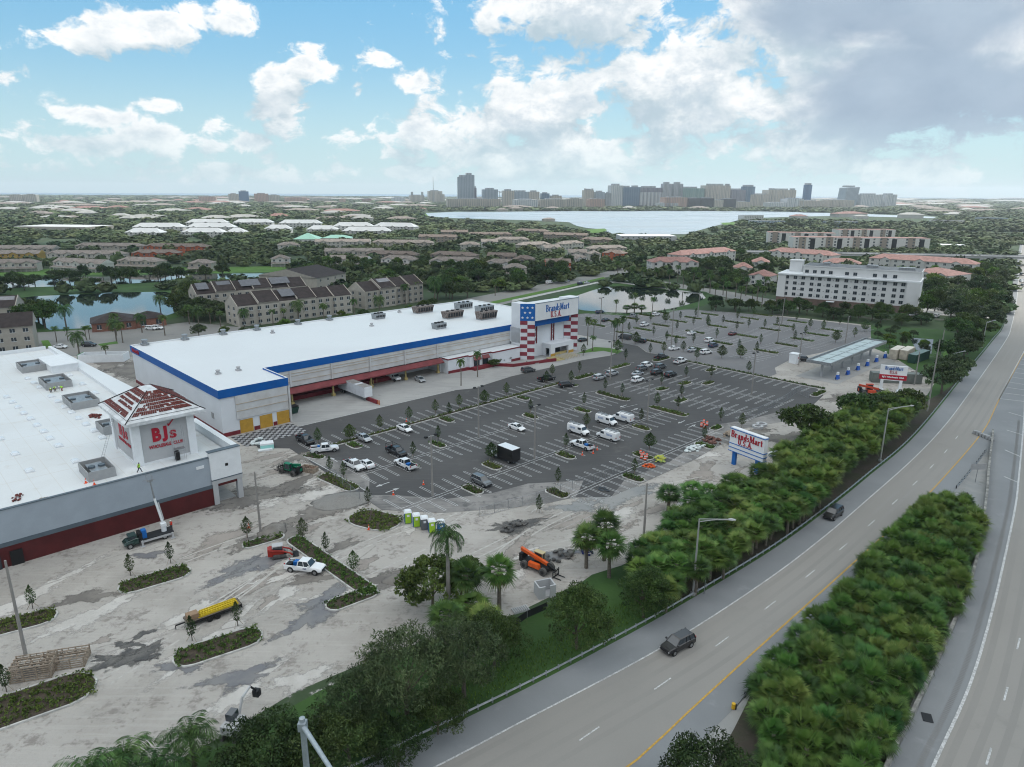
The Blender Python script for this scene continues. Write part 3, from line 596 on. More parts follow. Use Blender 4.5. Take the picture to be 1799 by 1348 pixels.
# serif lettering drawn from strokes (slab serifs), unit height 1
def serif_word(word, m, h, name='lettering', depth=.12):
    W = {'B': .78, 'r': .56, 'a': .6, 'n': .66, 'd': .64, 's': .5, 'M': 1.0, 't': .42, 'U': .78, 'S': .66, 'A': .84, '.': .3}
    mb = MB(); x = 0.; st = .19; th = .085; sf = .07
    def rect(x0, z0, x1, z1): mb.box(x0 * h, -depth, z0 * h, x1 * h, 0, z1 * h)
    def arc(cx, cz, rx, rz, a0, a1, wx=st, wz=th, n=10):
        for i in range(n):
            P = []
            for t in (a0 + (a1 - a0) * i / n, a0 + (a1 - a0) * (i + 1) / n):
                c_, s_ = cos(R(t)), sin(R(t)); P.append(((cx + rx * c_) * h, (cz + rz * s_) * h, (cx + (rx - wx) * c_) * h, (cz + (rz - wz) * s_) * h))
            a, b_ = P; mb.prism([(a[0], a[1]), (b_[0], b_[1]), (b_[2], b_[3]), (a[2], a[3])], 0, depth)
            for q in range(len(mb.v) - 8, len(mb.v)): v = mb.v[q]; mb.v[q] = (v[0], -v[2], v[1])
    xh = .62
    for ch in word:
        w_ = W.get(ch, .6)
        if ch == 'B': rect(x + .06, 0, x + .06 + st, 1); rect(x, 0, x + .45, sf); rect(x, 1 - sf, x + .42, 1); rect(x + .2, .5 - th / 2, x + .45, .5 + th / 2); arc(x + .42, .75, .26, .25, -90, 90); arc(x + .44, .26, .3, .26, -90, 90)
        elif ch == 'r': rect(x + .06, 0, x + .06 + st, xh); rect(x, 0, x + .34, sf); rect(x, xh - sf, x + .2, xh); arc(x + .38, xh - .2, .16, .2, 30, 150, .12, .1)
        elif ch == 'a': rect(x + .32, 0, x + .32 + st, xh - .1); arc(x + .3, xh - .17, .21, .17, 0, 160, .17, .09); arc(x + .25, .18, .22, .2, 60, 330, .16, .09); rect(x + .45, 0, x + .6, sf)
        elif ch == 'n': rect(x + .06, 0, x + .06 + st, xh); rect(x, 0, x + .3, sf); rect(x, xh - sf, x + .2, xh); arc(x + .38, xh - .2, .2, .2, 0, 170, .18, .1); rect(x + .39, 0, x + .39 + st, xh - .18); rect(x + .34, 0, x + .64, sf)
        elif ch == 'd': rect(x + .36, 0, x + .36 + st, 1); rect(x + .28, 1 - sf, x + .5, 1); rect(x + .45, 0, x + .62, sf); arc(x + .3, .31, .28, .31, 30, 330, .18, .09, 14)
        elif ch == 's' or ch == 'S':
            k = xh if ch == 's' else 1.; q = .2 if ch == 's' else .28
            arc(x + q + .03, k * .73, q, k * .27, 20, 270, st * .85, th); arc(x + q + .03, k * .27, q, k * .27, -160, 90, st * .85, th)
        elif ch == 'M':
            rect(x + .08, 0, x + .17, 1); rect(x, 0, x + .26, sf); rect(x, 1 - sf, x + .25, 1); rect(x + .74, 0, x + .74 + st, 1); rect(x + .66, 0, x + 1.0, sf); rect(x + .74, 1 - sf, x + 1.0, 1)
            for a, b_, wd in ((.1, .5, st), (.76, .48, .09)):
                mb.prism([((x + a) * h, h), ((x + a + wd) * h, h), ((x + b_ + wd / 2) * h, .1 * h), ((x + b_ - wd / 2) * h, .1 * h)], 0, depth)
                for q in range(len(mb.v) - 8, len(mb.v)): v = mb.v[q]; mb.v[q] = (v[0], -v[2], v[1])
        elif ch == 't': rect(x + .12, .08, x + .12 + st, .85); rect(x, xh - sf, x + .4, xh); rect(x + .16, 0, x + .4, sf * 1.2)
        elif ch == 'U': rect(x + .08, .25, x + .08 + st, 1); rect(x + .58, .25, x + .68, 1); arc(x + .38, .28, .3, .28, 180, 360, .17, .1); rect(x, 1 - sf, x + .36, 1); rect(x + .5, 1 - sf, x + .78, 1)
        elif ch == 'A':
            for a, wd in ((.06, .09), (.66, st)):
                mb.prism([((x + a) * h, 0), ((x + a + wd) * h, 0), ((x + .42 + wd / 2) * h, h), ((x + .42 - wd / 2) * h, h)], 0, depth)
                for q in range(len(mb.v) - 8, len(mb.v)): v = mb.v[q]; mb.v[q] = (v[0], -v[2], v[1])
            rect(x + .22, .28, x + .66, .28 + th); rect(x - .03, 0, x + .26, sf); rect(x + .56, 0, x + .92, sf)
        elif ch == '.': rect(x + .06, 0, x + .2, .14)
        x += w_ + .07
    me = mb.mesh(name, m); me.transform(Matrix.Translation((-x * h / 2, 0, -h / 2))); return me, x * h
def put_serif(word, m, h, parent, x, y, z, width=None, rz=0., name='lettering'):
    me, w_ = serif_word(word, m, h, name)
    if width: me.transform(Matrix.Diagonal((width / w_, 1, 1, 1)))
    return link(name, me, parent, (x, y, z), rz)
# ---------- electronics store ----------
st_ = thing('retail_store', 'long white retail store with blue roof band, dock canopy and stars-and-stripes entrance tower', 'store', S(0, 0), SITE)
m = MB(); HR = 11.0
m.prism([(55.3, 153), (71.6, 153), (71.6, 166), (158.9, 166), (158.9, 217.4), (55.3, 217.4)], 5.6, HR - .25)
m.prism([(55.3, 153), (71.6, 153), (71.6, 172), (128.6, 172), (128.6, 166), (186, 166), (186, 217.4), (55.3, 217.4)], 0, 5.6 - .003)
m.prism([(158.9, 160.6), (180, 160.6), (180, 166), (186, 166), (186, 217.4), (158.9, 217.4)], 5.603, HR - .25)
m.build('wall', M['wall_white'], st_)
m = MB(); m.prism([(71.65, 165.7), (158.8, 165.7), (158.8, 165.97), (71.65, 165.97)], 4.9, 9.5, 0)
m.prism([(58.7, 152.75), (71.5, 152.75), (71.5, 152.97), (58.7, 152.97)], 3.6, 9.5, 0)
for z in (5.5, 7.2): m.box(58.8, 152.66, z, 71.4, 152.75, z + .14, 1)
for z in (6.2, 7.7, 8.4): m.box(71.8, 165.6, z, 158.6, 165.69, z + .12, 1)
m.build('upper_wall_panel', [M['wall_dirty'], mat('sand_stripe', (.50, .42, .33), .8, .2, 1.)], st_)
m = MB(); pr = [(55.0, 152.7), (71.9, 152.7), (71.9, 165.6), (186.2, 165.6), (186.2, 217.7), (55.0, 217.7)]; pi_ = [(55.35, 153.05), (71.55, 153.05), (71.55, 165.95), (185.8, 165.95), (185.8, 217.3), (55.35, 217.3)]
for i in range(6):
    j = (i + 1) % 6; mi = 0 if i in (0, 1, 2, 5) else 1; z0 = 9.35 if mi == 0 else 10.2
    a, b_, c_, d_ = pr[i], pr[j], pi_[j], pi_[i]; z1 = 11.35
    for q in ([(*a, z0), (*b_, z0), (*b_, z1), (*a, z1)], [(*c_, z0), (*d_, z0), (*d_, z1), (*c_, z1)], [(*b_, z0), (*a, z0), (*d_, z0), (*c_, z0)]): m.poly(q, mi)
    m.poly([(*a, z1), (*b_, z1), (*c_, z1), (*d_, z1)], 2)
m.build('roof_band', [M['blue'], M['trim_white'], M['roof_white']], st_)
rf = MB().prism([(55.36, 153.06), (71.54, 153.06), (71.54, 165.96), (185.8, 165.96), (185.8, 217.3), (55.36, 217.3)], HR - .24, HR - .05).build('roof', M['roof_white'], st_)
for q in ((55.2, 152.85, 0, 55.299, 217.5, .95), (55.3, 152.85, 0, 59.2, 152.99, .95), (62.6, 152.85, 0, 64.0, 152.99, .95), (67.4, 152.85, 0, 68.3, 152.99, .95), (71.5, 152.85, 0, 71.75, 153.5, .95)): MB().box(*q).build('base_band', M['red'], st_)
for u0 in (59.3, 64.1, 68.4):
    m = MB().box(u0, 152.88, 0, u0 + 3.1, 152.995, 3.2)
    for z in (.8, 1.6, 2.4): m.box(u0 + .05, 152.86, z, u0 + 3.05, 152.88, z + .04)
    m.build('loading_door', M['yellow'], st_)
wv = MB().box(55.18, 157.6, 3.4, 55.29, 158.9, 4.8, 0)
for i in range(5): wv.box(55.14, 157.7, 3.5 + i * .25, 55.18, 158.8, 3.6 + i * .25, 0)
wv.build('wall_louver', M['screen'], st_)
# dock: canopy, back wall doors, columns
m = MB(); n = 116
for i in range(n):
    u0 = 71.8 + i * (128.6 - 71.8) / n; u1 = u0 + (128.6 - 71.8) / n
    m.poly([(u0, 163.6, 3.75), (u1, 163.6, 3.75), (u1, 165.69, 4.75), (u0, 165.69, 4.75)], 0)
    if i % 2: m.box(u0, 163.6, 3.79, u0 + .06, 165.6, 3.8)
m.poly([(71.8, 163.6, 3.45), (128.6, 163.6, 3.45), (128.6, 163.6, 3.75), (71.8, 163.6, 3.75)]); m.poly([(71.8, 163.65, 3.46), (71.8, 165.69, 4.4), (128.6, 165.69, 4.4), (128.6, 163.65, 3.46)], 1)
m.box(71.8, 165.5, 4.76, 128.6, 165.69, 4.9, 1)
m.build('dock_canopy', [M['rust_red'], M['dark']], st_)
MB().box(71.7, 168.6, 0, 112, 171.9, 1.15).build('loading_dock', M['red'], st_)
for i in range(10):
    u0 = 73.5 + i * 5.1; mi = 'dark' if i in (2, 4, 5, 6) else 'yellow'
    MB().box(u0, 171.8, 1.16, u0 + 3., 171.97, 4.4).build('dock_door', M[mi], st_)
    MB().box(u0 + 3.5, 171.0, 1.15, u0 + 4.1, 171.97, 4.6).build('dock_post', M['wall_white'], st_)
for u in (78.6, 90.8, 103.1, 115.2, 127.5):
    MB().box(u - .22, 165.35, 0, u + .22, 165.69, 3.9, 0).box(u - .2, 165.35, 4.9, u + .2, 165.69, 9.3, 1).box(u - .45, 165.1, 0, u + .45, 165.9, .8, 0).build('column', [M['yellow_p'], M['wall_dirty']], st_)
MB().box(71.62, 152.6, 0, 72.1, 153.1, 9.3).build('column', M['wall_dirty'], st_)
# office annex
m = MB().prism([(129.2, 162.5), (137.2, 162.5), (137.2, 161.4), (146, 161.4), (146, 160.4), (158.5, 160.4), (158.5, 165.6), (129.2, 165.6)], 0, 4.3, 0)
m.prism([(129.1, 162.4), (137.1, 162.4), (137.1, 161.3), (146, 161.3), (146, 160.3), (158.6, 160.3), (158.6, 165.65), (129.1, 165.65)], 4.303, 4.75, 1, 2)
m.prism([(129.1, 162.35), (137.1, 162.35), (137.1, 161.25), (158.6, 160.2), (158.6, 160.39), (137.2, 161.4)], 0, .9, 1)
m.build('office_annex', [M['wall_white'], M['red'], M['roof_white']], st_)
for u0 in (138.5, 142.2): 
    MB().poly([(u0, 160.6, 3.2), (u0 + 3., 160.6, 3.2), (u0 + 3., 161.38, 4.1), (u0, 161.38, 4.1)]).box(u0, 160.55, 3.0, u0 + 3, 160.6, 3.2).build('awning', M['rust_red'], st_)
    MB().box(u0 + .3, 161.3, 1., u0 + 2.7, 161.39, 3.1).build('window', M['glass'], st_)
MB().box(137.5, 159.4, 0, 146, 161.2, 1.0).prism([(146, 160.2), (149.7, 155.2), (150.3, 155.2), (147, 160.2)], 0, 1.0).prism([(149.7, 154.9), (161.5, 151.9), (161.5, 152.3), (149.9, 155.3)], 0, 1.).prism([(161.5, 151.9), (166.1, 150.5), (166.1, 151), (161.6, 152.3)], 0, 1.1).box(158, 152.4, 0, 165.5, 156.9, .35, 1).build('entrance_ramp', [M['red'], M['concrete']], st_)
MB().box(166.2, 150.3, 0, 170.5, 155.5, .18).box(166.2, 151.3, .18, 170.5, 155.5, .34).build('entrance_steps', mat('yellow_steps', (.42, .36, .18), .8, .2, 1.), st_)
# entrance tower
ZT = 19.1
m = MB()
m.prism([(162.4, 157.3), (162.6, 160.7), (162.6, 165), (158.9, 165), (158.9, 160.8)], .9 * 0, ZT - .01)
m.prism([(184, 156.9), (186.45, 159.4), (186.45, 163), (180.5, 163), (180.5, 160.35)], 0, ZT - .01)
m.box(162.7, 160.5, 0, 180.4, 164.9, ZT - 1.2)
m.build('tower_wall', M['wall_white'], st_)
MB().prism([(160.5, 160), (184.6, 159.5), (184.6, 166), (160.5, 166)], ZT - 1.15, ZT - 1.0).build('tower_roof', M['roof_white'], st_)
def along(a, b_, t, out=.05):
    d = Vector((b_[0] - a[0], b_[1] - a[1])); L_ = d.length; d /= L_; n_ = Vector((d.y, -d.x)); return (a[0] + d.x * L_ * t + n_.x * out, a[1] + d.y * L_ * t + n_.y * out)
def pil(a, b_, zlist, mats_fn, name, m_, out=.05):
    m = MB()
    for (t0, t1, z0, z1) in zlist:
        p0 = along(a, b_, t0, out); p1 = along(a, b_, t1, out); q0 = along(a, b_, t0, .001); q1 = along(a, b_, t1, .001)
        m.prism([p0, p1, q1, q0], z0, z1)
    m.build(name, m_, st_)
LA, LB = (158.9, 160.8), (162.4, 157.3); RA, RB_ = (180.5, 160.35), (184, 156.9)
H_ = 1.335
pil(LA, LB, [(0, 1, 13.35, ZT)], None, 'star_panel', M['sign_blue'])
pil(LA, LB, [((k % 2) * .5, (k % 2) * .5 + .5, 13.34 - H_ * (k + 1) + .0, 13.34 - H_ * k - .01) for k in range(10)], None, 'stripe_blocks', M['flag_red'])
pil(RA, RB_, [(.5 - (k % 2) * .5 if False else (.5 if k % 2 == 0 else .0), (.5 if k % 2 == 0 else .0) + .5, 13.34 - H_ * (k + 1), 13.34 - H_ * k - .01) for k in range(9)], None, 'stripe_blocks', M['flag_red'])
MB().prism([(184.05, 156.85), (186.6, 159.35), (186.5, 159.45), (184, 156.95)], 13.35, ZT).build('side_panel', M['sign_blue'], st_)
def star(mb, cx, cz, r, a, b_):
    d = Vector((b_[0] - a[0], b_[1] - a[1])).normalized(); n_ = Vector((d.y, -d.x)); L_ = cx; base = (a[0] + d.x * L_ + n_.x * .09, a[1] + d.y * L_ + n_.y * .09)
    P = []
    for i in range(10):
        t = pi / 2 + i * pi / 5; q = r if i % 2 == 0 else r * .42; P.append((base[0] + d.x * q * cos(t), base[1] + d.y * q * cos(t), cz + q * sin(t)))
    for i in range(10): mb.poly([(base[0] + n_.x * .05, base[1] + n_.y * .05, cz), P[i], P[(i + 1) % 10]])
for cz, xs in ((17.75, (.8, 2.45, 4.1)), (16.1, (1.62, 3.28)), (14.4, (.8, 2.45, 4.1))):
    for x in xs: m = MB(); star(m, x, cz, .52, LA, LB); m.build('star', M['trim_white'], st_)
MB().box(162.5, 156.85, 13.35, 183.9, 157.5, ZT).box(162.6, 157.5, 13.5, 183.7, 160.4, 13.6).build('sign_board', M['sign_face'], st_)
MB().box(162.55, 156.78, ZT, 183.95, 157.6, ZT + .08).build('sign_capping', M['slate'], st_)
MB().box(162.65, 158.2, 11.2, 180.8, 158.6, 13.33).build('fascia_band', M['blue'], st_)
put_serif('BrandsMart', M['sign_blue'], 2.3, st_, 173.2, 156.84, 17.05, 11.9)
put_serif('U.S.A.', M['bj_red'], 2.05, st_, 172.4, 156.84, 14.75, 5.6)
for u in (165.9, 174.6):
    m = MB(); m.box(u - .75, 160.2, 4.6, u - .45, 160.49, 10.9); m.box(u + .45, 160.2, 4.6, u + .75, 160.49, 10.9)
    for k in range(3): z = 5. + k * 1.9; m.tube((u - .5, 160.3, z), (u + .5, 160.3, z + 1.2), .08, n=4); m.tube((u + .5, 160.3, z + .7), (u - .5, 160.3, z + 1.9), .06, n=4)
    m.build('lattice_pilaster', M['red'], st_)
m = MB()   # entrance portico with openings
m.box(169.4, 156.2, 2.9, 181.2, 160.45, 4.4); m.box(169.4, 156.2, 0, 171.6, 156.9, 2.897); m.box(178.6, 156.2, 0, 181.2, 156.9, 2.897); m.box(169.4, 158.9, 0, 170.0, 160.45, 2.897); m.box(180.6, 158.9, 0, 181.2, 160.45, 2.897)
m.build('portico', M['wall_white'], st_)
MB().box(171.65, 160.2, 0, 178.5, 160.46, 2.85).box(174.9, 160.1, 0, 175.1, 160.2, 2.85).build('entrance_doors', M['glass'], st_)
MB().box(171.7, 157.0, .02, 178.5, 157.05, .9).build('entrance_barrier', M['yellow_p'], st_)
MB().box(178.55, 156.14, 0, 181.25, 156.19, 1.).build('portico_base', M['yellow'], st_); MB().box(169.35, 156.14, 0, 171.65, 156.19, 1.).build('portico_base', M['yellow'], st_)
wall_text('Brandsmart USA', 1.5, M['bj_red'], st_, 54.9, 212.5, 10.3, -pi / 2, sx=.6)
# roof equipment of the store
def ahu(u, v, L_, W_, h, m_, label, rz=0., flare=.4):
    t = thing('rooftop_unit', label, 'rooftop unit', S(u, v, HR - .05), SITE + rz, 'air handling units on the store roof')
    m = MB(); m.loft([[(-L_ / 2, -W_ / 2, .35), (L_ / 2, -W_ / 2, .35), (L_ / 2, W_ / 2, .35), (-L_ / 2, W_ / 2, .35)], [(-L_ / 2 - flare, -W_ / 2 - flare * .5, h), (L_ / 2 + flare, -W_ / 2 - flare * .5, h), (L_ / 2 + flare, W_ / 2 + flare * .5, h), (-L_ / 2 - flare, W_ / 2 + flare * .5, h)]])
    m.build('housing', m_, t)
    MB().box(-L_ / 2, -W_ / 2, 0, L_ / 2, W_ / 2, .347).build('base_frame', M['galv'], t)
    m = MB()
    for i in range(6): m.box(-L_ / 2 + .3 + i * L_ / 6, -W_ / 2 - flare * .25 - .1, .7, -L_ / 2 + .3 + i * L_ / 6 + L_ / 9, -W_ / 2 - flare * .2 + .1, h - .5)
    m.build('louver', M['dark'], t)
    for i in range(3): MB().tube((-L_ / 3 + i * L_ / 3, 0, h), (-L_ / 3 + i * L_ / 3, 0, h + .35), .55, n=10).build('fan_cowl', M['dark'], t)
ahu(153, 207, 7, 3, 2.6, M['rust'], 'brown weathered rooftop unit nearest the back edge of the store roof', flare=.5)
ahu(154.2, 190.8, 7, 3, 2.6, M['rust'], 'brown weathered rooftop unit in the middle of the store roof', flare=.5)
ahu(161.8, 181, 7, 3, 2.9, M['rust'], 'brown rooftop unit with tall vanes nearest the flag tower', flare=.5)
ahu(170.4, 204, 6.5, 3.2, 2.4, M['galv'], 'silver rooftop unit nearest the far corner of the store roof', flare=.15)
ahu(171.4, 192.8, 6.8, 3.2, 2.4, M['galv'], 'silver rooftop unit behind the brown one by the tower', flare=.15)
ahu(133.6, 207.4, 4, 2.6, 1.9, M['galv'], 'small grey rooftop unit at the back of the store roof, left of the large ones', flare=.2)
ahu(138.3, 178.4, 4, 2.6, 1.9, M['galv'], 'small grey rooftop unit close to the blue band', flare=.2)
def vent(u, v, z, r, h, label, grp, m_='galv'):
    t = thing('roof_vent', label, 'roof vent', S(u, v, z), SITE, grp)
    MB().box(-r * 1.2, -r * 1.2, 0, r * 1.2, r * 1.2, h * .35).build('curb', M[m_], t)
    MB().tube((0, 0, h * .35), (0, 0, h * .8), r * .8, n=12).tube((0, 0, h * .8), (0, 0, h), r * 1.15, r * 1.05, n=12).build('cowl', M[m_], t)
for i, (u, v) in enumerate([(58.7, 216.3), (70, 216.2), (81.6, 216.1), (92.5, 216), (107.1, 216.2), (119, 216.1)]):
    vent(u, v, HR, .8, 1.7, f'grey mushroom vent along the back parapet of the store, {ORD[i]} from the left corner', 'vents along the back parapet')
for i, (u, v) in enumerate([(61.4, 168.8), (66.5, 168.8), (94.1, 208), (123.9, 196.8), (146.5, 213)]):
    vent(u, v, HR - .05, .5, 1.1, ['small white vent on the store roof nearest the front left corner', 'small white vent beside the one near the front left corner', 'small white vent standing alone in the left half of the store roof', 'small white vent in the middle of the store roof', 'low white vent beside the brown rooftop unit at the back'][i], 'small vents on the store roof', 'panel_grey')
# ---------- wholesale club building ----------
ZB = 8.4
cl = thing('warehouse_building', 'grey and maroon warehouse club with white flat roof and square tiled tower', 'warehouse', S(0, 0), SITE)
MB().prism([(-45, 119.2), (40.3, 119.2), (40.3, 243), (-45, 243)], 0, ZB - .05).build('wall', M['wall_white'], cl)
MB().prism([(-44.9, 119.4), (44.4, 119.4), (44.4, 160), (39.2, 200), (38.6, 242.6), (-44.9, 242.6)], ZB - .045, ZB).build('roof', M['roof_white2'], cl)
m = MB(); m.box(-45, 118.8, 4.0, 40.2, 119.19, 9.15, 0); m.box(-45, 118.78, 3.3, 40.2, 119.19, 3.997, 1); m.box(-45, 118.83, 0, 40.2, 119.19, 3.297, 2); m.box(-45, 118.7, 9.153, 40.2, 119.35, 9.25, 3)
m.build('front_wall', [M['grey_wall'], M['slate'], M['maroon'], M['slate']], cl)
MB().box(9.6, 118.6, 0, 11.2, 118.82, 2.4).build('door', M['black'], cl)
MB().box(5.0, 118.6, 0, 8.4, 118.82, 2.7).box(5.1, 118.55, .1, 8.3, 118.6, 2.5).build('glass_front', M['glass'], cl)
MB().box(37.6, 118.72, 7.55, 38.9, 118.79, 8.1).build('wall_light', M['trim_white'], cl)
m = MB(); m.box(39.9, 118.5, 4.9, 45.4, 119.6, 10.1, 0); m.box(39.8, 118.4, 10.1, 45.5, 119.7, 10.2, 1); m.box(39.85, 118.42, 4.75, 45.45, 119.65, 4.88, 1); m.box(39.9, 118.5, 4.0, 45.4, 119.6, 4.74, 2)
m.build('corner_parapet', [M['trim_white'], M['slate'], M['panel_grey']], cl)
m = MB(); m.box(44.6, 119.62, 4.2, 45.3, 140, 10.0, 0); m.box(44.4, 119.62, 10.0, 45.5, 140, 10.15, 1); m.box(43.8, 140.05, 4.2, 44.5, 170, 9.9, 0); m.box(43.6, 140.05, 9.9, 44.7, 170, 10.05, 1)
m.prism([(39.6, 170), (44.5, 170), (40.0, 243), (39.2, 243)], 4.2, 9.2, 0, 1); m.box(-45, 242.65, 7, 38.5, 243, 9.4, 0)
m.build('side_parapet', [M['trim_white'], M['roof_white']], cl)
for x, y in ((40.0, 118.6), (44.4, 118.6), (44.4, 126.5), (40.0, 126.5)): MB().box(x, y, 0, x + .9, y + .9, 4.0).build('porch_column', M['panel_grey'], cl)
MB().box(40.35, 119.7, .0, 44.3, 131, .12).build('porch_floor', M['concrete'], cl)
MB().box(40.95, 118.55, 3.5, 44.35, 118.65, 3.98).build('porch_beam', M['maroon'], cl)
MB().prism([(42.5, 118.44), (43., 118.44), (43., 118.49), (42.5, 118.49)], 7.0, 7.5).build('diamond_tile', M['black'], cl).rotation_euler = (0, 0, 0)
# tower
TU0, TU1, TV0, TV1, TZ = 29.8, 40.2, 124.8, 138.2, 16.2
tw = MB(); tw.box(TU0 + .35, TV0 + .35, ZB, TU1 - .35, TV1 - .35, TZ, 0)
for (a, b_) in ((TU0, TV0), (TU1 - 1.3, TV0), (TU0, TV1 - 1.3), (TU1 - 1.3, TV1 - 1.3)): tw.box(a, b_, ZB, a + 1.3, b_ + 1.3, TZ, 1)
tw.box(TU0 + 1.3, TV0 + .2, ZB, TU1 - 1.3, TV0 + .35, ZB + .35, 1); tw.box(TU0 + .2, TV0 + 1.3, ZB, TU0 + .35, TV1 - 1.3, ZB + .35, 1)
tw.box(TU0 + .1, TV0 + .1, TZ - .5, TU1 - .1, TV1 - .1, TZ, 1)
tw.build('tower', [M['panel_grey'], M['trim_white']], cl)
E0 = [(28.7, 123.6), (42.0, 123.6), (42.0, 140.0), (28.7, 140.0)]; AP = (35.3, 131.8)
RL = 2.2; top = [(AP[0] - .9, AP[1] - RL, 20.3), (AP[0] + .9, AP[1] - RL, 20.3), (AP[0] + .9, AP[1] + RL, 20.3), (AP[0] - .9, AP[1] + RL, 20.3)]
def lerp3(a, b_, t): return tuple(a[i] + (b_[i] - a[i]) * t for i in range(3))
low = [(*e, 16.75) for e in E0]
m = MB().prism(E0, 16.2, 16.75, 0)
ring = [lerp3(low[i], top[i], 1) for i in range(4)]
for i in range(4): j = (i + 1) % 4; m.poly([low[i], low[j], top[j], top[i]], 0)
m.poly(top, 0); m.build('tower_roof', mat('roof_underlay', (.66, .69, .71), .6, .2, .8, col2=(.50, .52, .53)), cl)
m = MB()
for i in range(4):
    j = (i + 1) % 4; A_, B_ = Vector(low[i]), Vector(low[j]); C_, D_ = Vector(top[j]), Vector(top[i]); nrm = (B_ - A_).cross(D_ - A_).normalized()
    for (t0, t1, s0, s1) in [(.20, .32, .03, .94), (.345, .46, .05, .95), (.485, .57, .15, .97), (.60, .70, .03, .98), (.72, .82, .0, 1.), (.835, .985, .0, 1.)] if i != 3 else [(.14, .30, .0, .88), (.37, .45, .25, .9), (.49, .57, .1, .8), (.62, .72, .08, .95), (.77, .95, 0, 1)]:
        a0, a1 = A_.lerp(D_, t0), A_.lerp(D_, t1); b0, b1 = B_.lerp(C_, t0), B_.lerp(C_, t1); n = int((b0 - a0).length * (s1 - s0) / .36)
        for rr in range(2):
            q0, q1 = rr * .5, rr * .5 + .46
            for k in range(n):
                if random.random() < .06: continue
                w0 = s0 + (s1 - s0) * k / n; w1 = s0 + (s1 - s0) * (k + .8) / n
                P = [a0.lerp(b0, w0).lerp(a1.lerp(b1, w0), q0), a0.lerp(b0, w1).lerp(a1.lerp(b1, w1), q0), a0.lerp(b0, w1).lerp(a1.lerp(b1, w1), q1), a0.lerp(b0, w0).lerp(a1.lerp(b1, w0), q1)]
                h_ = .10 + .05 * random.random()
                m.loft([[tuple(p + nrm * .01) for p in P], [tuple(p + nrm * h_) for p in P]])
m.build('clay_tiles', M['tile_red'], cl)
m = MB()
for i in range(4):
    m.path([tuple(Vector(low[i]) + Vector((0, 0, .06))), tuple(Vector(top[i]) + Vector((0, 0, .1)))], .09, 5)
    j = (i + 1) % 4
    for t in (.1,): m.path([tuple(Vector(low[i]).lerp(Vector(top[i]), t) + Vector((0, 0, .05))), tuple(Vector(low[j]).lerp(Vector(top[j]), t) + Vector((0, 0, .05)))], .035, 4)
m.build('ridge_rope', M['black'], cl)
def bj_sign(rz, cx, cy, k=1.):
    q = lambda d: (cx + d * k * cos(rz), cy + d * k * sin(rz))
    fit_text('B', 1.45 * k, 2.55, M['bj_red'], cl, *q(-1.35), 13.45, rz, 'logo_letter', .05); fit_text('J', .95 * k, 2.85, M['bj_red'], cl, *q(-.05), 13.3, rz, 'logo_letter', .06); fit_text('s', 1.15 * k, 1.5, M['bj_red'], cl, *q(1.35), 12.95, rz, 'logo_letter', .022)
    me = MB().prism([(.55 * k, 14.75), (.8 * k, 14.55), (1.9 * k, 15.85), (1.75 * k, 15.85), (.85 * k, 14.95), (.7 * k, 15.1)], 0, .1).mesh('check_mark', M['bj_red']); me.transform(Matrix.Rotation(pi / 2, 4, 'X')); link('check_mark', me, cl, (cx, cy, 0), rz)
    fit_text('WHOLESALE', 3.7 * k, .62, M['bj_red'], cl, *q(-1.0), 11.3, rz, 'lettering', .03); fit_text('CLUB', 1.65 * k, .62, M['bj_red'], cl, *q(2.05), 11.3, rz, 'lettering', .03)
bj_sign(0, 35.1, TV0 + .28); bj_sign(-pi / 2, TU0 + .28, 131.4, 1.25)
# second small roof hump at the back corner
MB().prism([(33.5, 208), (39.5, 208), (39.0, 222), (33.0, 222)], ZB, 10.2, 0).prism([(33.3, 207.8), (39.7, 207.8), (39.2, 222.2), (32.8, 222.2)], 10.2, 10.5, 0).build('roof_canopy', M['trim_white'], cl)
# roof screens with units inside
def screen(u0, v0, u1, v1, label, h=1.7):
    t = thing('equipment_screen', label, 'roof screen', S(u0, v0, ZB), SITE, 'equipment screens on the club roof'); L_, W_ = u1 - u0, v1 - v0
    m = MB(); m.box(0, 0, 0, L_, .12, h); m.box(0, W_ - .12, 0, L_, W_, h); m.box(0, .12, 0, .12, W_ - .12, h); m.box(L_ - .12, .12, 0, L_, W_ - .12, h); m.build('screen_wall', M['screen'], t)
    m = MB().box(.8, .9, .2, L_ - .9, W_ - .9, h * .78, 0)
    m.build('air_unit', M['galv'], t)
    for i in range(2): MB().tube((1.3 + i * (L_ - 2.6), W_ / 2, h * .78), (1.3 + i * (L_ - 2.6), W_ / 2, h * .95), .55, n=12).build('fan_cowl', M['slate'], t)
screen(27.8, 213.6, 33.4, 221.5, 'grey screen box on the white club roof, farthest back beside the roof hump')
screen(28.9, 190.8, 34.4, 199.5, 'grey screen box on the club roof with three men in green vests beside it')
screen(29.5, 168.8, 35., 177.5, 'grey screen box on the club roof midway between the men and the tower')
screen(30.1, 146.5, 35.2, 152.0, 'grey screen box on the club roof directly behind the tiled tower')
screen(22.1, 123.2, 26.2, 129.6, 'grey open screen box on the club roof near its front edge')
SKY = [(27.3, 206.7), (27.6, 200.6), (27.8, 195.1), (20.5, 190.7), (20.7, 184.9), (20.9, 179.6), (21.0, 173.7), (21.3, 168.3), (21.4, 162.6), (21.6, 157.3), (21.6, 151.7), (21.9, 146.1), (15.2, 146.7), (15.5, 135.7), (22.3, 135.2), (28.1, 184.4), (28.3, 178.6), (28.4, 172.9), (28.6, 167.6), (28.7, 161.8), (28.8, 156.4), (29.0, 150.9), (29.1, 145.5), (35.8, 203.2), (36.1, 191.3), (36.3, 180.5), (14.6, 158), (14.4, 170), (14.2, 182), (7.6, 150), (7.5, 166)]
M['dome'] = mat('skylight_dome', (.70, .74, .77), .25, .1, 1.)
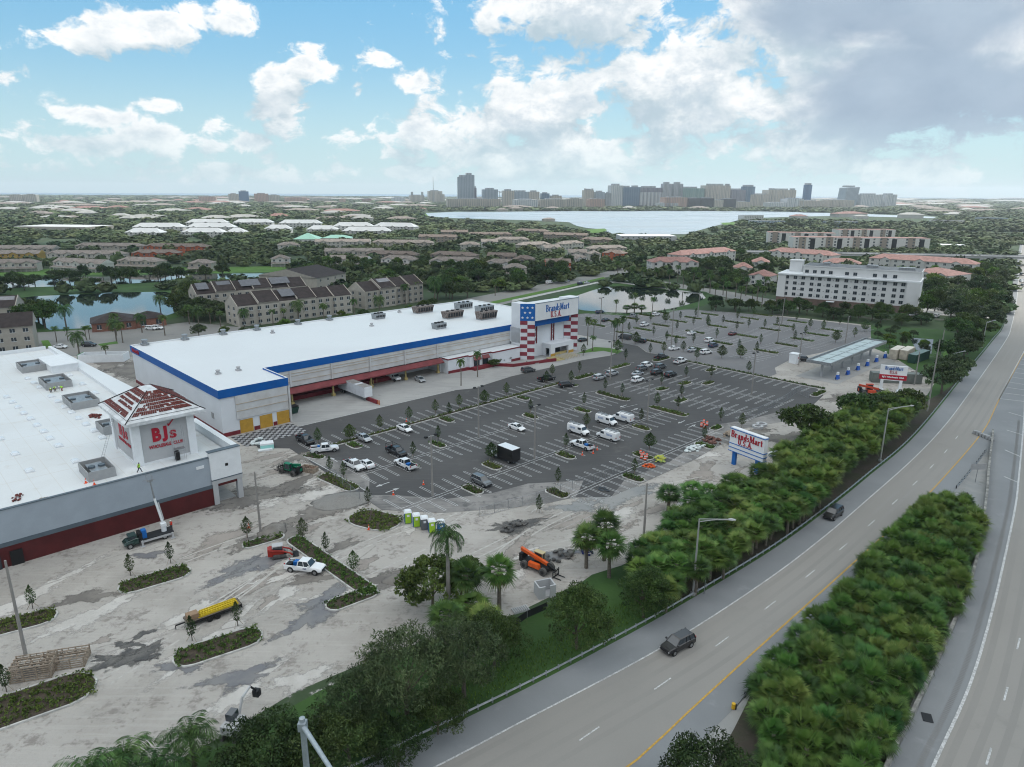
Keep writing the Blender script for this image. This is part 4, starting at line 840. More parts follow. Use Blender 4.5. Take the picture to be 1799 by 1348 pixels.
sk = MB().box(-.6, -.95, 0, .6, .95, .2).loft([[(-.55, -.9, .2), (.55, -.9, .2), (.55, .9, .2), (-.55, .9, .2)], [(-.4, -.7, .42), (.4, -.7, .42), (.4, .7, .42), (-.4, .7, .42)]]).mesh('skylight', M['dome'])
for u, v in SKY: meta(link('skylight', sk, None, S(u + .5, v, ZB), SITE), 'small white domed skylight in the rows across the club roof', 'skylight', 'skylights on the club roof')
# ---------- hotel ----------
ho = at(1366, 531); hd_ = at(1604, 551.5) - ho; ha = atan2(hd_.y, hd_.x); HLn = hd_.length
ht = thing('hotel', 'six storey white hotel block with rows of square windows and brown ground floor', 'hotel', ho, ha)
M['hotel'] = mat('hotel_wall', (.62, .63, .63), .8, .06, .2); M['brown_base'] = mat('brown_base', (.17, .12, .10), .8, .3, .6); M['grey_roof'] = mat('grey_roof', (.16, .175, .19), .8, .3, .2)
HD = 19.
MB().box(0, 0, 3.2, HLn, HD, 14.6, 0).box(HLn * .93, -1.2, 3.2, HLn + 1.2, HD, 14.6, 0).box(-1, -.8, 3.2, 3, HD, 14.6, 0).build('wall', M['hotel'], ht)
MB().box(-.9, -.7, 0, HLn + 1.1, HD, 3.19).build('ground_floor_wall', M['brown_base'], ht)
MB().box(-1.1, -1.2, 14.603, HLn + 1.3, HD, 15.3).build('cornice', M['trim_white'], ht)
MB().box(HLn * .17, 1.2, 15.3, HLn + .8, HD - .2, 19.2).box(HLn * .17 - .2, 1., 19.2, HLn + 1, HD, 19.7).build('upper_storey', M['hotel'], ht)
MB().box(HLn * .17 + .1, 1.3, 19.71, HLn + .7, HD - .3, 19.76).build('roof', M['grey_roof'], ht)
MB().box(2, 10, 15.3, 8, 16, 20.8).box(1.7, 9.7, 20.8, 8.3, 16.3, 21.3).build('stair_tower', M['hotel'], ht)
MB().box(HLn * .3, 8, 19.8, HLn * .3 + 3, 11, 21).box(HLn * .62, 8, 19.8, HLn * .62 + 5, 12, 20.9).box(HLn * .85, 6, 19.8, HLn * .85 + 7, 10, 20.8).build('roof_plant', M['galv'], ht)
wm = MB().box(-.85, 0, -.75, .85, .07, .75, 0).box(-.95, .0, -.85, .95, .05, -.75, 1).box(-.03, -.02, -.7, .03, 0, .7, 1).mesh('window', [M['glass'], M['panel_grey']])
vm = MB().box(-.25, 0, -.25, .25, .07, .25).mesh('wall_vent', M['screen'])
xs = [.055, .12, .182, .25, .308, .377, .440, .505, .578, .642, .713, .778, .85, .905]
for r_ in range(4):
    for x in xs: link('window', wm, ht, (HLn * x, -.09, 4.9 + 2.85 * r_))
for x in (.20, .26, .32, .38, .5, .56, .70, .77, .84): link('window', wm, ht, (HLn * x, 1.1, 16.8))
for r_ in range(4):
    for x in (.15, .163, .28, .345, .41, .54, .61, .675, .745): link('wall_vent', vm, ht, (HLn * x, -.09, 4.5 + 2.85 * r_))
MB().box(HLn * .38, -3, 2.6, HLn * .44, -.7, 2.9).build('entrance_canopy', M['trim_white'], ht)
# ---------- petrol station ----------
gs = thing('fuel_canopy', 'long flat fuel station canopy with skylight panels under construction', 'gas canopy', S(0, 0), SITE)
c1 = [toS(at(1426, 634, 5.2)), toS(at(1466, 642, 5.2)), toS(at(1550, 600, 5.2)), toS(at(1513, 593, 5.2))]
print('CANOPY', c1)
GU0, GU1, GV0, GV1 = 204., 255., 77., 86.5
GU0 = (c1[0][0] + c1[1][0]) / 2; GU1 = (c1[2][0] + c1[3][0]) / 2; GV0 = (c1[1][1] + c1[2][1]) / 2; GV1 = (c1[0][1] + c1[3][1]) / 2
m = MB().box(GU0, GV0, 4.6, GU1, GV1, 5.0, 0).box(GU0, GV0, 5.0, GU1, GV0 + .25, 5.5, 0).box(GU0, GV1 - .25, 5.0, GU1, GV1, 5.5, 0).box(GU0, GV0 + .25, 5.0, GU0 + .25, GV1 - .25, 5.5, 0).box(GU1 - .25, GV0 + .25, 5.0, GU1, GV1 - .25, 5.5, 0)
m.build('canopy_deck', M['galv'], gs)
m = MB(); n = 7; dL = (GU1 - GU0 - 1) / n
for i in range(n):
    for j in range(2):
        w2 = (GV1 - GV0 - 1.2) / 2; MB().box(GU0 + .7 + i * dL, GV0 + .7 + j * w2, 5.0, GU0 + .2 + (i + 1) * dL, GV0 + .3 + (j + 1) * w2, 5.12).build('roof_panel', mat('roof_panel', (.42, .50, .50), .3, .1, .5) if i + j == 0 else bpy.data.materials['roof_panel'], gs)
mid_v = (GV0 + GV1) / 2
for i in range(6):
    u = GU0 + 3.5 + i * (GU1 - GU0 - 7) / 5; MB().box(u - .3, mid_v - .3, 0, u + .3, mid_v + .3, 4.6).build('column', M['panel_grey'], gs)
sheet('station_slab', [S(GU0 - 2, GV0 - 3.5), S(GU1 + 3, GV0 - 3.5), S(GU1 + 3, GV1 + 2), S(GU0 - 2, GV1 + 2)], .055, M['concrete'])
pump = None
for i in range(6):
    u = GU0 + 3.5 + i * (GU1 - GU0 - 7) / 5; lab = f'fuel pump wrapped in blue plastic under the canopy, {ORD[i]} from the front end'
    if not pump:
        pump = thing('fuel_pump', lab, 'fuel pump', S(u, GV0 - 1.2, .06), SITE, 'fuel pumps under the canopy')
        MB().box(-1.7, -.6, 0, 1.7, .6, .15).build('plinth', M['concrete'], pump)
        MB().loft([[(-.9, -.45, .15), (.9, -.45, .15), (.9, .45, .15), (-.9, .45, .15)], [(-.45, -.3, 1.5), (.45, -.3, 1.5), (.45, .3, 1.5), (-.45, .3, 1.5)]]).build('blue_wrap', mat('blue_plastic', (.015, .10, .45), .4, .2, 2.), pump)
        MB().box(-.42, -.28, 1.5, .42, .28, 2.3).build('pump_head', M['trim_white'], pump)
        MB().tube((-1.4, 0, .15), (-1.4, 0, 1.1), .1).tube((1.4, 0, .15), (1.4, 0, 1.1), .1).build('bollard', M['black'], pump)
    else: copy_thing(pump, S(u, GV0 - 1.2, .06), SITE, lab)
# kiosk, container boxes
def boxy(name, label, cat, p, L_, W_, h, rz, m_, extra=None, group=None):
    t = thing(name, label, cat, p, rz, group); MB().box(-L_ / 2, -W_ / 2, .12, L_ / 2, W_ / 2, h).build('body', m_, t)
    m = MB()
    n = int(L_ / .55)
    for i in range(n): m.box(-L_ / 2 + .2 + i * .55, -W_ / 2 - .04, .3, -L_ / 2 + .45 + i * .55, -W_ / 2, h - .25)
    m.build('corrugated_side', m_, t)
    for s_ in (-1, 1): MB().box(-L_ / 2 - .06, s_ * W_ / 4 - W_ / 4 + .06, .2, -L_ / 2, s_ * W_ / 4 + W_ / 4 - .06, h - .15).build('end_door', m_, t)
    MB().box(-L_ / 2 + .05, -W_ / 2 + .05, h, L_ / 2 - .05, W_ / 2 - .05, h + .04).build('roof', m_ if extra is None else extra, t)
    return t
M['cream'] = mat('container_cream', (.50, .46, .38), .7, .25, .8); M['cream_top'] = mat('container_top', (.60, .57, .50), .7, .1, .5); M['green_box'] = mat('container_green', (.02, .06, .045), .6, .2, .7)
ca = at(1577, 640) ; boxy('shipping_container', 'cream shipping container with one door ajar, left of a pair', 'container', at(1574, 628), 9, 2.5, 3.4, SITE + R(2), M['cream'], M['cream_top'], 'cream containers by the fuel station')
boxy('shipping_container', 'cream shipping container, right of a pair and beside the green one', 'container', at(1592, 629), 9, 2.5, 3.4, SITE + R(2), M['cream'], M['cream_top'], 'cream containers by the fuel station')
boxy('shipping_container', 'long dark green container beside the cream ones', 'container', at(1613, 634), 12, 2.5, 3.0, SITE + R(-4), M['green_box'], mat('green_top', (.13, .19, .18), .6))
boxy('shipping_container', 'grey-green office trailer behind the roadside sign', 'trailer', at(1572, 672), 14, 2.8, 3.0, R(-8), mat('grey_green', (.16, .18, .165), .6, .2, .7))
kq = thing('kiosk', 'small white kiosk with a red logo at the near end of the fuel canopy', 'kiosk', at(1395, 638), SITE)
MB().box(-1.3, -1.3, 0, 1.3, 1.3, 3.2).build('wall', M['trim_white'], kq); MB().box(-1.45, -1.45, 3.2, 1.45, 1.45, 3.4).build('roof', M['trim_white'], kq); MB().box(-.3, -1.34, 1.8, .3, -1.3, 2.2).build('logo', M['bj_red'], kq)
wz = thing('block_enclosure', 'white walled enclosure behind the stores beside a small palm', 'walled yard', at(184, 634), R(8))
for q in ((-7, -2.5, 7, -2.3), (-7, 2.3, 7, 2.5), (-7, -2.3, -6.8, 2.3), (6.8, -2.3, 7, 2.3)): MB().box(q[0], q[1], 0, q[2], q[3], 2.6).build('wall', M['trim_white'], wz)
MB().box(-7.3, -2.2, .1, -7.05, 2.2, 2.7).build('gate', mat('green_gate', (.06, .22, .10), .6), wz)
# ================= VEHICLES =================
def paint(n, c, r=.25, met=.0): 
    k = 'paint_' + n
    if k not in M:
        M[k] = mat(k, c, r, metal=met, spec=.55); 
        try: M[k].node_tree.nodes['Principled BSDF'].inputs['Coat Weight'].default_value = .4
        except Exception: pass
    return M[k]
PC = {'white': (.72, .74, .75), 'silver': (.42, .44, .46), 'grey': (.14, .15, .16), 'dark grey': (.055, .06, .065), 'black': (.012, .012, .014), 'dark blue': (.015, .03, .07), 'dark red': (.10, .012, .015), 'dark green': (.01, .035, .03)}
M['tyre'] = mat('tyre_rubber', (.018, .018, .018), .8); M['rim'] = mat('wheel_rim', (.35, .36, .37), .3, metal=.7); M['lamp'] = mat('headlight_glass', (.75, .77, .78), .15, spec=.7); M['tail'] = mat('tail_light', (.35, .01, .01), .3)
M['cglass'] = mat('car_glass', (.025, .035, .045), .06, spec=.8); M['trimb'] = mat('plastic_trim', (.02, .02, .022), .6)
def sect(x, zb, zt, wb, wt, r=.1):
    """closed cross-section ring of a vehicle body at station x"""
    return [(x, -wb + r, zb), (x, wb - r, zb), (x, wb, zb + r), (x, wb + .01, (zb + zt) * .5), (x, wt + .03, zt - r * .8), (x, wt - .06, zt), (x, -wt + .06, zt), (x, -wt - .03, zt - r * .8), (x, -wb - .01, (zb + zt) * .5), (x, -wb, zb + r)]
def wheel(mb_parent, x, y, r, w_, side):
    m = MB(); m.tube((x, y - w_ / 2 * side, r), (x, y + w_ / 2 * side, r), r, n=16, mi=0)
    t = m.build('tyre', M['tyre'], mb_parent); 
    MB().tube((x, y + w_ / 2 * side, r), (x, y + (w_ / 2 + .02) * side, r), r * .6, n=12).build('rim', M['rim'], t)
SPEC = {  # body stations (x, zb, zt, halfwidth bottom, top), cabin: base x0,x1, roof x0,x1, roof z, roof halfwidth; wheels x; wheel r
    'sedan': dict(L=4.7, st=[(-2.35, .42, .78, .72, .66), (-2.25, .28, .98, .84, .80), (-1.6, .22, 1.03, .90, .84), (0, .2, .97, .91, .86), (1.0, .22, .93, .90, .84), (1.9, .26, .80, .88, .78), (2.28, .30, .68, .80, .70), (2.38, .42, .58, .70, .62)], cab=(-1.85, 1.15, -1.0, .35, 1.44, .60, .80), wh=(-1.42, 1.42), r=.33),
    'suv': dict(L=4.75, st=[(-2.38, .5, .9, .80, .76), (-2.3, .35, 1.12, .90, .86), (-1.2, .28, 1.16, .94, .88), (.4, .28, 1.1, .94, .88), (1.1, .3, 1.08, .93, .86), (2.0, .33, .98, .90, .80), (2.32, .36, .84, .82, .74), (2.4, .5, .72, .74, .68)], cab=(-2.28, 1.2, -2.0, .45, 1.74, .68, .85), wh=(-1.45, 1.48), r=.38),
    'pickup': dict(L=5.9, st=[(-.9, .42, 1.15, .95, .90), (.6, .4, 1.14, .97, .90), (1.4, .42, 1.16, .96, .88), (2.5, .45, 1.1, .95, .84), (2.85, .48, .98, .90, .80), (2.95, .6, .85, .82, .76)], cab=(-.85, 1.35, -.65, .75, 1.86, .70, .86), wh=(-1.9, 1.95), r=.42, bed=(-2.95, -.9)),
    'van': dict(L=5.7, st=[(-2.8, .5, 2.0, .93, .82), (-2.75, .45, 2.15, .98, .84), (0, .42, 2.2, .99, .84), (1.15, .42, 2.15, .99, .82), (1.45, .42, 1.95, .98, .80), (1.9, .42, 1.3, .97, .86), (2.6, .42, 1.12, .94, .82), (2.85, .5, .9, .84, .76)], cab=None, wh=(-1.75, 1.85), r=.38),
}
def make_car(kind, colour, label, loc, rz, group, extras=()):
    s = SPEC[kind]; p = paint(colour, PC[colour], .3 if colour != 'silver' else .28, .35 if colour in ('silver', 'grey') else 0.)
    nm = {'sedan': 'parked_car', 'suv': 'parked_suv', 'pickup': 'pickup_truck', 'van': 'work_van'}[kind]
    t = thing(nm, label, {'sedan': 'car', 'suv': 'car', 'pickup': 'pickup truck', 'van': 'van'}[kind], loc, rz, group)
    m = MB(); m.loft([sect(*q) for q in s['st']], 0)
    hw = max(q[3] for q in s['st'])
    for x in s['wh']:
        for sd_ in (-1, 1): m.tube((x, sd_ * (hw - .12), s['r']), (x, sd_ * (hw + .018), s['r']), s['r'] * 1.16, n=16, mi=1)
    m.box(s['st'][-1][0] - .12, -.55, s['st'][-1][1] - .02, s['st'][-1][0] + .012, .55, s['st'][-1][1] + .16, 1)
    if kind in ('pickup', 'van'): m.box(s['st'][-1][0] - .05, -.6, .62, s['st'][-1][0] + .03, .6, .86, 1)
    for sd_ in (-1, 1): m.box((.95 if kind != 'van' else 1.45), sd_ * (hw + .06) - .09, (1.0 if kind in ('sedan',) else 1.2), (1.12 if kind != 'van' else 1.62), sd_ * (hw + .06) + .09, (1.15 if kind == 'sedan' else 1.4), 0)
    if 'bed' in s:
        x0, x1 = s['bed']; m.box(x0, -.96, .45, x1 + .02, -.86, 1.14); m.box(x0, .86, .45, x1 + .02, .96, 1.14); m.box(x0, -.86, .45, x0 + .1, .86, 1.12); m.box(x0, -.86, .5, x1, .86, .58, 1); m.box(x0 + .1, -.86, .58, x1, -.8, 1.1, 1); m.box(x0 + .1, .8, .58, x1, .86, 1.1, 1)
        m.box(x0 - .12, -.8, .42, x0 - .01, .8, .6, 2)
    if s['cab']:
        x0, x1, r0, r1, rz_, rw, bw = s['cab']; zb = .9 if kind == 'sedan' else 1.05
        # roof skin and pillars
        m.loft([[(r0 - .02, -rw, rz_ - .02), (r0 - .02, rw, rz_ - .02), (r1, rw, rz_ - .02), (r1, -rw, rz_ - .02)], [(r0 + .1, -rw + .1, rz_ + .05), (r0 + .1, rw - .1, rz_ + .05), (r1 - .12, rw - .1, rz_ + .05), (r1 - .12, -rw + .1, rz_ + .05)]])
        for sd_ in (-1, 1):
            m.tube((x1, sd_ * bw, zb + .02), (r1, sd_ * rw, rz_), .045, n=5); m.tube((x0, sd_ * bw, zb + .02), (r0, sd_ * rw, rz_), .07, n=5)
            xm = (x0 + x1) / 2 - .05; m.tube((xm, sd_ * (bw + .0), zb + .02), ((r0 + r1) / 2, sd_ * (rw + .0), rz_), .045, n=5)
            if kind == 'suv': m.tube((x0 + .9, sd_ * bw, zb), (r0 + .75, sd_ * rw, rz_), .07, n=5)
    if kind == 'van': m.loft([[(-2.7, -.8, 2.16), (1.1, -.8, 2.16), (1.1, .8, 2.16), (-2.7, .8, 2.16)], [(-2.6, -.65, 2.28), (.9, -.65, 2.28), (.9, .65, 2.28), (-2.6, .65, 2.28)]])
    m.build('body', [p, M['trimb'], M['rim']], t)
    m = MB()
    if s['cab']:
        m.loft([[(x0 + .03, -bw + .02, zb), (x0 + .03, bw - .02, zb), (x1 - .03, bw - .02, zb), (x1 - .03, -bw + .02, zb)], [(r0 + .02, -rw + .02, rz_ - .025), (r0 + .02, rw - .02, rz_ - .025), (r1 - .02, rw - .02, rz_ - .025), (r1 - .02, -rw + .02, rz_ - .025)]])
    else:
        m.poly([(1.47, -.74, 1.93), (1.47, .74, 1.93), (1.9, .82, 1.32), (1.9, -.82, 1.32)][::-1]); 
        for v in range(4): pass
        for sd_ in (-1, 1): m.prism([(.55, sd_ * .985), (1.5, sd_ * .985), (1.45, sd_ * .87), (.6, sd_ * .87)], 1.35, 1.9)
        m.v = [(a + (.03 if abs(c_ - 1.93) < .001 or abs(c_ - 1.32) < .001 else 0), b_, c_ + (.02 if abs(c_ - 1.93) < .001 or abs(c_ - 1.32) < .001 else 0)) for a, b_, c_ in m.v]
    m.build('windows', M['cglass'], t)
    for x in s['wh']:
        for sd_ in (-1, 1): wheel(t, x, sd_ * (hw - .08), s['r'], .22, sd_)
    e = s['st'][-2]
    for sd_ in (-1, 1):
        MB().box(e[0] - .12, sd_ * .62 - .16, e[2] - .26 if kind != 'van' else .92, e[0] + .06, sd_ * .62 + .16, e[2] - .1 if kind != 'van' else 1.08).build('headlight', M['lamp'], t)
        xb = -s['L'] / 2; zt_ = .75 if kind == 'sedan' else .95
        MB().box(xb - .03, sd_ * .72 - .1, zt_, xb + .1, sd_ * .72 + .1, zt_ + (.15 if kind == 'sedan' else .3)).build('tail_light', M['tail'], t)
    for ex in extras:
        if ex == 'rack':
            m = MB()
            for x in (-2.2, -1., .3): m.box(x, -.8, 2.3, x + .06, .8, 2.45)
            m.box(-2.6, -.55, 2.46, .8, -.5, 2.54); m.box(-2.6, .1, 2.46, .8, .15, 2.54); m.box(-2.6, -.2, 2.46, .8, -.15, 2.54)
            for i in range(9): m.box(-2.5 + i * .36, -.5, 2.48, -2.46 + i * .36, -.2, 2.52)
            m.build('ladder_rack', M['galv'], t)
        if ex == 'logo': 
            MB().box(-1.9, -1.005, 1.25, -.2, -.985, 1.75).box(-1.9, .985, 1.25, -.2, 1.005, 1.75).build('side_lettering', mat('lettering_blue', (.12, .22, .42), .6, 0, 9., col2=(.65, .67, .7), lo=.48, hi=.52) if 'lb' not in M else M['lb'], t); M['lb'] = bpy.data.materials['lettering_blue']
        if ex == 'load': MB().box(-2.6, -.7, .6, -1.9, .1, 1.25, 0).box(-1.8, -.2, .6, -1.1, .65, 1.35, 1).box(-2.7, .3, .6, -2.2, .75, 1.1, 2).build('bed_load', [M['black'], M['sign_blue'], M['galv']], t)
        if ex == 'frame':
            m = MB()
            for x in (-2.8, -1.0): m.tube((x, -.85, 1.1), (x, -.85, 2.0), .04).tube((x, .85, 1.1), (x, .85, 2.0), .04).tube((x, -.85, 2.), (x, .85, 2.), .04)
            for y in (-.85, .85): m.tube((-2.8, y, 2.), (.6, y, 2.), .04)
            m.build('ladder_rack', M['black'], t)
        if ex == 'service': MB().box(-2.9, -1.0, .65, -.95, -.82, 1.45).box(-2.9, .82, .65, -.95, 1.0, 1.45).build('tool_boxes', paint('white', PC['white']), t); MB().box(-1.5, -.4, .9, -1.0, .3, 1.6).build('blue_crate', M['sign_blue'], t)
        if ex == 'mark': [MB().box(.1, y_, .75, .7, y_ + .013, 1.0).build('door_emblem', mat('emblem', (.03, .06, .2), .6, 0, 9, col2=(.5, .5, .5), lo=.5, hi=.52) if 'emblem' not in bpy.data.materials else bpy.data.materials['emblem'], t) for y_ in (-.985, .972)]
    return t
PROTO = {}
def car(kind, colour, x, y, d, label, group='vehicles parked in the near lot', extras=(), z=.05):
    """d: heading in degrees in the site frame (0 along the shop front to the right, -90 towards the road)"""
    p = at(x, y); p.z = z; key = (kind, colour, tuple(extras))
    if key in PROTO: return copy_thing(PROTO[key], p, SITE + R(d), label, group)
    PROTO[key] = make_car(kind, colour, label, p, SITE + R(d), group, extras); return PROTO[key]
car('pickup', 'black', 537, 778, -90, 'black pickup truck at the left end of the near lot behind the white service truck')
car('pickup', 'white', 571, 794, -24, 'long white service pickup with blue crate standing across the bays', extras=('service', 'mark'))
car('sedan', 'silver', 640, 774, -90, 'silver sedan with blue windscreen cover parked below the planted median')
car('sedan', 'white', 711, 757, -90, 'white sedan parked alone below the planted median')
car('pickup', 'white', 623, 823, -90, 'white pickup with loaded bed, nose to the dirt, beside the white sedan', extras=('load',))
car('sedan', 'white', 643, 820, 90, 'white sedan tight beside the white pickup in the dusty bays')
car('pickup', 'black', 697, 799, -90, 'black pickup truck with ladder frame over its bed', extras=('frame',))
car('pickup', 'white', 712, 821, 90, 'white pickup with blue load in its bed, nose away, in front of the black one', extras=('load', 'mark'))
car('suv', 'grey', 846, 851, -90, 'dark silver SUV beside the small planted island near the dirt')
car('sedan', 'silver', 738, 670, -100, 'silver sedan on the concrete apron right of the box truck', 'vehicles at the store')
car('van', 'white', 1016, 762, -90, 'white work van with ladder rack, leftmost of the four vans', extras=('rack', 'logo'))
car('van', 'white', 1065, 745, -90, 'white work van with ladder rack, second from the left of the four vans', extras=('rack', 'logo'))
car('van', 'white', 1094, 740, 90, 'white work van with ladder rack, topmost of the four vans, nose away', extras=('rack', 'logo'))
car('van', 'white', 1068, 772, 90, 'white work van with ladder rack, lowest of the four vans, nose away', extras=('rack', 'logo'))
car('pickup', 'white', 1022, 787, 90, 'white pickup with logo on its door and orange cones behind it', extras=('mark', 'load'))
car('sedan', 'white', 908, 755, -90, 'white sedan beside a small island in the middle of the near lot')
car('suv', 'dark grey', 928, 654, -12, 'dark grey car stopped on the drive in front of the entrance ramp', 'vehicles at the store')
car('pickup', 'black', 960, 669, -8, 'black pickup on the planted median end behind a small tree')
car('suv', 'black', 995, 680, -20, 'black SUV at the right end of the planted median')
B = 'vehicles parked in the right-hand rows of the near lot'
car('suv', 'silver', 1053, 667, 0, 'silver grey SUV, left one of two under the light pole', B); car('suv', 'silver', 1075, 660, 0, 'silver SUV right beside the light pole', B)
car('suv', 'white', 1120, 671, 0, 'white SUV lowest in the cluster of parked cars', B); car('sedan', 'silver', 1120, 660, 0, 'silver sedan directly behind the lowest white SUV', B)
car('suv', 'grey', 1128, 651, 0, 'grey SUV in the middle left of the cluster of parked cars', B); car('suv', 'white', 1136, 645, 0, 'white SUV at the back left of the cluster of parked cars', B)
car('suv', 'dark grey', 1160, 648, 0, 'dark grey SUV at the back right of the cluster of parked cars', B); car('suv', 'black', 1154, 658, 0, 'black SUV in the centre of the cluster of parked cars', B)
car('suv', 'black', 1178, 662, 0, 'black SUV rightmost in the cluster of parked cars', B); car('pickup', 'black', 1161, 631, 0, 'black pickup in the top row by the planted strip', B); car('pickup', 'white', 1195, 638, 0, 'white pickup in the top row by the planted strip', B)
F_ = 'vehicles in the far lot'
for k_, c_, x, y, d, lb in [('suv', 'white', 1152, 555, 0, 'white SUV in the far lot by the pond edge'), ('pickup', 'silver', 1111, 558, 20, 'silver pickup in the far lot behind the entrance palms'), ('sedan', 'black', 1064, 565, 0, 'black car in the far lot left of the palms by the pond'),
                            ('suv', 'white', 1132, 573, 0, 'white SUV crossing the far lot right of the tall palms'), ('sedan', 'black', 1024, 600, 0, 'black and white car right of the flag tower'), ('van', 'dark grey', 1098, 596, 90, 'dark van behind the palms right of the tower'), ('suv', 'black', 1125, 602, 90, 'black SUV at the hedge left of the far lot'),
                            ('sedan', 'white', 1215, 588, 0, 'white sedan alone in the middle of the far lot'), ('sedan', 'dark red', 1287, 589, 0, 'dark red sedan in the far lot'), ('suv', 'white', 1246, 601, 0, 'white SUV beside the dark blue car in the far lot'), ('suv', 'dark blue', 1253, 610, 0, 'dark blue car beside the white SUV in the far lot'),
                            ('sedan', 'silver', 1217, 618, -12, 'silver car along the front hedge of the far lot'), ('suv', 'white', 1240, 622, -12, 'white SUV along the front hedge of the far lot'), ('sedan', 'white', 1184, 615, -10, 'white car at the left end of the front hedge of the far lot'), ('suv', 'dark blue', 1054, 551, 0, 'dark blue car at the pond edge of the far lot'), ('suv', 'black', 1413, 635, -60, 'black car beside the white kiosk')]:
    car(k_, c_, x, y, d, lb, F_)
for k_, c_, x, y, d, lb in [('sedan', 'white', 107, 612, -46, 'white car on the street behind the stores'), ('suv', 'black', 157, 609, -40, 'large black SUV on the street behind the stores'), ('suv', 'white', 266, 580, -55, 'white SUV parked by the brick clubhouse'), ('suv', 'white', 277, 579, -55, 'second white SUV parked by the brick clubhouse, partly behind a palm'),
                            ('van', 'white', 965, 499, 8, 'white van on the street beyond the store'), ('sedan', 'silver', 996, 496, 8, 'silver car on the street beyond the store'), ('suv', 'dark blue', 1019, 500, 8, 'dark blue car on the street before the pond'), ('sedan', 'silver', 1031, 499, 8, 'silver car ahead of the dark blue one on the street before the pond'), ('sedan', 'white', 628, 492, 60, 'white car parked behind the brown-roofed apartments')]:
    car(k_, c_, x, y, d, lb, 'vehicles on the streets behind', z=.06)
rp = at(1190, 1139); rd = R(-148)
PROTO[('suv', 'black', ())]
copy_thing(PROTO[('suv', 'black', ())], Vector((rp.x, rp.y, .06)), R(-146), 'black SUV driving down the near ramp in the lane beside the white line', 'vehicles on the ramp and highway')
rp = at(1463, 908); copy_thing(PROTO[('suv', 'black', ())], Vector((rp.x, rp.y, .06)), R(-138), 'black SUV stopped on the ramp shoulder by the guardrail', 'vehicles on the ramp and highway')
for k_, c_, x, y, lb in [('suv', 'white', 1795, 496, 'white car far up the highway at the right edge'), ('sedan', 'black', 1797, 503, 'black car far up the highway just behind the white one'), ('sedan', 'dark grey', 1795, 484, 'dark car far up the highway under the bridge')]:
    p = at(x, y); copy_thing(PROTO[(k_, c_, ())] if (k_, c_, ()) in PROTO else PROTO[('suv', 'black', ())], Vector((p.x, p.y, .06)), R(-112), lb, 'vehicles on the ramp and highway')
p = at(537, 1003); PW = copy_thing(PROTO[('pickup', 'white', ('load', 'mark'))], Vector((p.x, p.y, .03)), R(-12), 'white crew pickup on the wet crushed rock beside the red track loader', 'vehicles on the building site'); PW.scale = (1.02, 1.02, 1.02)
# parked cars by the hotel and behind (tiny)
rr = random.Random(3)
HP = [(1610, 553), (1628, 556), (1645, 558), (1590, 558), (1602, 556), (1672, 497), (1681, 500), (1664, 508), (1655, 514), (1690, 490), (1674, 520)]
for i, (x, y) in enumerate(HP):
    c_ = rr.choice([('suv', 'white', ()), ('sedan', 'silver', ()), ('sedan', 'black', ()), ('sedan', 'dark red', ())]); p = at(x, y); copy_thing(PROTO[c_], Vector((p.x, p.y, .06)), SITE + rr.choice([0, pi / 2]), f'car in the hotel parking, {ORD[i]} counted from the hotel corner outwards', 'cars in the hotel parking')
# ---- box trucks and trailer ----
def truck(name, label, p, rz, boxm, cabm, L_=5.2, roofm=None, z0=.9, h=2.9, letters=True, dark_cab=False):
    t = thing(name, label, 'box truck', p, rz, None)
    MB().box(-L_ / 2 - 1., -1.2, z0, L_ / 2 - 1., 1.2, z0 + h).build('cargo_box', boxm, t)
    MB().box(-L_ / 2 - .95, -1.15, z0 + h, L_ / 2 - 1.05, 1.15, z0 + h + .05).build('box_roof', roofm or boxm, t)
    x0 = L_ / 2 - .95
    m = MB().loft([sect(x0, .5, 1.9, .98, .85), sect(x0 + .9, .5, 2.0, .98, .82), sect(x0 + 1.35, .5, 1.35, .97, .8), sect(x0 + 2.3, .5, 1.2, .9, .75), sect(x0 + 2.45, .6, .95, .8, .7)]); m.box(-L_ / 2 - 1, -.5, .5, x0, .5, z0 - .003, 1); m.build('cab', [cabm, M['trimb']], t)
    MB().loft([[(x0 + .92, -.78, 1.95), (x0 + .92, .78, 1.95), (x0 + .96, .78, 1.97), (x0 + .96, -.78, 1.97)], [(x0 + 1.38, -.8, 1.4), (x0 + 1.38, .8, 1.4), (x0 + 1.42, .8, 1.42), (x0 + 1.42, -.8, 1.42)]]).box(x0 + .25, -.99, 1.35, x0 + 1., -.9, 1.8).box(x0 + .25, .9, 1.35, x0 + 1., .99, 1.8).build('windows', M['cglass'], t)
    for x in (-L_ / 2 + .3, x0 + 1.5):
        for sd_ in (-1, 1): wheel(t, x, sd_ * .92, .42, .28, sd_)
    if letters: MB().box(-L_ / 2 - .3, 1.2, 2.2, L_ / 2 - 1.8, 1.22, 3.1).box(-L_ / 2 - .3, -1.22, 2.2, L_ / 2 - 1.8, -1.2, 3.1).build('side_lettering', mat('lettering_dark', (.08, .08, .09), .6, 0, 6., col2=(.7, .7, .7), lo=.49, hi=.51), t)
    return t
truck('box_truck', 'white box truck backed up to the dock doors under the red canopy', at(687, 666), SITE - pi / 2, paint('white', PC['white']), paint('white', PC['white']), 5.4)
truck('box_truck', 'black box truck with white roof and white cab in the near lot', at(888, 808), SITE + pi / 2, paint('black', PC['black']), paint('white', PC['white']), 4.6, paint('white', PC['white']), .7, 2.6, False)
tp = at(628, 690); tr = thing('semi_trailer', 'long white semi-trailer with grey roof parked at the loading dock', 'trailer', S(95.3, 161.5), SITE - pi / 2)
MB().box(-6.8, -1.28, 1.15, 6.8, 1.28, 4.0).build('cargo_box', mat('trailer_white', (.55, .58, .62), .5, .12, .8), tr)
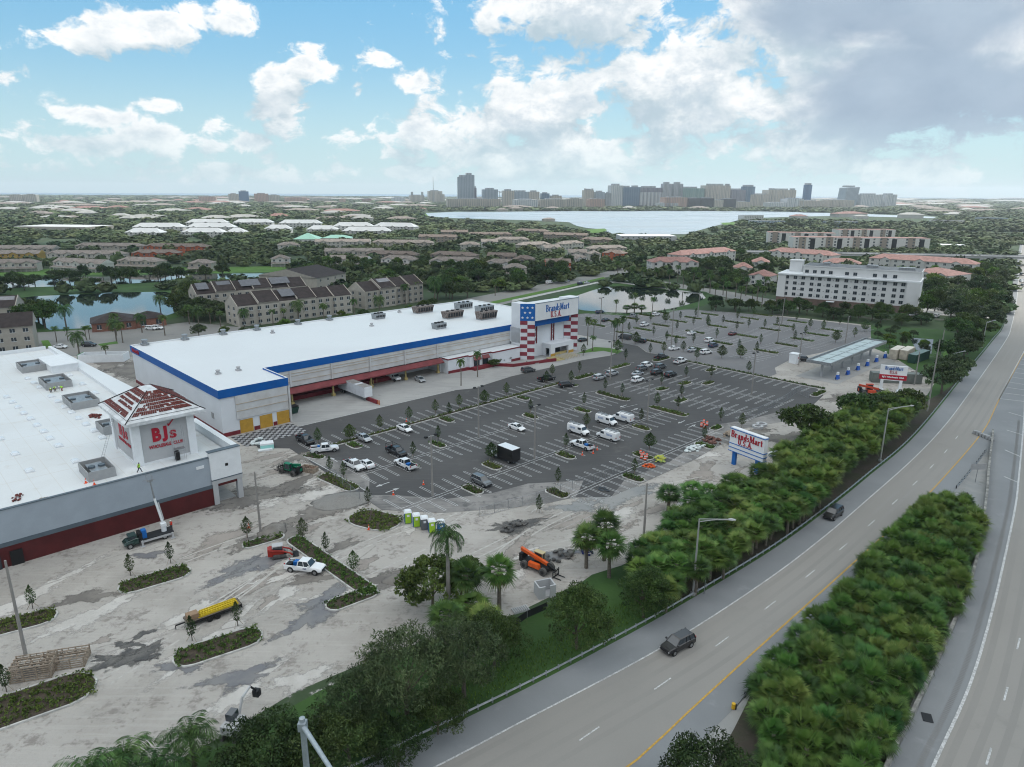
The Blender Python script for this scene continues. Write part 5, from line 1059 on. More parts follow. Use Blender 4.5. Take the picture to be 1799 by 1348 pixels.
MB().box(-6.75, -1.25, 4.0, 1.5, 1.25, 4.05).box(3, -1.25, 4.0, 6.7, 1.25, 4.05).build('roof', mat('trailer_roof', (.27, .26, .25), .7, .3, .6), tr)
MB().box(6.8, -1.2, 1.2, 6.84, 1.2, 3.95).build('front_panel', M['trim_white'], tr)
for x in (-5.4, -4.2):
    for sd_ in (-1, 1): wheel(tr, x, sd_ * 1.05, .5, .35, sd_)
MB().box(4.2, -.9, 0, 4.4, -.7, 1.14).box(4.2, .7, 0, 4.4, .9, 1.14).build('landing_leg', M['galv'], tr)
lw = thing('low_wall', 'low red wall with yellow bollards at the nose of the semi-trailer', 'wall', at(657, 708), SITE + pi / 2); MB().box(-1.6, -.25, 0, 3.5, .25, 1.1).build('wall', M['red'], lw)
for x in (-2, -2.6): MB().tube((x, 0, 0), (x, 0, 1.3), .14).build('bollard', mat('orange_post', (.45, .12, .03), .6) if x == -2 else bpy.data.materials['orange_post'], lw)
for i, (x, y) in enumerate([(650, 677), (656, 675), (662, 673), (712, 661)]):
    t = MB().tube((0, 0, 0), (0, 0, 1.3), .13, n=10).ball((0, 0, 1.3), .13, .13, .08).build('bollard', M['yellow_p'], None, loc=at(x, y)); meta(t, f'yellow bollard in front of the dock doors, {ORD[i]} from the left', 'bollard', 'yellow bollards at the dock')
# dumpster
du = thing('dumpster', 'dark green dumpster in the corner of the loading apron', 'dumpster', S(74.6, 158.8), SITE); MB().loft([[(-1.6, -.9, .2), (1.6, -.9, .2), (1.6, .9, .2), (-1.6, .9, .2)], [(-2, -1.1, 1.7), (2, -1.1, 1.7), (2, 1.1, 1.9), (-2, 1.1, 1.9)]]).build('bin', M['green_box'], du); MB().box(-2, -1.1, 1.9, 2, 1.1, 2.).build('lid', M['black'], du)
# ================= SIGNS AND POLES =================
def pylon(A, Bp, ztop_l, zb, label, red_text=True, posts='blue'):
    d = Bp - A; L_ = d.length; rz = atan2(d.y, d.x); t = thing('pylon_sign', label, 'sign', A, rz); return t, L_
# blue-legged sign by the hedge
A_ = at(1289, 816); A2 = at(1329, 832); d_ = (A2 - A_); LP = d_.length; rz = atan2(d_.y, d_.x)
zb_ = hfor(A_, 793); zt_ = hfor(A_, 752); 
ps = thing('pylon_sign', 'white roadside sign with red letters on two blue legs beside the palm belt', 'sign', A_, rz)
for x in (0, LP): MB().box(x - .4, -.3, 0, x + .4, .3, zb_).build('leg', M['sign_blue'], ps)
MB().box(-1.2, -.55, zb_, LP + 1.5, .55, zt_).build('sign_board', M['sign_face'], ps)
hh = zt_ - zb_; m = MB()
for f in (.0, .16, .33, .94): m.box(-1.3, -.62, zb_ + hh * f, LP + 1.6, .62, zb_ + hh * f + .15)
m.build('blue_rail', M['sign_blue'], ps)
w_ = LP + 2.7; cx = (LP + .3) / 2
put_serif('BrandsMart', M['bj_red'], hh * .27, ps, cx, -.57, zb_ + hh * .76, w_ * .92); put_serif('U.S.A.', M['bj_red'], hh * .22, ps, cx - .2, -.57, zb_ + hh * .5, w_ * .44)
# sign by the fuel station
A_ = at(1546, 690); A2 = at(1579, 693); d_ = A2 - A_; LP = d_.length; rz = atan2(d_.y, d_.x); zb_ = hfor(A_, 664); zt_ = hfor(A_, 645)
p2 = thing('pylon_sign', 'white and maroon roadside sign on two stubby white posts by the fuel station', 'sign', A_, rz)
for x in (0, LP): MB().box(x - .35, -.35, 1.2, x + .35, .35, zb_).box(x - .7, -.6, 0, x + .7, .6, 1.2).build('leg', M['trim_white'] if 1 else None, p2)
MB().box(-.8, -.3, zb_, LP + 1.2, .3, zt_ + .6).build('sign_board', M['sign_face'], p2); MB().box(-.85, -.36, zb_ - .25, LP + 1.25, .36, zb_ + (zt_ - zb_) * .36).build('lower_panel', M['bj_red'], p2); MB().box(-.3, -.3, zb_ - .5, LP + .3, .3, zb_ - .27).build('beam', M['trim_white'], p2)
hh = zt_ + .6 - zb_; put_serif('BrandsMart', M['sign_blue'], hh * .27, p2, LP / 2 + .2, -.32, zb_ + hh * .82, LP * .95); put_serif('U.S.A.', M['bj_red'], hh * .22, p2, LP / 2 + .2, -.32, zb_ + hh * .52, LP * .42)
wall_text("BJ's Wholesale Club", .62, M['trim_white'], p2, LP / 2 + .2, -.40, zb_ + hh * .13, 0, sx=1.1)
# light poles
M['pole'] = mat('concrete_pole', (.27, .26, .245), .8, .15, .6); M['steel'] = mat('lamp_steel', (.36, .37, .36), .45, .1, 1., metal=.3)
def pole(x, y, ytop, label, grp, heads=2, r=.16):
    p = at(x, y); h = hfor(p, ytop); key = ('pole', heads, r)
    if key in PROTO:
        t = copy_thing(PROTO[key], p, SITE, label, grp); t.scale = (1, 1, h / 12.); return t
    t = thing('light_pole', label, 'light pole', p, SITE, grp); t.scale = (1, 1, h / 12.); PROTO[key] = t
    MB().tube((0, 0, 0), (0, 0, 12), r * 1.35, r * .8, n=8).build('pole', M['pole'], t)
    if heads:
        m = MB().box(-1.1, -.05, 11.75, 1.1, .05, 11.85)
        m.build('crossarm', M['steel'], t)
        for s_ in (-1, 1): MB().loft([[(s_ * 1.1 - .35, -.3, 11.75), (s_ * 1.1 + .35, -.3, 11.75), (s_ * 1.1 + .35, .3, 11.75), (s_ * 1.1 - .35, .3, 11.75)], [(s_ * 1.1 - .2, -.2, 12.05), (s_ * 1.1 + .2, -.2, 12.05), (s_ * 1.1 + .2, .2, 12.05), (s_ * 1.1 - .2, .2, 12.05)]]).build('lamp_head', M['black'], t)
    return t
for x, y, yt, hd2, lb in [(760, 872, 765, 2, 'twin-headed light pole at the dirty lower edge of the near lot'), (841, 768, 679, 2, 'twin-headed light pole left of centre in the near lot'), (939, 806, 712, 2, 'twin-headed light pole behind the black box truck'), (1137, 738, 667, 2, 'light pole right of the four white vans'),
                          (1072, 667, 599, 2, 'light pole beside two silver SUVs'), (1320, 693, 619, 2, 'light pole in the right rows of the near lot'), (1179, 613, 542, 2, 'light pole by the front hedge of the far lot'), (1055, 571, 523, 2, 'light pole between the flag tower and the pond'), (1226, 557, 514, 2, 'light pole beside the pond at the back of the far lot'),
                          (1373, 572, 525, 2, 'light pole in front of the left end of the hotel'), (1366, 602, 560, 0, 'thin bare pole in the middle of the far lot'), (1403, 642, 585, 2, 'light pole beside the white kiosk'), (1485, 603, 556, 2, 'light pole at the back of the far lot near the fuel canopy'),
                          (45, 1150, 985, 0, 'tall bare concrete pole at the left edge behind the timber crates'), (458, 935, 829, 0, 'bare concrete pole in the dirt island by the red track loader'), (1131, 941, 849, 0, 'bare concrete pole left of the palm belt'), (1629, 723, 597, 0, 'tall bare pole right of the roadside sign'), (1650, 632, 580, 0, 'bare pole at the grass strip behind the containers'), (1606, 677, 618, 0, 'bare pole beside the office trailer')]:
    pole(x, y, yt, lb, 'light poles around the lots', hd2)
def streetlight(x, y, yt, xa, ya, label):
    p = at(x, y); h = hfor(p, yt); q = at(xa, ya, h); d = q - Vector((p.x, p.y, h)); d.z = 0; Ld = min(d.length, 6.5); rz = atan2(d.y, d.x)
    t = thing('street_lamp', label, 'street lamp', p, rz, 'street lamps along the ramp')
    MB().tube((0, 0, 0), (0, 0, h), .17, .11, n=8).box(-.3, -.3, 0, .3, .3, .5).build('pole', M['steel'], t)
    MB().path([(0, 0, h - .4), (Ld * .5, 0, h - .02), (Ld - .6, 0, h + .02)], .07).path([(0, 0, h), (Ld - .6, 0, h + .1)], .06).build('arm', M['steel'], t)
    MB().loft([[(Ld - .7, -.12, h), (Ld - .7, .12, h), (Ld - .7, .12, h + .15), (Ld - .7, -.12, h + .15)], [(Ld - .3, -.24, h - .02), (Ld - .3, .24, h - .02), (Ld - .3, .2, h + .2), (Ld - .3, -.2, h + .2)], [(Ld + .25, -.15, h), (Ld + .25, .15, h), (Ld + .25, .12, h + .1), (Ld + .25, -.12, h + .1)]]).build('lamp_head', M['panel_grey'], t)
streetlight(1217, 1046, 912, 1289, 914, 'tall street lamp with its arm over the ramp, nearest the camera')
streetlight(1546, 811, 718, 1605, 713, 'street lamp over the ramp beside the middle of the palm belt')
streetlight(1670, 652, 621, 1713, 614, 'street lamp over the ramp beyond the roadside sign')
streetlight(1725, 611, 566, 1760, 561, 'street lamp over the ramp farthest away by the green trees')
# gantry pole in the foreground
gp = at(548, 1448); h = hfor(gp, 1262)
gt = thing('mast_arm', 'thick grey steel mast with a sloping arm rising at the bottom edge', 'traffic mast', gp, 0.); 
MB().tube((0, 0, 0), (0, 0, h), .30, .24, n=16).ball((0, 0, h), .27, .27, .1, 12).build('mast', mat('mast_steel', (.36, .41, .44), .45, .15, 2., metal=.3), gt)
q = at(585, 1348, h - 2.3); e = at(640, 1500, h - 3.0); tip = (q - gp).normalized()
dv = at(600, 1380, h - .9) - gp; ev = Vector((dv.x, dv.y, 0)).normalized() * 9
MB().tube((0, 0, h - .75), (ev.x, ev.y, h - .95), .22, .17, n=16).build('arm', bpy.data.materials['mast_steel'], gt)
MB().box(-.34, -.34, h - 1.15, .34, .34, h - .35).build('clamp', bpy.data.materials['mast_steel'], gt)
# guardrail along the ramp
def guardrail(P, label, off=0., h=.72, group=None, st=1.9, terminal=False):
    P = resample(P, max(4, int(length(P) / st)))
    t = thing('guardrail', label, 'guardrail', (0, 0, 0), 0, group); m = MB(); m2 = MB()
    for i in range(len(P) - 1):
        a, b_ = P[i], P[i + 1]; d = (b_ - a).normalized(); n_ = Vector((-d.y, d.x, 0)); 
        prof = [(.0, .0), (.06, .07), (.0, .14), (.06, .24), (.0, .31)]
        for j in range(4):
            o0, z0 = prof[j]; o1, z1 = prof[j + 1]
            m.poly([tuple(a + n_ * o0) [:2] + (h - .31 + z0,), tuple(b_ + n_ * o0)[:2] + (h - .31 + z0,), tuple(b_ + n_ * o1)[:2] + (h - .31 + z1,), tuple(a + n_ * o1)[:2] + (h - .31 + z1,)])
        q = a + n_ * .12; m2.box(q.x - .08, q.y - .08, 0, q.x + .08, q.y + .08, h - .02, rz=atan2(d.y, d.x))
    m.build('rail', M['galv'], t); o = m2.build('posts', M['dark'] if terminal else M['galv'], t); o['kind'] = 'stuff'
guardrail(offs(GR, .25)[:int(len(GR) * .9)], 'long galvanised guardrail curving along the left edge of the ramp', st=1.9)
guardrail(px([(1294, 1248), (1323, 1209), (1345, 1190)]), 'short guardrail end with yellow terminal beside the median palms', terminal=True)
ye = at(1288, 1246); meta(MB().tube((0, 0, .1), (0, 0, .75), .22, n=10).build('rail_terminal', mat('terminal_yellow', (.60, .36, .02), .5), None, loc=ye), 'yellow rail terminal at the lower end of the short guardrail', 'rail terminal')
guardrail(px([(1681, 859), (1712, 822), (1734, 792)]), 'guardrail with dark posts in the gore between ramp and highway', terminal=True)
cb = thing('barrier_wall', 'low weathered concrete barrier wall along the highway shoulder beside the median palms', 'barrier', (0, 0, 0)); m = MB()
P = resample(BR + [at(1743.5, 761)], 90); A_, B_ = offs(P, .2), offs(P, -.2)
for i in range(89): m.loft([[(A_[i].x, A_[i].y, 0), (B_[i].x, B_[i].y, 0), (B_[i].x, B_[i].y, .95), (A_[i].x, A_[i].y, .95)], [(A_[i + 1].x, A_[i + 1].y, 0), (B_[i + 1].x, B_[i + 1].y, 0), (B_[i + 1].x, B_[i + 1].y, .95), (A_[i + 1].x, A_[i + 1].y, .95)]], cap=i in (0, 88))
m.build('wall', mat('old_concrete', (.30, .30, .28), .85, 0, .8, col2=(.12, .12, .115), bump=.3), cb)
cc = thing('crash_cushion', 'grey striped crash cushion at the tip of the concrete barrier', 'crash cushion', at(1743, 775), R(100)); m = MB()
for i in range(6): m.box(i * .9, -.5, .1, i * .9 + .6, .5, .85)
m.build('segments', M['screen'], cc); MB().box(-.3, -.42, 0, 5.4, .42, .1).build('base', M['dark'], cc)
# road signs
def rsign(x, y, yt, label, w_, hh_, m_, rz):
    p = at(x, y); h = hfor(p, yt); t = thing('road_sign', label, 'road sign', p, rz); MB().tube((0, 0, 0), (0, 0, h), .06, n=6).build('post', M['galv'], t); MB().box(-w_ / 2, -.09, h - hh_, w_ / 2, -.06, h).build('panel', m_, t)
rsign(1713, 848, 815, 'back of a grey rectangular road sign in the gore', 3.2, 1.2, M['screen'], R(5)); rsign(1237, 1044, 997, 'small thin sign post behind the near street lamp', .5, .5, M['galv'], R(0))
gd = MB().box(-.7, -.5, 0, .7, .5, .03).build('drain_grate', M['dark'], None, loc=at(1629, 1261, .07), rz=R(70)); meta(gd, 'dark rectangular drain grate in the highway shoulder', 'drain grate')
# overpass at the top right
b0, b1 = at(1560, 462), at(1850, 468); bd = b1 - b0; br = thing('road_bridge', 'concrete road bridge crossing the highway at the right edge', 'bridge', b0, atan2(bd.y, bd.x))
BL = bd.length + 40; MB().box(-120, 0, 5.0, BL, 14, 6.2).build('deck', M['panel_grey'], br); MB().box(-120, -.3, 6.2, BL, 0, 7.1).box(-120, 14, 6.2, BL, 14.3, 7.1).build('parapet', M['screen'], br)
MB().prism([(-120, 14.2), (-120, -.2), (at(1784, 470) - b0).to_2d() and (BL * .42, -.2), (BL * .42, 14.2)], 0, 4.99).build('abutment', M['grass'], br)
MB().box(BL * .421, 0, 0, BL * .45, 14, 4.99).build('pier', M['panel_grey'], br)
# ================= SITE MACHINES =================
M['orange'] = mat('machine_orange', (.62, .10, .015), .4, .12, 1.5); M['mred'] = mat('machine_red', (.35, .03, .02), .45, .2, 1.5); M['mgreen'] = mat('machine_green', (.0, .16, .075), .4, .1, 1.)
M['wood'] = mat('raw_timber', (.33, .27, .21), .85, .35, 3.); M['pvc'] = mat('white_wrap', (.62, .68, .68), .5, .15, 2.)
def bigwheel(t, x, y, r=.62, w_=.45):
    s_ = 1 if y > 0 else -1; q = MB().tube((x, y - w_ / 2, r), (x, y + w_ / 2, r), r, n=18).build('tyre', M['dust_tyre'], t); MB().tube((x, y + w_ / 2 * s_, r), (x, y + (w_ / 2 + .03) * s_, r), r * .5, n=12).build('rim', M['trimb'], q)
M['dust_tyre'] = mat('dusty_tyre', (.10, .098, .095), .9, .3, 3.)
def telehandler(label, p, rz, pm, boom=True, sc_=1.):
    t = thing('telehandler', label, 'telehandler', p, rz); t.scale = (sc_,) * 3
    for x in (-1.7, 1.7):
        for y in (-1.0, 1.0): bigwheel(t, x, y)
    MB().box(-2.6, -.65, .6, 2.3, .65, 1.15).box(-2.9, -.7, .7, -2.3, .7, 2.0).build('chassis', M['black'], t)
    MB().loft([[(-.9, -1.15, .75), (1.1, -1.15, .75), (1.1, -.6, .75), (-.9, -.6, .75)], [(-.9, -1.1, 1.4), (.9, -1.1, 1.4), (.9, -.6, 1.45), (-.9, -.6, 1.45)]]).box(-2.95, -.55, 1.1, -2.91, .0, 1.7).build('engine_cover', pm, t)
    MB().box(-.8, .3, 1.1, .8, 1.0, 1.3).build('cab_floor', pm, t); MB().box(-.75, .32, 1.3, .6, .98, 2.5).build('cab_glass', M['cglass'], t)
    m = MB()
    for x in (-.8, .62):
        for y in (.3, 1.0): m.tube((x, y, 1.3), (x, y, 2.55), .05)
    m.box(-.9, .22, 2.52, .75, 1.08, 2.62); m.build('cab_frame', mat('cab_tan', (.45, .38, .22), .6) if pm.name == 'machine_orange' else pm, t)
    bo = MB().loft([[(-2.9, -.32, 2.25), (-2.9, .12, 2.25), (-2.9, .12, 2.75), (-2.9, -.32, 2.75)], [(1.9, -.32, 1.35), (1.9, .12, 1.35), (1.9, .12, 1.8), (1.9, -.32, 1.8)]]).build('boom', pm, t)
    MB().loft([[(1.9, -.25, 1.38), (1.9, .05, 1.38), (1.9, .05, 1.7), (1.9, -.25, 1.7)], [(3.3, -.25, .8), (3.3, .05, .8), (3.3, .05, 1.15), (3.3, -.25, 1.15)]]).build('boom_tip', M['black'], bo)
    m = MB().box(3.3, -.9, .15, 3.42, .7, .3).box(3.3, -.9, .9, 3.42, .7, 1.05)
    for y in (-.85, -.3, .2, .62): m.box(3.3, y, .15, 3.42, y + .08, 1.25)
    for y in (-.6, .4): m.box(3.42, y, .12, 4.6, y + .14, .18)
    m.build('fork_carriage', M['black'], t); return t
telehandler('orange telehandler with lowered boom facing the dark trees', at(944, 1000), R(-38), M['orange'], sc_=1.02)
telehandler('green telehandler driving on the crushed rock beside the brick trough', at(511, 832), R(150), M['mgreen'], sc_=.95)
# red track loader
tl_ = thing('track_loader', 'red compact track loader behind the white pickup', 'track loader', at(492, 978), R(20))
for y in (-.75, .75): MB().loft([[(-1.2, y - .2, .15), (-1.2, y + .2, .15), (-.9, y + .2, .75), (-.9, y - .2, .75)], [(1.1, y - .2, 0.02), (1.1, y + .2, .02), (.8, y + .2, .6), (.8, y - .2, .6)]]).box(-1., y - .2, 0, .95, y + .2, .3).build('track', M['dust_tyre'], tl_)
MB().box(-1.5, -.55, .4, .6, .55, 1.2).box(-1.75, -.6, .5, -1.1, .6, 1.7).build('body', M['mred'], tl_)
MB().box(-.95, -.5, 1.2, .45, .5, 2.0).build('cab', M['cglass'], tl_); MB().box(-1.05, -.6, 2.0, .55, .6, 2.12).build('cab_roof', M['panel_grey'], tl_)
for y in (-.72, .72): MB().path([(-1.5, y, 1.6), (.2, y, 1.3), (1.5, y, .75), (1.9, y, .35)], .12, 6).build('lift_arm', M['mred'], tl_)
MB().box(1.9, -.95, .05, 2.05, .95, .75).box(2.05, -.95, .05, 2.8, .95, .12).build('bucket', M['black'], tl_)
# bucket / lift truck at the grey wall
bt = thing('crane_truck', 'dark green truck with raised white crane boom against the maroon wall', 'crane truck', at(262, 951), SITE + R(180) + R(-3)); sc1 = 1.0
MB().loft([sect(1.6, .5, 1.5, .98, .9), sect(2.0, .5, 1.55, .98, .88), sect(3.3, .5, 1.3, .95, .82), sect(3.7, .6, 1.0, .85, .75)]).box(1.75, -.8, 1.5, 2.9, .8, 2.05).build('cab', paint('dark green', PC['dark green']), bt)
MB().box(2.0, -.82, 1.55, 2.8, .82, 1.95).box(2.9, -.7, 1.5, 2.96, .7, 1.95).build('windows', M['cglass'], bt)
MB().box(-3.6, -1.1, .9, 1.5, 1.1, 1.05, 0).box(-3.4, -1.15, .55, 1.4, -1.0, .897, 1).box(-3.4, 1.0, .55, 1.4, 1.15, .897, 1).box(-3.6, -.4, .5, 1.8, .4, .89, 0).build('flatbed', [M['dark'], M['panel_grey']], bt)
MB().box(1.0, -.9, 1.05, 1.5, .9, 2.1).build('headboard', M['black'], bt); MB().box(.3, -.3, 1.06, 1.0, .7, 2.4).build('blue_tank', M['sign_blue'], bt)
MB().box(.8, -.98, .95, 1.55, -1.0, 1.4).build('side_decal', mat('decal_green', (.05, .35, .10), .5), bt)
for x in (-2.2, 2.9):
    for sd_ in (-1, 1): wheel(bt, x, sd_ * .9, .45, .3, sd_)
for x, y in ((-3.3, 1.3), (-3.3, -1.3), (1.2, 1.3), (1.2, -1.3)): MB().box(x - .12, y - .12, .06, x + .12, y + .12, 1.0).box(x - .35, y - .3, 0, x + .35, y + .3, .06).build('outrigger', M['panel_grey'], bt)
MB().tube((-2.4, 0, 1.05), (-2.4, 0, 2.0), .4, n=12).box(-2.8, -.45, 2.0, -2.0, .45, 2.5).build('crane_base', M['trim_white'], bt)
bm = MB().tube((-2.4, -.1, 2.4), (-1.75, -.45, 6.9), .20, .18, n=8).build('boom', M['trim_white'], bt)
MB().tube((-1.75, -.45, 6.9), (-1.55, -.6, 9.9), .14, .11, n=8).build('boom_extension', M['galv'], bm); MB().tube((-2.55, -.1, 3.0), (-2.2, -.42, 6.0), .13, n=8).build('boom_cylinder', M['panel_grey'], bm)
MB().box(-1.9, -1., 9.9, -1.1, -.3, 10.0).tube((-1.9, -1, 10), (-1.9, -1, 10.9), .03).tube((-1.1, -.3, 10), (-1.1, -.3, 10.9), .03).tube((-1.9, -.3, 10), (-1.9, -.3, 10.9), .03).tube((-1.1, -1, 10), (-1.1, -1, 10.9), .03).tube((-1.9, -1, 10.9), (-1.1, -1, 10.9), .03).tube((-1.9, -.3, 10.9), (-1.1, -.3, 10.9), .03).tube((-2.4, -.7, 10.), (-.5, -.7, 10.2), .05).build('work_platform', M['galv'], bm)
# flatbed trailer with yellow ladders
fp = (at(318, 1104) + at(421, 1066)) / 2; fd = at(421, 1066) - at(318, 1104); fl = thing('flatbed_trailer', 'brown flatbed trailer loaded with yellow ladders', 'trailer', fp, atan2(fd.y, fd.x)); FL = fd.length / 2
MB().box(-FL + .6, -.95, .75, FL, .95, .9).build('deck', mat('trailer_deck', (.17, .145, .12), .8, .3, 1.2), fl); MB().box(-FL + .6, -.99, .55, FL, -.951, .92).box(-FL + .6, .951, .55, FL, .99, .92).box(-FL - .6, -.1, .6, -FL + .6, .1, .72).box(FL, -.95, .3, FL + .1, .95, .85).path([(-FL - .6, 0, .6), (-FL - .6, 0, .1)], .06).build('frame', M['black'], fl)
for x in (-.4, .6):
    for y in (-1.0, 1.0): MB().tube((x, y - .1, .38), (x, y + .1, .38), .38, n=14).build('wheel', M['tyre'], fl)
M['ladder'] = mat('yellow_fibreglass', (.68, .50, .02), .5, .15, 2.)
for k in range(6):
    m = MB(); y0 = -.7 + (k % 3) * .46; z0 = .95 + (k // 3) * .17; x0 = -FL * .45 + k * .1; x1 = FL * .92
    for y in (y0, y0 + .4): m.box(x0, y, z0, x1, y + .06, z0 + .12)
    n = int((x1 - x0) / .33)
    for i in range(n): m.box(x0 + .1 + i * .33, y0 + .06, z0 + .03, x0 + .16 + i * .33, y0 + .4, z0 + .08)
    o = m.build('ladder', M['ladder'], None, loc=fp, rz=atan2(fd.y, fd.x)); meta(o, f'yellow ladder on the flatbed trailer, {ORD[k]} of the stack counted from the near lower side', 'ladder', 'yellow ladders on the flatbed')
bx = MB().box(-FL + .8, -.6, .91, -FL + 2.2, .5, 1.65).build('crate', mat('brown_crate', (.28, .19, .12), .7, .1, 2.), None, loc=fp, rz=atan2(fd.y, fd.x)); meta(bx, 'brown crate at the front of the flatbed trailer', 'crate')
# timber formwork crates
for (x0, y0, x1, y1, ln, wd, h_, lb) in [(62, 1196, 72, 1150, 4.2, 2.6, 1.7, 'open timber frame stack behind the near-left planting island, left one'), (118, 1178, 125, 1140, 4.4, 2.4, 1.2, 'open timber frame stack behind the near-left planting island, right one')]:
    t = thing('timber_frame', lb, 'timber frames', at(x0, y0 - 12), R(16)); m = MB()
    for z in np.arange(.1, h_, .28):
        for y in (-wd / 2, wd / 2): m.box(-ln / 2, y - .05, z, ln / 2, y + .05, z + .1)
        for x in (-ln / 2, ln / 2): m.box(x - .05, -wd / 2, z + .01, x + .05, wd / 2, z + .11)
    for x in np.linspace(-ln / 2, ln / 2, 7): m.box(x - .05, -wd / 2, h_, x + .05, wd / 2, h_ + .08)
    for y in np.linspace(-wd / 2, wd / 2, 5): m.box(-ln / 2 - .1, y - .05, h_ + .09, ln / 2 + .1, y + .05, h_ + .18)
    for x in (-ln / 2, -ln / 6, ln / 6, ln / 2):
        for y in (-wd / 2, wd / 2): m.box(x - .06, y - .07, 0, x + .06, y + .07, h_ + .2)
    m.build('timber', M['wood'], t)
# porta-potties
pots = [(717, 918, 'lime', 'lime'), (732, 924, 'lime', 'lime'), (746, 929, 'grey', 'grey'), (759, 934, 'lime', 'lime'), (775, 936, 'blue', 'blue')]
pm_ = {'lime': mat('toilet_lime', (.33, .55, .03), .5), 'grey': mat('toilet_grey', (.12, .13, .14), .5), 'blue': mat('toilet_blue', (.03, .13, .30), .5)}; lbs = ['green portable toilet with blue sides, leftmost of five', 'green portable toilet, second from the left of five', 'grey portable toilet in the middle of the row', 'green portable toilet right of the grey one', 'blue portable toilet partly behind the palm fronds']
for (x, y, c_, _), lb in zip(pots, lbs):
    t = thing('portable_toilet', lb, 'portable toilet', at(x, y), SITE - R(90 - 40) + R(90), 'portable toilets beside the lot'); t.rotation_euler.z = R(14)
    MB().box(-.6, -.6, .1, .6, .6, 2.05).build('cabin', pm_['blue'] if c_ != 'grey' else pm_['grey'], t); MB().box(-.5, -.66, .15, .5, -.6, 2.0).build('door', pm_[c_], t)
    MB().loft([[(-.66, -.68, 2.05), (.66, -.68, 2.05), (.66, .66, 2.05), (-.66, .66, 2.05)], [(-.45, -.5, 2.3), (.45, -.5, 2.3), (.45, .5, 2.3), (-.45, .5, 2.3)]]).build('roof', M['trim_white'], t); MB().box(-.22, -.68, 1.35, .22, -.66, 1.75).build('door_notice', M['trim_white'], t)
# small site clutter
def cone(x, y, label, z=.05, s=1.):
    if 'cone' in PROTO: t = copy_thing(PROTO['cone'], at(x, y) + Vector((0, 0, z)), 0, label, 'orange traffic cones'); t.scale = (s, s, s); return
    t = thing('traffic_cone', label, 'traffic cone', at(x, y) + Vector((0, 0, z)), 0, 'orange traffic cones'); PROTO['cone'] = t
    MB().box(-.22, -.22, 0, .22, .22, .04).tube((0, 0, .04), (0, 0, .9), .17, .04, n=10).build('body', mat('cone_orange', (.75, .08, .02), .5), t); MB().tube((0, 0, .45), (0, 0, .62), .115, .085, n=10).build('band', M['trim_white'], t)
for x, y, lb in [(1023, 800, 'orange cone left of the three behind the white pickup'), (1042, 797, 'orange cone in the middle of the three behind the white pickup'), (1049, 791, 'orange cone rightmost of the three behind the white pickup'), (648, 931, 'orange cone at the tip of the large dirt island'), (714, 741, 'cone in the planted median above the white sedan'), (744, 852, 'red cone lying by the bays left of the twin-headed pole'), (691, 870, 'red cone near the painted arrow'), (437, 928, 'orange cone in the island with the bare pole'), (151, 846, 'orange cone on the club roof by the front screen box'), (166, 852, 'second orange cone on the club roof front edge')]:
    cone(x, y, lb, .05 if y < 845 or y > 853 or x > 200 else 8.4)
for o in list(bpy.data.objects):
    if o.get('label', '').endswith('by the front screen box'): p = at(151, 849, ZB); o.location = p
    if o.get('label', '').endswith('club roof front edge'): p = at(166, 852, ZB); o.location = p
def barrel(x, y, label):
    if 'barrel' in PROTO: copy_thing(PROTO['barrel'], at(x, y) + Vector((0, 0, .05)), 0, label, 'orange and white construction barrels'); return
    t = thing('traffic_barrel', label, 'construction barrel', at(x, y) + Vector((0, 0, .05)), 0, 'orange and white construction barrels'); PROTO['barrel'] = t
    MB().tube((0, 0, 0), (0, 0, .1), .35, n=12, mi=1).tube((0, 0, .1), (0, 0, .4), .29, .28, n=12).tube((0, 0, .4), (0, 0, .6), .28, .27, n=12, mi=2).tube((0, 0, .6), (0, 0, .8), .27, .25, n=12).tube((0, 0, .8), (0, 0, .95), .25, .24, n=12, mi=2).tube((0, 0, .95), (0, 0, 1.1), .24, .2, n=12).build('drum', [bpy.data.materials['cone_orange'], M['tyre'], M['trim_white']], t)
BX = [(1125, 800), (1130, 803), (1136, 806), (1127, 806), (1133, 809), (1232, 750), (1238, 753), (1242, 748), (1236, 745)]
for i, (x, y) in enumerate(BX): barrel(x, y, f'striped barrel, {ORD[i]} of the pack by the orange tarpaulin' if i < 5 else f'striped barrel, {ORD[i - 5]} of the pack at the end of the yellow line')
def crumple(name, label, cat, x, y, sx, sy, sz, m_, seed=0, z=.03, grp=None, lumps=None):
    """a heap: one noisy dome for loose material, or a scatter of irregular lumps"""
    r_ = random.Random(seed); m = MB(); lumps = (name not in ('gravel_heap', 'dirt_heap')) if lumps is None else lumps
    if lumps:
        for i in range(26):
            a, q = r_.uniform(0, 6.28), r_.random() ** .6; bx_, by_ = sx * q * cos(a), sy * q * sin(a); s_ = min(sx, sy) * r_.uniform(.18, .36); k = len(m.v); m.ball((bx_, by_, sz * (1 - q) * .6 + s_ * .4), s_ * r_.uniform(.7, 1.5), s_ * r_.uniform(.6, 1.2), s_ * r_.uniform(.4, .8), 6)
            m.v[k:] = [(p_[0] + r_.uniform(-.12, .12) * s_, p_[1] + r_.uniform(-.12, .12) * s_, max(0, p_[2] + r_.uniform(-.12, .12) * s_)) for p_ in m.v[k:]]
    else:
        n = 22; rings = []
        for i in range(8): f = i / 7; q = 1.08 - f; rings.append([(sx * q * cos(2 * pi * j / n) * (1 + .22 * (r_.random() - .5)), sy * q * sin(2 * pi * j / n) * (1 + .22 * (r_.random() - .5)), sz * (f ** 1.4) * (1 + .25 * (r_.random() - .5))) for j in range(n)])
        m.loft(rings)
    return meta(m.build(name, m_, None, not lumps, loc=at(x, y) + Vector((0, 0, z)), rz=r_.random() * 3), label, cat, grp)
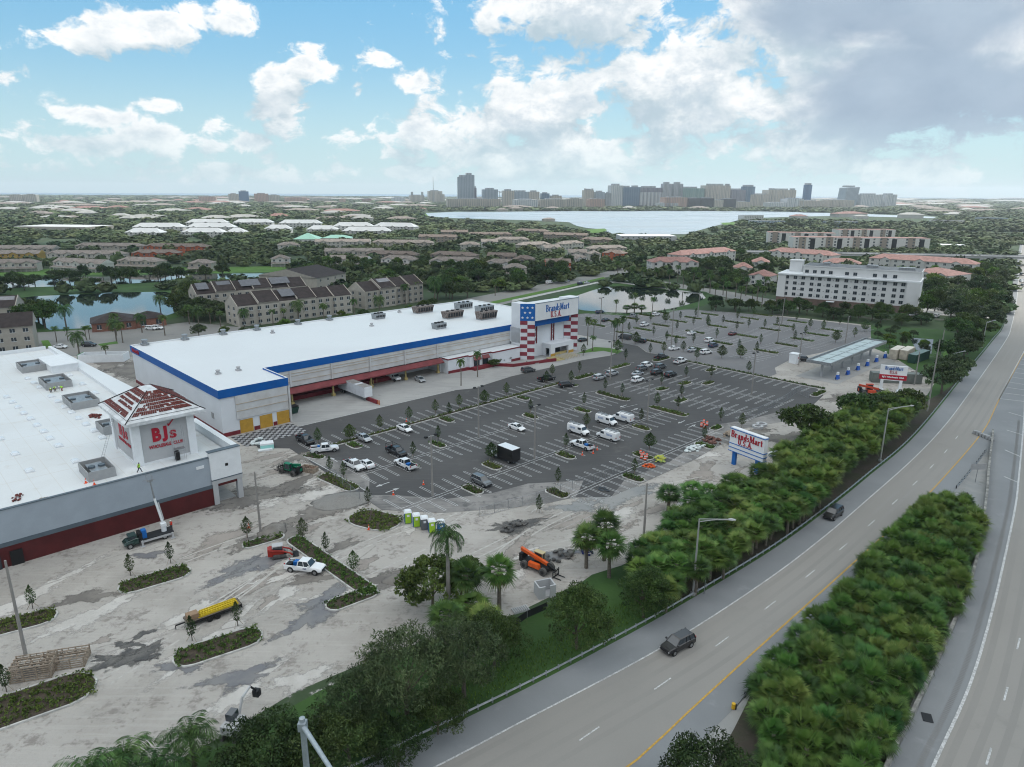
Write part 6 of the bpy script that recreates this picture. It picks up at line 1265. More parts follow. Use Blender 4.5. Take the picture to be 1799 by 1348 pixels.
crumple('tarpaulin', 'orange tarpaulin heap at the lower edge of the near lot', 'tarpaulin', 1140, 820, 1.3, .9, .9, M['orange'], 1); crumple('tarpaulin', 'green and yellow sheeted pile behind the orange tarpaulin', 'pile', 1159, 809, 1.7, 1.3, 1.6, mat('green_sheet', (.20, .36, .14), .6, .4, 2., col2=(.5, .45, .05)), 2)
crumple('rubble_bags', 'pile of white bags in the bays before the small island', 'pile', 1221, 789, 3.8, 1.5, .9, M['pvc'], 3); crumple('scrap_pile', 'dark scrap heap left of the blue-legged sign', 'pile', 1248, 775, 3.2, 1.8, 1.1, mat('scrap', (.20, .10, .08), .8, .6, 2.5), 4); crumple('block_pile', 'tan pallet of blocks left of the blue-legged sign', 'pile', 1283, 766, 2, 1.5, 1.6, M['wood'], 5)
crumple('plastic_pile', 'shrink-wrapped white pallets by the chequered floor', 'pile', 455, 778, 2.2, 1.5, 1.5, M['pvc'], 6); crumple('gravel_heap', 'round grey gravel heap in the yard left of the near lot', 'gravel heap', 602, 880, 5.4, 3.6, 1.0, mat('gravel', (.27, .265, .25), .95, .4, 6., bump=.5), 7); crumple('dirt_heap', 'brown dirt heap behind the bare pole island', 'dirt heap', 478, 935, 3.2, 2.1, .9, M['dirt'], 8)
crumple('dirt_heap', 'dark dirt heap at the foot of the near trees', 'dirt heap', 702, 1018, 2.4, 1.6, .8, M['dirt'], 9); crumple('pipe_heap', 'dark coiled pipe heap in the fenced corner', 'pile', 903, 925, 2.8, 1.4, .7, M['stone'], 10); crumple('black_roll', 'grey wrapped roll lying across the bays', 'roll', 1060, 861, 1.6, .6, .8, mat('grey_roll', (.06, .075, .09), .6), 11); crumple('tarpaulin', 'blue tarpaulin bundle hanging behind the palm trio', 'tarpaulin', 1032, 972, 1., .9, 2.5, mat('tarp_blue', (.02, .03, .13), .7), 12)
crumple('rubble_heap', 'grey broken asphalt slabs near the orange telehandler', 'pile', 985, 978, 2.8, 1.6, .5, M['stone'], 13); crumple('roof_debris', 'red roof tiles stacked on the club roof beside the tower', 'pile', 168, 732, 2.0, 1.1, .5, M['tile_red'], 14, 0); bpy.data.objects[-1] if 0 else None
for o in bpy.data.objects:
    if o.name.startswith('roof_debris'): o.location = at(168, 732, ZB)
for x, y, lb, c_, nm in [(88, 878, 'brown cardboard pile near the front edge of the club roof', 'wood', 'cardboard_pile'), (30, 876, 'red and white material pile at the front left of the club roof', 'tile_red', 'material_pile')]:
    o = crumple(nm, lb, 'pile', x, y, 1.7, .7, .45, M[c_], int(x)); o.location = at(x, y, ZB)
# insulation boards
ib = thing('insulation_stack', 'white and mint foam board stack by the chequered floor', 'foam boards', at(471, 787), SITE + R(-20)); MB().box(-1.6, -1., 0, 1.2, 1., 1.0).build('mint_boards', mat('mint_foam', (.30, .62, .58), .6), ib); MB().box(-1.6, -1, 1.0, 1.2, 1, 1.35).box(-2.2, -1.9, 0, .8, -1.02, .3).build('white_boards', M['trim_white'], ib)
# brick trough
tg = thing('rubble_skip', 'rough grey trough filled with broken bricks behind the green telehandler', 'skip', at(543, 828), R(-18)); m = MB()
for q in ((-1.7, -.9, 1.7, -.75), (-1.7, .75, 1.7, .9), (-1.7, -.75, -1.55, .75), (1.55, -.75, 1.7, .75)): m.box(q[0], q[1], 0, q[2], q[3], 1.0)
m.build('sides', M['wood'], tg); m = MB(); r_ = random.Random(5)
for i in range(50): a, b_, c_ = r_.uniform(-1.5, 1.4), r_.uniform(-.7, .6), r_.uniform(.5, .95); m.box(a, b_, c_, a + .25, b_ + .15, c_ + .12, rz=r_.random() * 3)
m.build('bricks', mat('old_brick', (.30, .20, .15), .9, .4, 5.), tg)
# concrete vault by the orange telehandler
cv = thing('concrete_vault', 'open precast concrete chamber next to the orange telehandler', 'concrete chamber', at(957, 1045), R(20)); MB().box(-1.3, -1, 0, -1.1, 1, 1.9).box(1.1, -1, 0, 1.3, 1, 1.9).box(-1.1, .8, 0, 1.1, 1, 1.9).box(-1.1, -1, 0, -.3, -.8, 1.9).box(.4, -1, 0, 1.1, -.8, 1.9).box(-1.1, -.8, 0, 1.1, .8, .2).build('walls', M['panel_grey'], cv)
pl = thing('pallet', 'grey pallet with ribbed pipe lying on the sand below the chamber', 'pallet', at(915, 1072), R(25)); m = MB()
for i in range(8): m.box(-1.2 + i * .3, -.6, .1, -1.05 + i * .3, .6, .25)
m.box(-1.2, -.6, 0, 1.2, -.45, .1).box(-1.2, .45, 0, 1.2, .6, .1); m.build('slats', M['panel_grey'], pl)
# pipes / concrete rings behind the sign
for i, (x, y, lb) in enumerate([(1338, 748, 'concrete ring behind the blue-legged sign, farther one'), (1331, 752, 'concrete ring behind the blue-legged sign, nearer one')]):
    m = MB(); n = 20; A_ = [(1.3 * cos(2 * pi * j / n), 1.3 * sin(2 * pi * j / n)) for j in range(n)]; B_ = [(.75 * cos(2 * pi * j / n), .75 * sin(2 * pi * j / n)) for j in range(n)]
    m.loft([[(*a, 0) for a in A_], [(*a, .6) for a in A_], [(*a, .6) for a in B_], [(*a, 0) for a in B_]], cap=False); meta(m.build('concrete_ring', M['panel_grey'], None, loc=at(x, y)), lb, 'concrete ring', 'concrete rings behind the sign')
tf = thing('drainage_channel', 'white-edged concrete channel sunk beside the palm belt right of the sign', 'channel', at(1368, 803), 0); a_, b_ = at(1362, 806) - at(1368, 803), at(1440, 770) - at(1368, 803); d_ = (b_ - a_).normalized(); n_ = Vector((-d_.y, d_.x, 0))
for s_, nm in ((0, 'side_wall'), (1.6, 'side_wall')): 
    P = [a_ + n_ * s_, b_ + n_ * s_, b_ + n_ * (s_ + .3), a_ + n_ * (s_ + .3)]; MB().prism([(q.x, q.y) for q in P], 0, .7).build(nm, M['trim_white'], tf)
P = [a_ + n_ * .3, b_ + n_ * .3, b_ + n_ * 1.6, a_ + n_ * 1.6]; MB().prism([(q.x, q.y) for q in P], 0, .1).build('channel_bed', M['slate'], tf)
# orange lift near fuel sign, white excavator at the lower left
telehandler('orange red telehandler parked left of the maroon and white sign', at(1528, 694), R(-6), mat('lift_red', (.50, .07, .03), .5, .15, 1.), sc_=1.15)
ex = thing('mini_excavator', 'small white excavator with raised grey arm half hidden by coconut fronds', 'excavator', at(412, 1290), R(78))
MB().box(-1.1, -.8, .7, 1.0, .8, 1.7).build('body', M['panel_grey'], ex); MB().box(-.2, -.1, 1.7, .9, .7, 2.5).build('cab', M['cglass'], ex)
for y in (-.75, .75): MB().box(-1.2, y - .2, 0, 1.2, y + .2, .6).build('track', M['dust_tyre'], ex)
MB().path([(.9, 0, 1.2), (1.9, 0, 3.0), (3.4, 0, 3.2)], [.18, .16, .13], 6).build('boom', M['panel_grey'], ex); MB().path([(3.4, 0, 3.2), (4.3, 0, 2.0)], .12, 6).box(4.1, -.35, 1.2, 4.7, .35, 2.0).build('bucket_arm', M['dark'], ex)
# silt fence with dark cloth, chain-link panels around the lot edge
def fence(P, h, label, m_, fabric=True, st=2.6):
    t = thing('site_fence', label, 'fence', (0, 0, 0)); P = [Vector((q.x, q.y, 0)) for q in P]; Q = resample(P, max(3, int(length(P) / st)))
    if fabric:
        m = MB()
        for i in range(len(Q) - 1): m.poly([tuple(Q[i]), tuple(Q[i + 1]), tuple(Q[i + 1] + Vector((0, 0, h))), tuple(Q[i] + Vector((0, 0, h)))])
        m.build('fabric', m_, t)
    else:
        m = MB()
        for i in range(len(Q) - 1):
            for z in (.1, h): m.tube(tuple(Q[i] + Vector((0, 0, z))), tuple(Q[i + 1] + Vector((0, 0, z))), .025, n=4)
            k = 7
            for j in range(k):
                a = Q[i].lerp(Q[i + 1], j / k); b_ = Q[i].lerp(Q[i + 1], (j + 1) / k)
                m.tube(tuple(a + Vector((0, 0, .1))), tuple(b_ + Vector((0, 0, h))), .008, n=3, cap=False); m.tube(tuple(b_ + Vector((0, 0, .1))), tuple(a + Vector((0, 0, h))), .008, n=3, cap=False)
        m.build('mesh_panel', M['galv'], t)
    pm2 = MB().tube((0, 0, 0), (0, 0, h + .1), .04, n=6).mesh('post', M['galv'])
    for q in Q[:90]: link('post', pm2, t, q)
fence(px([(860, 1128), (900, 1104), (930, 1083), (962, 1070)]), 1.1, 'black silt fence cloth sagging along the verge below the orange telehandler', mat('silt_cloth', (.015, .017, .018), .8))
fence(px([(842, 908), (868, 902), (900, 893), (935, 884), (968, 872), (1000, 862), (1050, 845), (1100, 828)]), 1.8, 'temporary chain-link fence along the lower edge of the near lot', None, False)
fence(px([(575, 835), (590, 842), (606, 860), (632, 880)]), 1.8, 'temporary chain-link fence at the left edge of the near lot', None, False)
fence(px([(1290, 738), (1330, 728), (1380, 705), (1400, 690), (1420, 700)]), 1.8, 'temporary chain-link fence behind the concrete rings', None, False)
fence(px([(1660, 632), (1610, 622), (1555, 612)]), 1.5, 'wire fence behind the shipping containers', None, False)
# railings (yellow cart corral) in front of the entrance
cr = thing('cart_corral', 'tangle of yellow cart corral rails in front of the store entrance', 'cart corral', S(172, 151.5, .05), SITE); m = MB()
for j in range(5):
    for z in (.4, .9): m.tube((-3, -2 + j * 1., z), (5, -2 + j * 1., z), .04, n=4)
    for i in range(6): m.tube((-3 + i * 1.6, -2 + j, 0), (-3 + i * 1.6, -2 + j, .95), .04, n=4)
m.build('rails', mat('rail_yellow', (.42, .34, .17), .6), cr)
# ---- people ----
def person(p, rz, label, vest, legs, pose='stand', hat=(.8, .8, .75)):
    t = thing('person', label, 'person', p, rz); key = 'skinmat'
    if key not in M: M[key] = mat('skin', (.30, .17, .11), .6)
    vm_, lm_ = mat('vest_' + label[:6], vest, .6), mat('trousers', legs, .8)
    if pose == 'walk': hips, chest, neck, head = (0, 0, .95), (.05, 0, 1.3), (.07, 0, 1.5), (.1, 0, 1.63); feet = [(.38, .1, .04), (-.36, -.1, .1)]; knees = [(.25, .1, .5), (-.08, -.1, .5)]; hands = [(.3, .3, .95), (-.2, -.3, .95)]; elb = [(.02, .3, 1.12), (-.08, -.28, 1.15)]
    elif pose == 'bend': hips, chest, neck, head = (-.25, 0, .85), (.15, 0, 1.1), (.32, 0, 1.12), (.45, 0, 1.08); feet = [(0, .14, .04), (-.1, -.14, .04)]; knees = [(.05, .14, .45), (-.02, -.14, .45)]; hands = [(.4, .2, .45), (.45, -.2, .5)]; elb = [(.2, .27, .8), (.25, -.27, .8)]
    else: hips, chest, neck, head = (0, 0, .95), (0, 0, 1.3), (.01, 0, 1.5), (.03, 0, 1.64); feet = [(.05, .12, .04), (0, -.12, .04)]; knees = [(.03, .12, .5), (.02, -.12, .5)]; hands = [(.25, .2, 1.0), (.2, -.25, .95)]; elb = [(0, .3, 1.1), (0, -.3, 1.1)]
    V = [hips, chest, neck, head]; E = [(0, 1), (1, 2), (2, 3)]; Rd = [.15, .17, .065, .105]
    for s_ in (0, 1):
        sgn = 1 if s_ == 0 else -1; hp = (hips[0], sgn * .1, hips[2] - .04); sh = (chest[0] + (neck[0] - chest[0]) * .5, sgn * .2, chest[2] + (neck[2] - chest[2]) * .55); k = len(V)
        V += [hp, knees[s_], feet[s_], (feet[s_][0] + .14, feet[s_][1], .035), sh, elb[s_], hands[s_], (hands[s_][0] + .06, hands[s_][1], hands[s_][2] - .06)]; E += [(0, k), (k, k + 1), (k + 1, k + 2), (k + 2, k + 3), (1, k + 4), (k + 4, k + 5), (k + 5, k + 6), (k + 6, k + 7)]; Rd += [.1, .07, .05, .04, .075, .05, .037, .03]
    me = bpy.data.meshes.new('body'); me.from_pydata(V, E, []); o = link('body', me, t); o.data.materials.append(M[key])
    md = o.modifiers.new('s', 'SKIN'); me.skin_vertices[0].data[0].use_root = True
    for i, r_ in enumerate(Rd): me.skin_vertices[0].data[i].radius = (r_, r_)
    o.modifiers.new('u', 'SUBSURF').levels = 1; o.modifiers['u'].render_levels = 1
    m = MB(); hx, cx_ = Vector(hips), Vector(neck)
    m.tube(tuple(hx + (cx_ - hx) * .02), tuple(hx + (cx_ - hx) * .92), .185, .215, n=10); m.build('vest', vm_, t)
    m = MB()
    for s_ in (0, 1): m.tube((hips[0], (.1 if s_ == 0 else -.1), hips[2]), knees[s_], .115, .085, n=8).tube(knees[s_], feet[s_], .085, .06, n=8)
    m.build('trousers', lm_, t)
    MB().ball((head[0] - .01, head[1], head[2] + .05), .125, .115, .10, 10).box(head[0] + .05, -.08, head[2] + .02, head[0] + .19, .08, head[2] + .05).build('helmet', mat('helmet', hat, .4), t)
G_ = (.33, .75, .05)
person(at(245, 830, ZB), R(15), 'person in a lime vest walking along the club roof below the tiled tower', G_, (.03, .035, .05), 'walk', (.1, .1, .1))
person(at(90, 690, ZB), R(-60), 'person in a lime vest standing by the screen box on the roof, leftmost of three', G_, (.03, .03, .04), 'bend')
person(at(97, 688, ZB), R(-20), 'person in a lime vest bending over by the screen box, middle of three', G_, (.03, .03, .04), 'bend')
person(at(109, 687, ZB), R(200), 'person in a lime vest crouching by the screen box, rightmost of three', G_, (.2, .03, .03), 'bend')
person(at(179, 664), R(-90), 'person in a lime vest standing in the yard behind the club', G_, (.04, .04, .05), 'stand', (.5, .8, .2))
person(at(302, 931), R(170), 'person in a red jacket at the back of the crane truck', (.65, .03, .02), (.05, .05, .06), 'stand', (.8, .8, .8))
# scaffold on the tower front, ladder against the tower
sfd = thing('scaffold', 'thin rolling scaffold in front of the tower lettering', 'scaffold', S(36.6, 123.3, ZB), SITE); m = MB()
for x in (-.9, .9):
    for y in (-.5, .5): m.tube((x, y, 0), (x, y, 6.2), .022, n=4)
for z in (1.8, 3.6, 5.4):
    for y in (-.5, .5): m.tube((-.9, y, z), (.9, y, z), .02, n=4)
    for x in (-.9, .9): m.tube((x, -.5, z), (x, .5, z), .02, n=4)
m.build('frame', M['galv'], sfd); MB().box(-.9, -.5, 2.2, .9, .5, 2.28).build('platform', M['galv'], sfd); MB().box(-.8, -.3, .2, -.1, .4, 1.8).build('tool_cabinet', M['black'], sfd)
ld = thing('ladder', 'long aluminium ladder leaning against the left side of the tower roof', 'ladder', at(178, 812, ZB), 0); e_ = at(202, 722, 16.6) - at(178, 812, ZB); m = MB()
for o_ in (-.22, .22): m.tube((o_, 0, 0), (e_.x + o_, e_.y, 16.6 - ZB), .035, n=4)
for i in range(26): f = (i + 1) / 28; m.tube((e_.x * f - .22, e_.y * f, (16.6 - ZB) * f), (e_.x * f + .22, e_.y * f, (16.6 - ZB) * f), .02, n=4)
m.build('ladder_body', M['galv'], ld)
# ================= HOUSES, APARTMENTS, SKYLINE =================
FOOT = []
def foot(o, x0, y0, x1, y1, pad=1.5):
    rz = o.rotation_euler.z; L_ = o.location; FOOT.append([(L_.x + x * cos(rz) - y * sin(rz), L_.y + x * sin(rz) + y * cos(rz)) for x, y in ((x0 - pad, y0 - pad), (x1 + pad, y0 - pad), (x1 + pad, y1 + pad), (x0 - pad, y1 + pad))])
WM = {}
def winmesh(w_, h_, n=1):
    k = (w_, h_)
    if k not in WM: WM[k] = MB().box(-w_ / 2, -.02, -h_ / 2, w_ / 2, .05, h_ / 2, 0).box(-w_ / 2 - .1, -.05, -h_ / 2 - .12, w_ / 2 + .1, -.021, -h_ / 2, 1).box(-.04, -.05, -h_ / 2, .04, -.021, h_ / 2, 1).mesh('window', [M['glass'], M['trim_white']])
    return WM[k]
def roof_mb(m, x0, y0, x1, y1, z, rh, kind, ov=.5, mi=0, gi=1):
    x0 -= ov; x1 += ov; y0 -= ov; y1 += ov; ym = (y0 + y1) / 2; i = (y1 - y0) / 2 if kind == 'hip' else 0
    i = min(i, (x1 - x0) / 2 - .1); a, b_, c_, d_ = (x0, y0, z), (x1, y0, z), (x1, y1, z), (x0, y1, z); r0, r1 = (x0 + i, ym, z + rh), (x1 - i, ym, z + rh)
    m.poly([a, b_, r1, r0], mi); m.poly([c_, d_, r0, r1], mi); m.poly([b_, c_, r1], mi if kind == 'hip' else gi); m.poly([d_, a, r0], mi if kind == 'hip' else gi); m.poly([d_, c_, b_, a], mi)
def house(name, label, cat, x0, y0, x1, y1, ze, depth, rh, kind, wall, roofm, group=None, wins=(1.2, 1.3), pitch=3.6, storeys=2, bays=0, porch=False, sol=(), rakes=0):
    A_, B_ = at(x0, y0, ze), at(x1, y1, ze); A_.z = B_.z = 0; d = B_ - A_; L_ = d.length; t = thing(name, label, cat, A_, atan2(d.y, d.x), group); foot(t, 0, -7 if y0 < 475 else -2, L_, depth, 3)
    m = MB().box(0, 0, 0, L_, depth, ze)
    seg = max(1, int(round(L_ / 9.))) if rakes else 1
    if rakes:
        m2 = MB()
        rm = MB()
        for i in range(seg):
            a, b_ = L_ * i / seg, L_ * (i + 1) / seg; dz = [0, .9, .3, .7, -.2][i % 5] * rakes; off = [0, -.8, .3, -.5][i % 4]
            m.box(a + .05, off, ze, b_ - .05, depth, ze + max(dz, 0) + .02) if dz > 0 else None
            if off < 0: m.box(a + .05, off, 0, b_ - .05, 0, ze + dz)
            roof_mb(rm, a, off, b_, depth, ze + dz, rh, 'gable', .05, 0, 1)
            ym = (off + depth) / 2
            for xx in (a - .05, b_ + .05): m2.path([(xx, off - .1, ze + dz + .05), (xx, ym, ze + dz + rh + .08), (xx, depth + .1, ze + dz + .05)], .16, 4)
        rm.build('roof', [roofm, wall], t); m2.build('rake_trim', M['cream_t'], t)
        for (f0, f1) in sol:
            q = MB(); a, b_ = L_ * f0, L_ * f1; s_ = rh / (depth / 2)
            q.poly([(a, depth * .1, ze + .9 * rakes + s_ * depth * .1 + .35), (b_, depth * .1, ze + .9 * rakes + s_ * depth * .1 + .35), (b_, depth * .42, ze + .9 * rakes + s_ * depth * .42 + .35), (a, depth * .42, ze + .9 * rakes + s_ * depth * .42 + .35)])
            q.build('solar_panels', M['solar'], t)
    else:
        rm = MB(); roof_mb(rm, 0, 0, L_, depth, ze, rh, kind)
        n = bays
        for i in range(n):
            xm = L_ * (i + .5) / n; bw = min(3.4, L_ / n * .36)
            m.box(xm - bw, -1.0, 0, xm + bw, 0, ze - .2)
            p = [(xm - bw - .4, -1.5, ze - .25), (xm + bw + .4, -1.5, ze - .25), (xm, -1.5, ze + bw * .42)]; q = [(xm - bw - .4, depth * .4, ze - .25), (xm + bw + .4, depth * .4, ze - .25), (xm, depth * .4, ze + bw * .42)]
            rm.poly([p[0], q[0], q[2], p[2]]); rm.poly([p[1], p[2], q[2], q[1]]); rm.poly([(xm - bw, -1.02, ze - .25), (xm + bw, -1.02, ze - .25), (xm, -1.02, ze + bw * .36)], 1)
        if porch: rm.poly([(0, -3.4, 2.5), (L_, -3.4, 2.5), (L_, -.02, 3.4), (0, -.02, 3.4)]); rm.poly([(0, -3.4, 2.3), (L_, -3.4, 2.3), (L_, -3.4, 2.5), (0, -3.4, 2.5)], 1); [m.box(x, -3.3, 0, x + .3, -3., 2.3) for x in np.arange(0, L_ - .3, 3.2)]
        rm.build('roof', [roofm, wall], t)
    m.build('wall', wall, t)
    wm_ = winmesh(*wins); n = max(1, int(L_ / pitch)); fh = ze / storeys
    for s_ in range(storeys):
        if porch and s_ == 0: continue
        for i in range(n): link('window', wm_, t, ((i + .5) * L_ / n, -.84 if rakes else (-1.05 if bays and abs(((i + .5) / n * bays) % 1 - .5) * L_ / bays < min(3.4, L_ / bays * .36) else -.05), fh * (s_ + .55)))
        if storeys > 1 and depth > 6:
            for y in (depth * .3, depth * .7): link('window', wm_, t, (-.05, y, fh * (s_ + .55)), -pi / 2); 
    return t
def rm_(n, c, v=.35, s_=.6, c2=None): return mat(n, c, .85, v, s_, col2=c2, rand=.10)
M['cream_t'] = mat('cream_trim', (.48, .44, .38), .8); M['solar'] = mat('solar_panel', (.17, .175, .20), .25, .15, 1., spec=.7)
M['dk_roof'] = rm_('dark_brown_roof', (.045, .035, .034)); M['tan_roof'] = rm_('tan_tile_roof', (.27, .235, .21)); M['tan_roof2'] = rm_('brown_tile_roof', (.22, .175, .15)); M['pink_roof'] = rm_('pink_tile_roof', (.30, .17, .15), .3); M['wh_roof'] = mat('white_metal_roof', (.50, .52, .53), .5, .08, .1)
M['beige'] = rm_('beige_stucco', (.40, .375, .33), .12); M['cream_w'] = rm_('cream_stucco', (.46, .45, .41), .1); M['white_w'] = rm_('white_stucco', (.56, .56, .54), .1); M['tanwall'] = rm_('tan_stucco', (.27, .235, .20), .1); M['brick'] = rm_('brick_wall', (.26, .125, .09), .3, 1.5); M['orange_w'] = rm_('orange_stucco', (.42, .12, .06), .1); M['yell_w'] = rm_('yellow_stucco', (.45, .31, .09), .1)
M['bluewall'] = rm_('pale_blue_wall', (.33, .42, .50), .08); M['teal_roof'] = mat('green_metal_roof', (.22, .42, .34), .5, .1, .2)
# three storey brown-roofed apartments
C3 = 'brown-roofed apartment blocks behind the store'
house('apartment_block', 'brown-roofed three storey apartment block directly behind the store roof, nearest to the camera', 'apartments', 417, 539, 616, 517.5, 8.6, 13.5, 4.0, 'gable', M['beige'], M['dk_roof'], C3, (1.5, 1.3), 3.4, 3, rakes=1, sol=[(.38, .50)])
house('apartment_block', 'brown-roofed apartment block with palms in front, right of the nearest one behind the store', 'apartments', 641, 513, 742, 500, 8.6, 13.5, 4.0, 'gable', M['beige'], M['dk_roof'], C3, (1.5, 1.3), 3.4, 3, rakes=1, sol=[(.3, .5)])
house('apartment_block', 'apartment block with four large solar arrays on its brown roof, second row behind the store', 'apartments', 345, 518, 537, 502, 8.6, 13.5, 4.0, 'gable', M['beige'], M['dk_roof'], C3, (1.5, 1.3), 3.4, 3, rakes=1, sol=[(.02, .12), (.2, .32), (.4, .58), (.68, .86)])
house('apartment_block', 'brown gabled block seen end-on behind the apartments with solar arrays', 'apartments', 556, 489, 607, 479.5, 7.5, 40, 4.2, 'gable', M['beige'], M['dk_roof'], C3, (1.2, 1.3), 6, 2)
house('apartment_block', 'brown-roofed apartment block at the left edge of the picture, nearer one', 'apartments', -40, 579, 55, 572, 9.2, 13, 4.0, 'gable', M['beige'], M['dk_roof'], C3, (1.5, 1.3), 3.6, 3)
house('apartment_block', 'apartment block with solar array at the left edge of the picture, farther one', 'apartments', -60, 545, 27, 541, 8.8, 13, 4.0, 'gable', M['beige'], M['dk_roof'], C3, (1.5, 1.3), 3.6, 3, rakes=.4, sol=[(.5, .95)])
house('clubhouse', 'low brick clubhouse with dark hip roof and arched windows by the left pond', 'clubhouse', 160, 569, 238, 563, 3.6, 15, 3.0, 'hip', M['brick'], M['dk_roof'], None, (1.6, 1.7), 4.5, 1)
house('clubhouse_wing', 'low brick wing with dark hip roof and arched window right of the clubhouse', 'clubhouse', 238, 562, 291, 557, 3.6, 11, 2.4, 'hip', M['brick'], M['dk_roof'], None, (2.0, 2.0), 5, 1)
# townhouses: eave lines
TH = [(-30, 464, 64, 462, 0), (93, 460, 177, 464, 1), (205, 458, 275, 460, 2), (230, 445, 312, 445, 4), (-20, 446.5, 67, 446, 3), (81, 446, 214, 447, 0), (131, 432, 247, 433, 2), (252, 433, 362, 434, 4), (-40, 437, 93, 437, 2), (330, 463, 370, 463, 2), (476, 455, 508, 454.5, 1), (576, 455, 642, 457, 1), (570, 442, 672, 442, 2), (553, 425, 649, 425, 0), (652, 426, 760, 427, 2),
      (642, 446, 730, 448, 5), (669, 455, 727, 457, 1), (754, 458, 843, 459, 1), (756, 447, 833, 450, 5), (851, 461, 904, 464, 1), (856, 450, 904, 451, 5), (808, 430, 843, 430, 0), (846, 425, 874, 425, 1), (490, 431, 527, 430, 0), (900, 455, 935, 456, 5), (885, 471, 925, 471, 0), (960, 462, 1003, 462, 6), (1001, 456, 1031, 452, 1), (1000, 444, 1031, 444, 0), (1034, 446, 1056, 446, 0),
      (1058, 444, 1094, 446, 6), (915, 431, 968, 429, 2), (958, 436, 986, 435, 0), (988, 429, 1026, 427, 0), (1036, 437, 1102, 436, 2), (1020, 421, 1075, 422, 5), (820, 412, 900, 412, 5), (905, 405, 960, 407, 5), (955, 412, 1030, 414, 5), (870, 421, 930, 421, 2), (735, 416, 800, 417, 5), (775, 408, 822, 408, 5)]
thw = [M['cream_w'], M['white_w'], M['beige'], M['yell_w'], M['orange_w'], M['tanwall'], M['orange_w']]; wn = ['cream', 'white', 'beige', 'cream and yellow', 'orange and cream', 'tan', 'orange']
TH.sort(key=lambda q: -(q[1] + q[3]) / 2); rows = {}
for q in TH: rows.setdefault(int(q[1] / 9), []).append(q)
k = 0
for r_, (key, row_) in enumerate(sorted(rows.items(), reverse=True)):
    for i, (x0, y0, x1, y1, c_) in enumerate(sorted(row_)):
        k += 1
        house('townhouse_row', f'{wn[c_]} townhouse row with tan roof, {ORD[i]} from left in {ORD[r_]} rank beyond store', 'townhouses', x0, y0, x1, y1, 5.8, 10.5, 2.6, 'hip' if k % 3 else 'gable', thw[c_], M['tan_roof'] if c_ < 4 else M['tan_roof2'], 'townhouse rows beyond the store', (1.3, 1.4), 3.9, 2, bays=max(1, int(abs(x1 - x0) / 26)), porch=(y0 > 453))
# white hip-roofed blocks
WR = [(232, 399, 321, 399, 'left end'), (326, 391.3, 398, 391.3, 0), (409, 391, 478, 391, 0), (489, 392.5, 564, 392.5, 0), (585, 397.5, 655, 397.5, 0), (655, 397.5, 727, 399, 0), (601, 406, 686, 406, 0), (327, 399.3, 411, 399.3, 0), (538, 403.3, 592, 403.3, 0), (464, 402, 510, 402, 0), (219, 408.5, 281, 409, 0), (318, 408, 390, 408.5, 0), (396, 408, 430, 408, 0)]
for i, q in enumerate(sorted(WR)):
    h3 = 9 if q[1] < 400 else 6; house('white_apartments', f'white block with white pyramid roofs, {ORD[i]} from the left of the white cluster', 'apartments', q[0], q[1], q[2], q[3], h3, 16, 5.0, 'hip', M['white_w'], M['wh_roof'], 'white-roofed blocks in the middle distance', (1.8, 1.6), 5.0, 3 if h3 > 6 else 2, bays=3)
house('green_roof_hall', 'hall with pale green metal roof and white lantern in front of the white cluster', 'hall', 515, 420.5, 558, 420.5, 4.5, 26, 6, 'hip', M['white_w'], M['teal_roof'], None, (2, 1.6), 5, 1); house('green_roof_hall', 'long low hall with pale green metal roof right of the lantern hall', 'hall', 566, 418.5, 616, 418.5, 4.5, 18, 3, 'hip', M['white_w'], M['teal_roof'], None, (2, 1.6), 5, 1)
# pink tiled apartments right
for q in [(1527, 453, 1714, 465, 9, 14, 'pale block with long pink tile roof behind the hotel'), (1350, 441, 1461, 449.5, 8, 14, 'pale block with pink tile roof behind the left end of the hotel'), (1446, 461, 1512, 464, 5, 14, 'low pink-roofed hall just behind the hotel roof'), (1145, 461, 1228, 461, 8.5, 14, 'pink-roofed white block behind the pond palms, left one'), (1198, 449, 1293, 441, 8.5, 14, 'pink-roofed white block behind the pond palms, right one'),
          (1590, 477, 1668, 485, 8, 24, 'pink hip-roofed block immediately right of the hotel'), (1316, 483, 1352, 486, 8, 12, 'brown-pink roofed house left of the hotel'), (1322, 460, 1352, 461, 8, 12, 'pink-roofed house beyond the left end of the hotel'), (1290, 470, 1322, 471, 7, 10, 'small pink-roofed house behind the pond palms')]:
    house('tiled_apartments', q[6], 'apartments', *q[:4], q[4], q[5], 3.2, 'hip', M['white_w'], M['pink_roof'], 'pink-roofed blocks around the hotel', (1.5, 1.5), 5., 3, bays=3 if q[2] - q[0] > 60 else 1)
M['pale_roof2'] = mat('pale_shop_roof', (.55, .56, .56), .7, .15, .05)
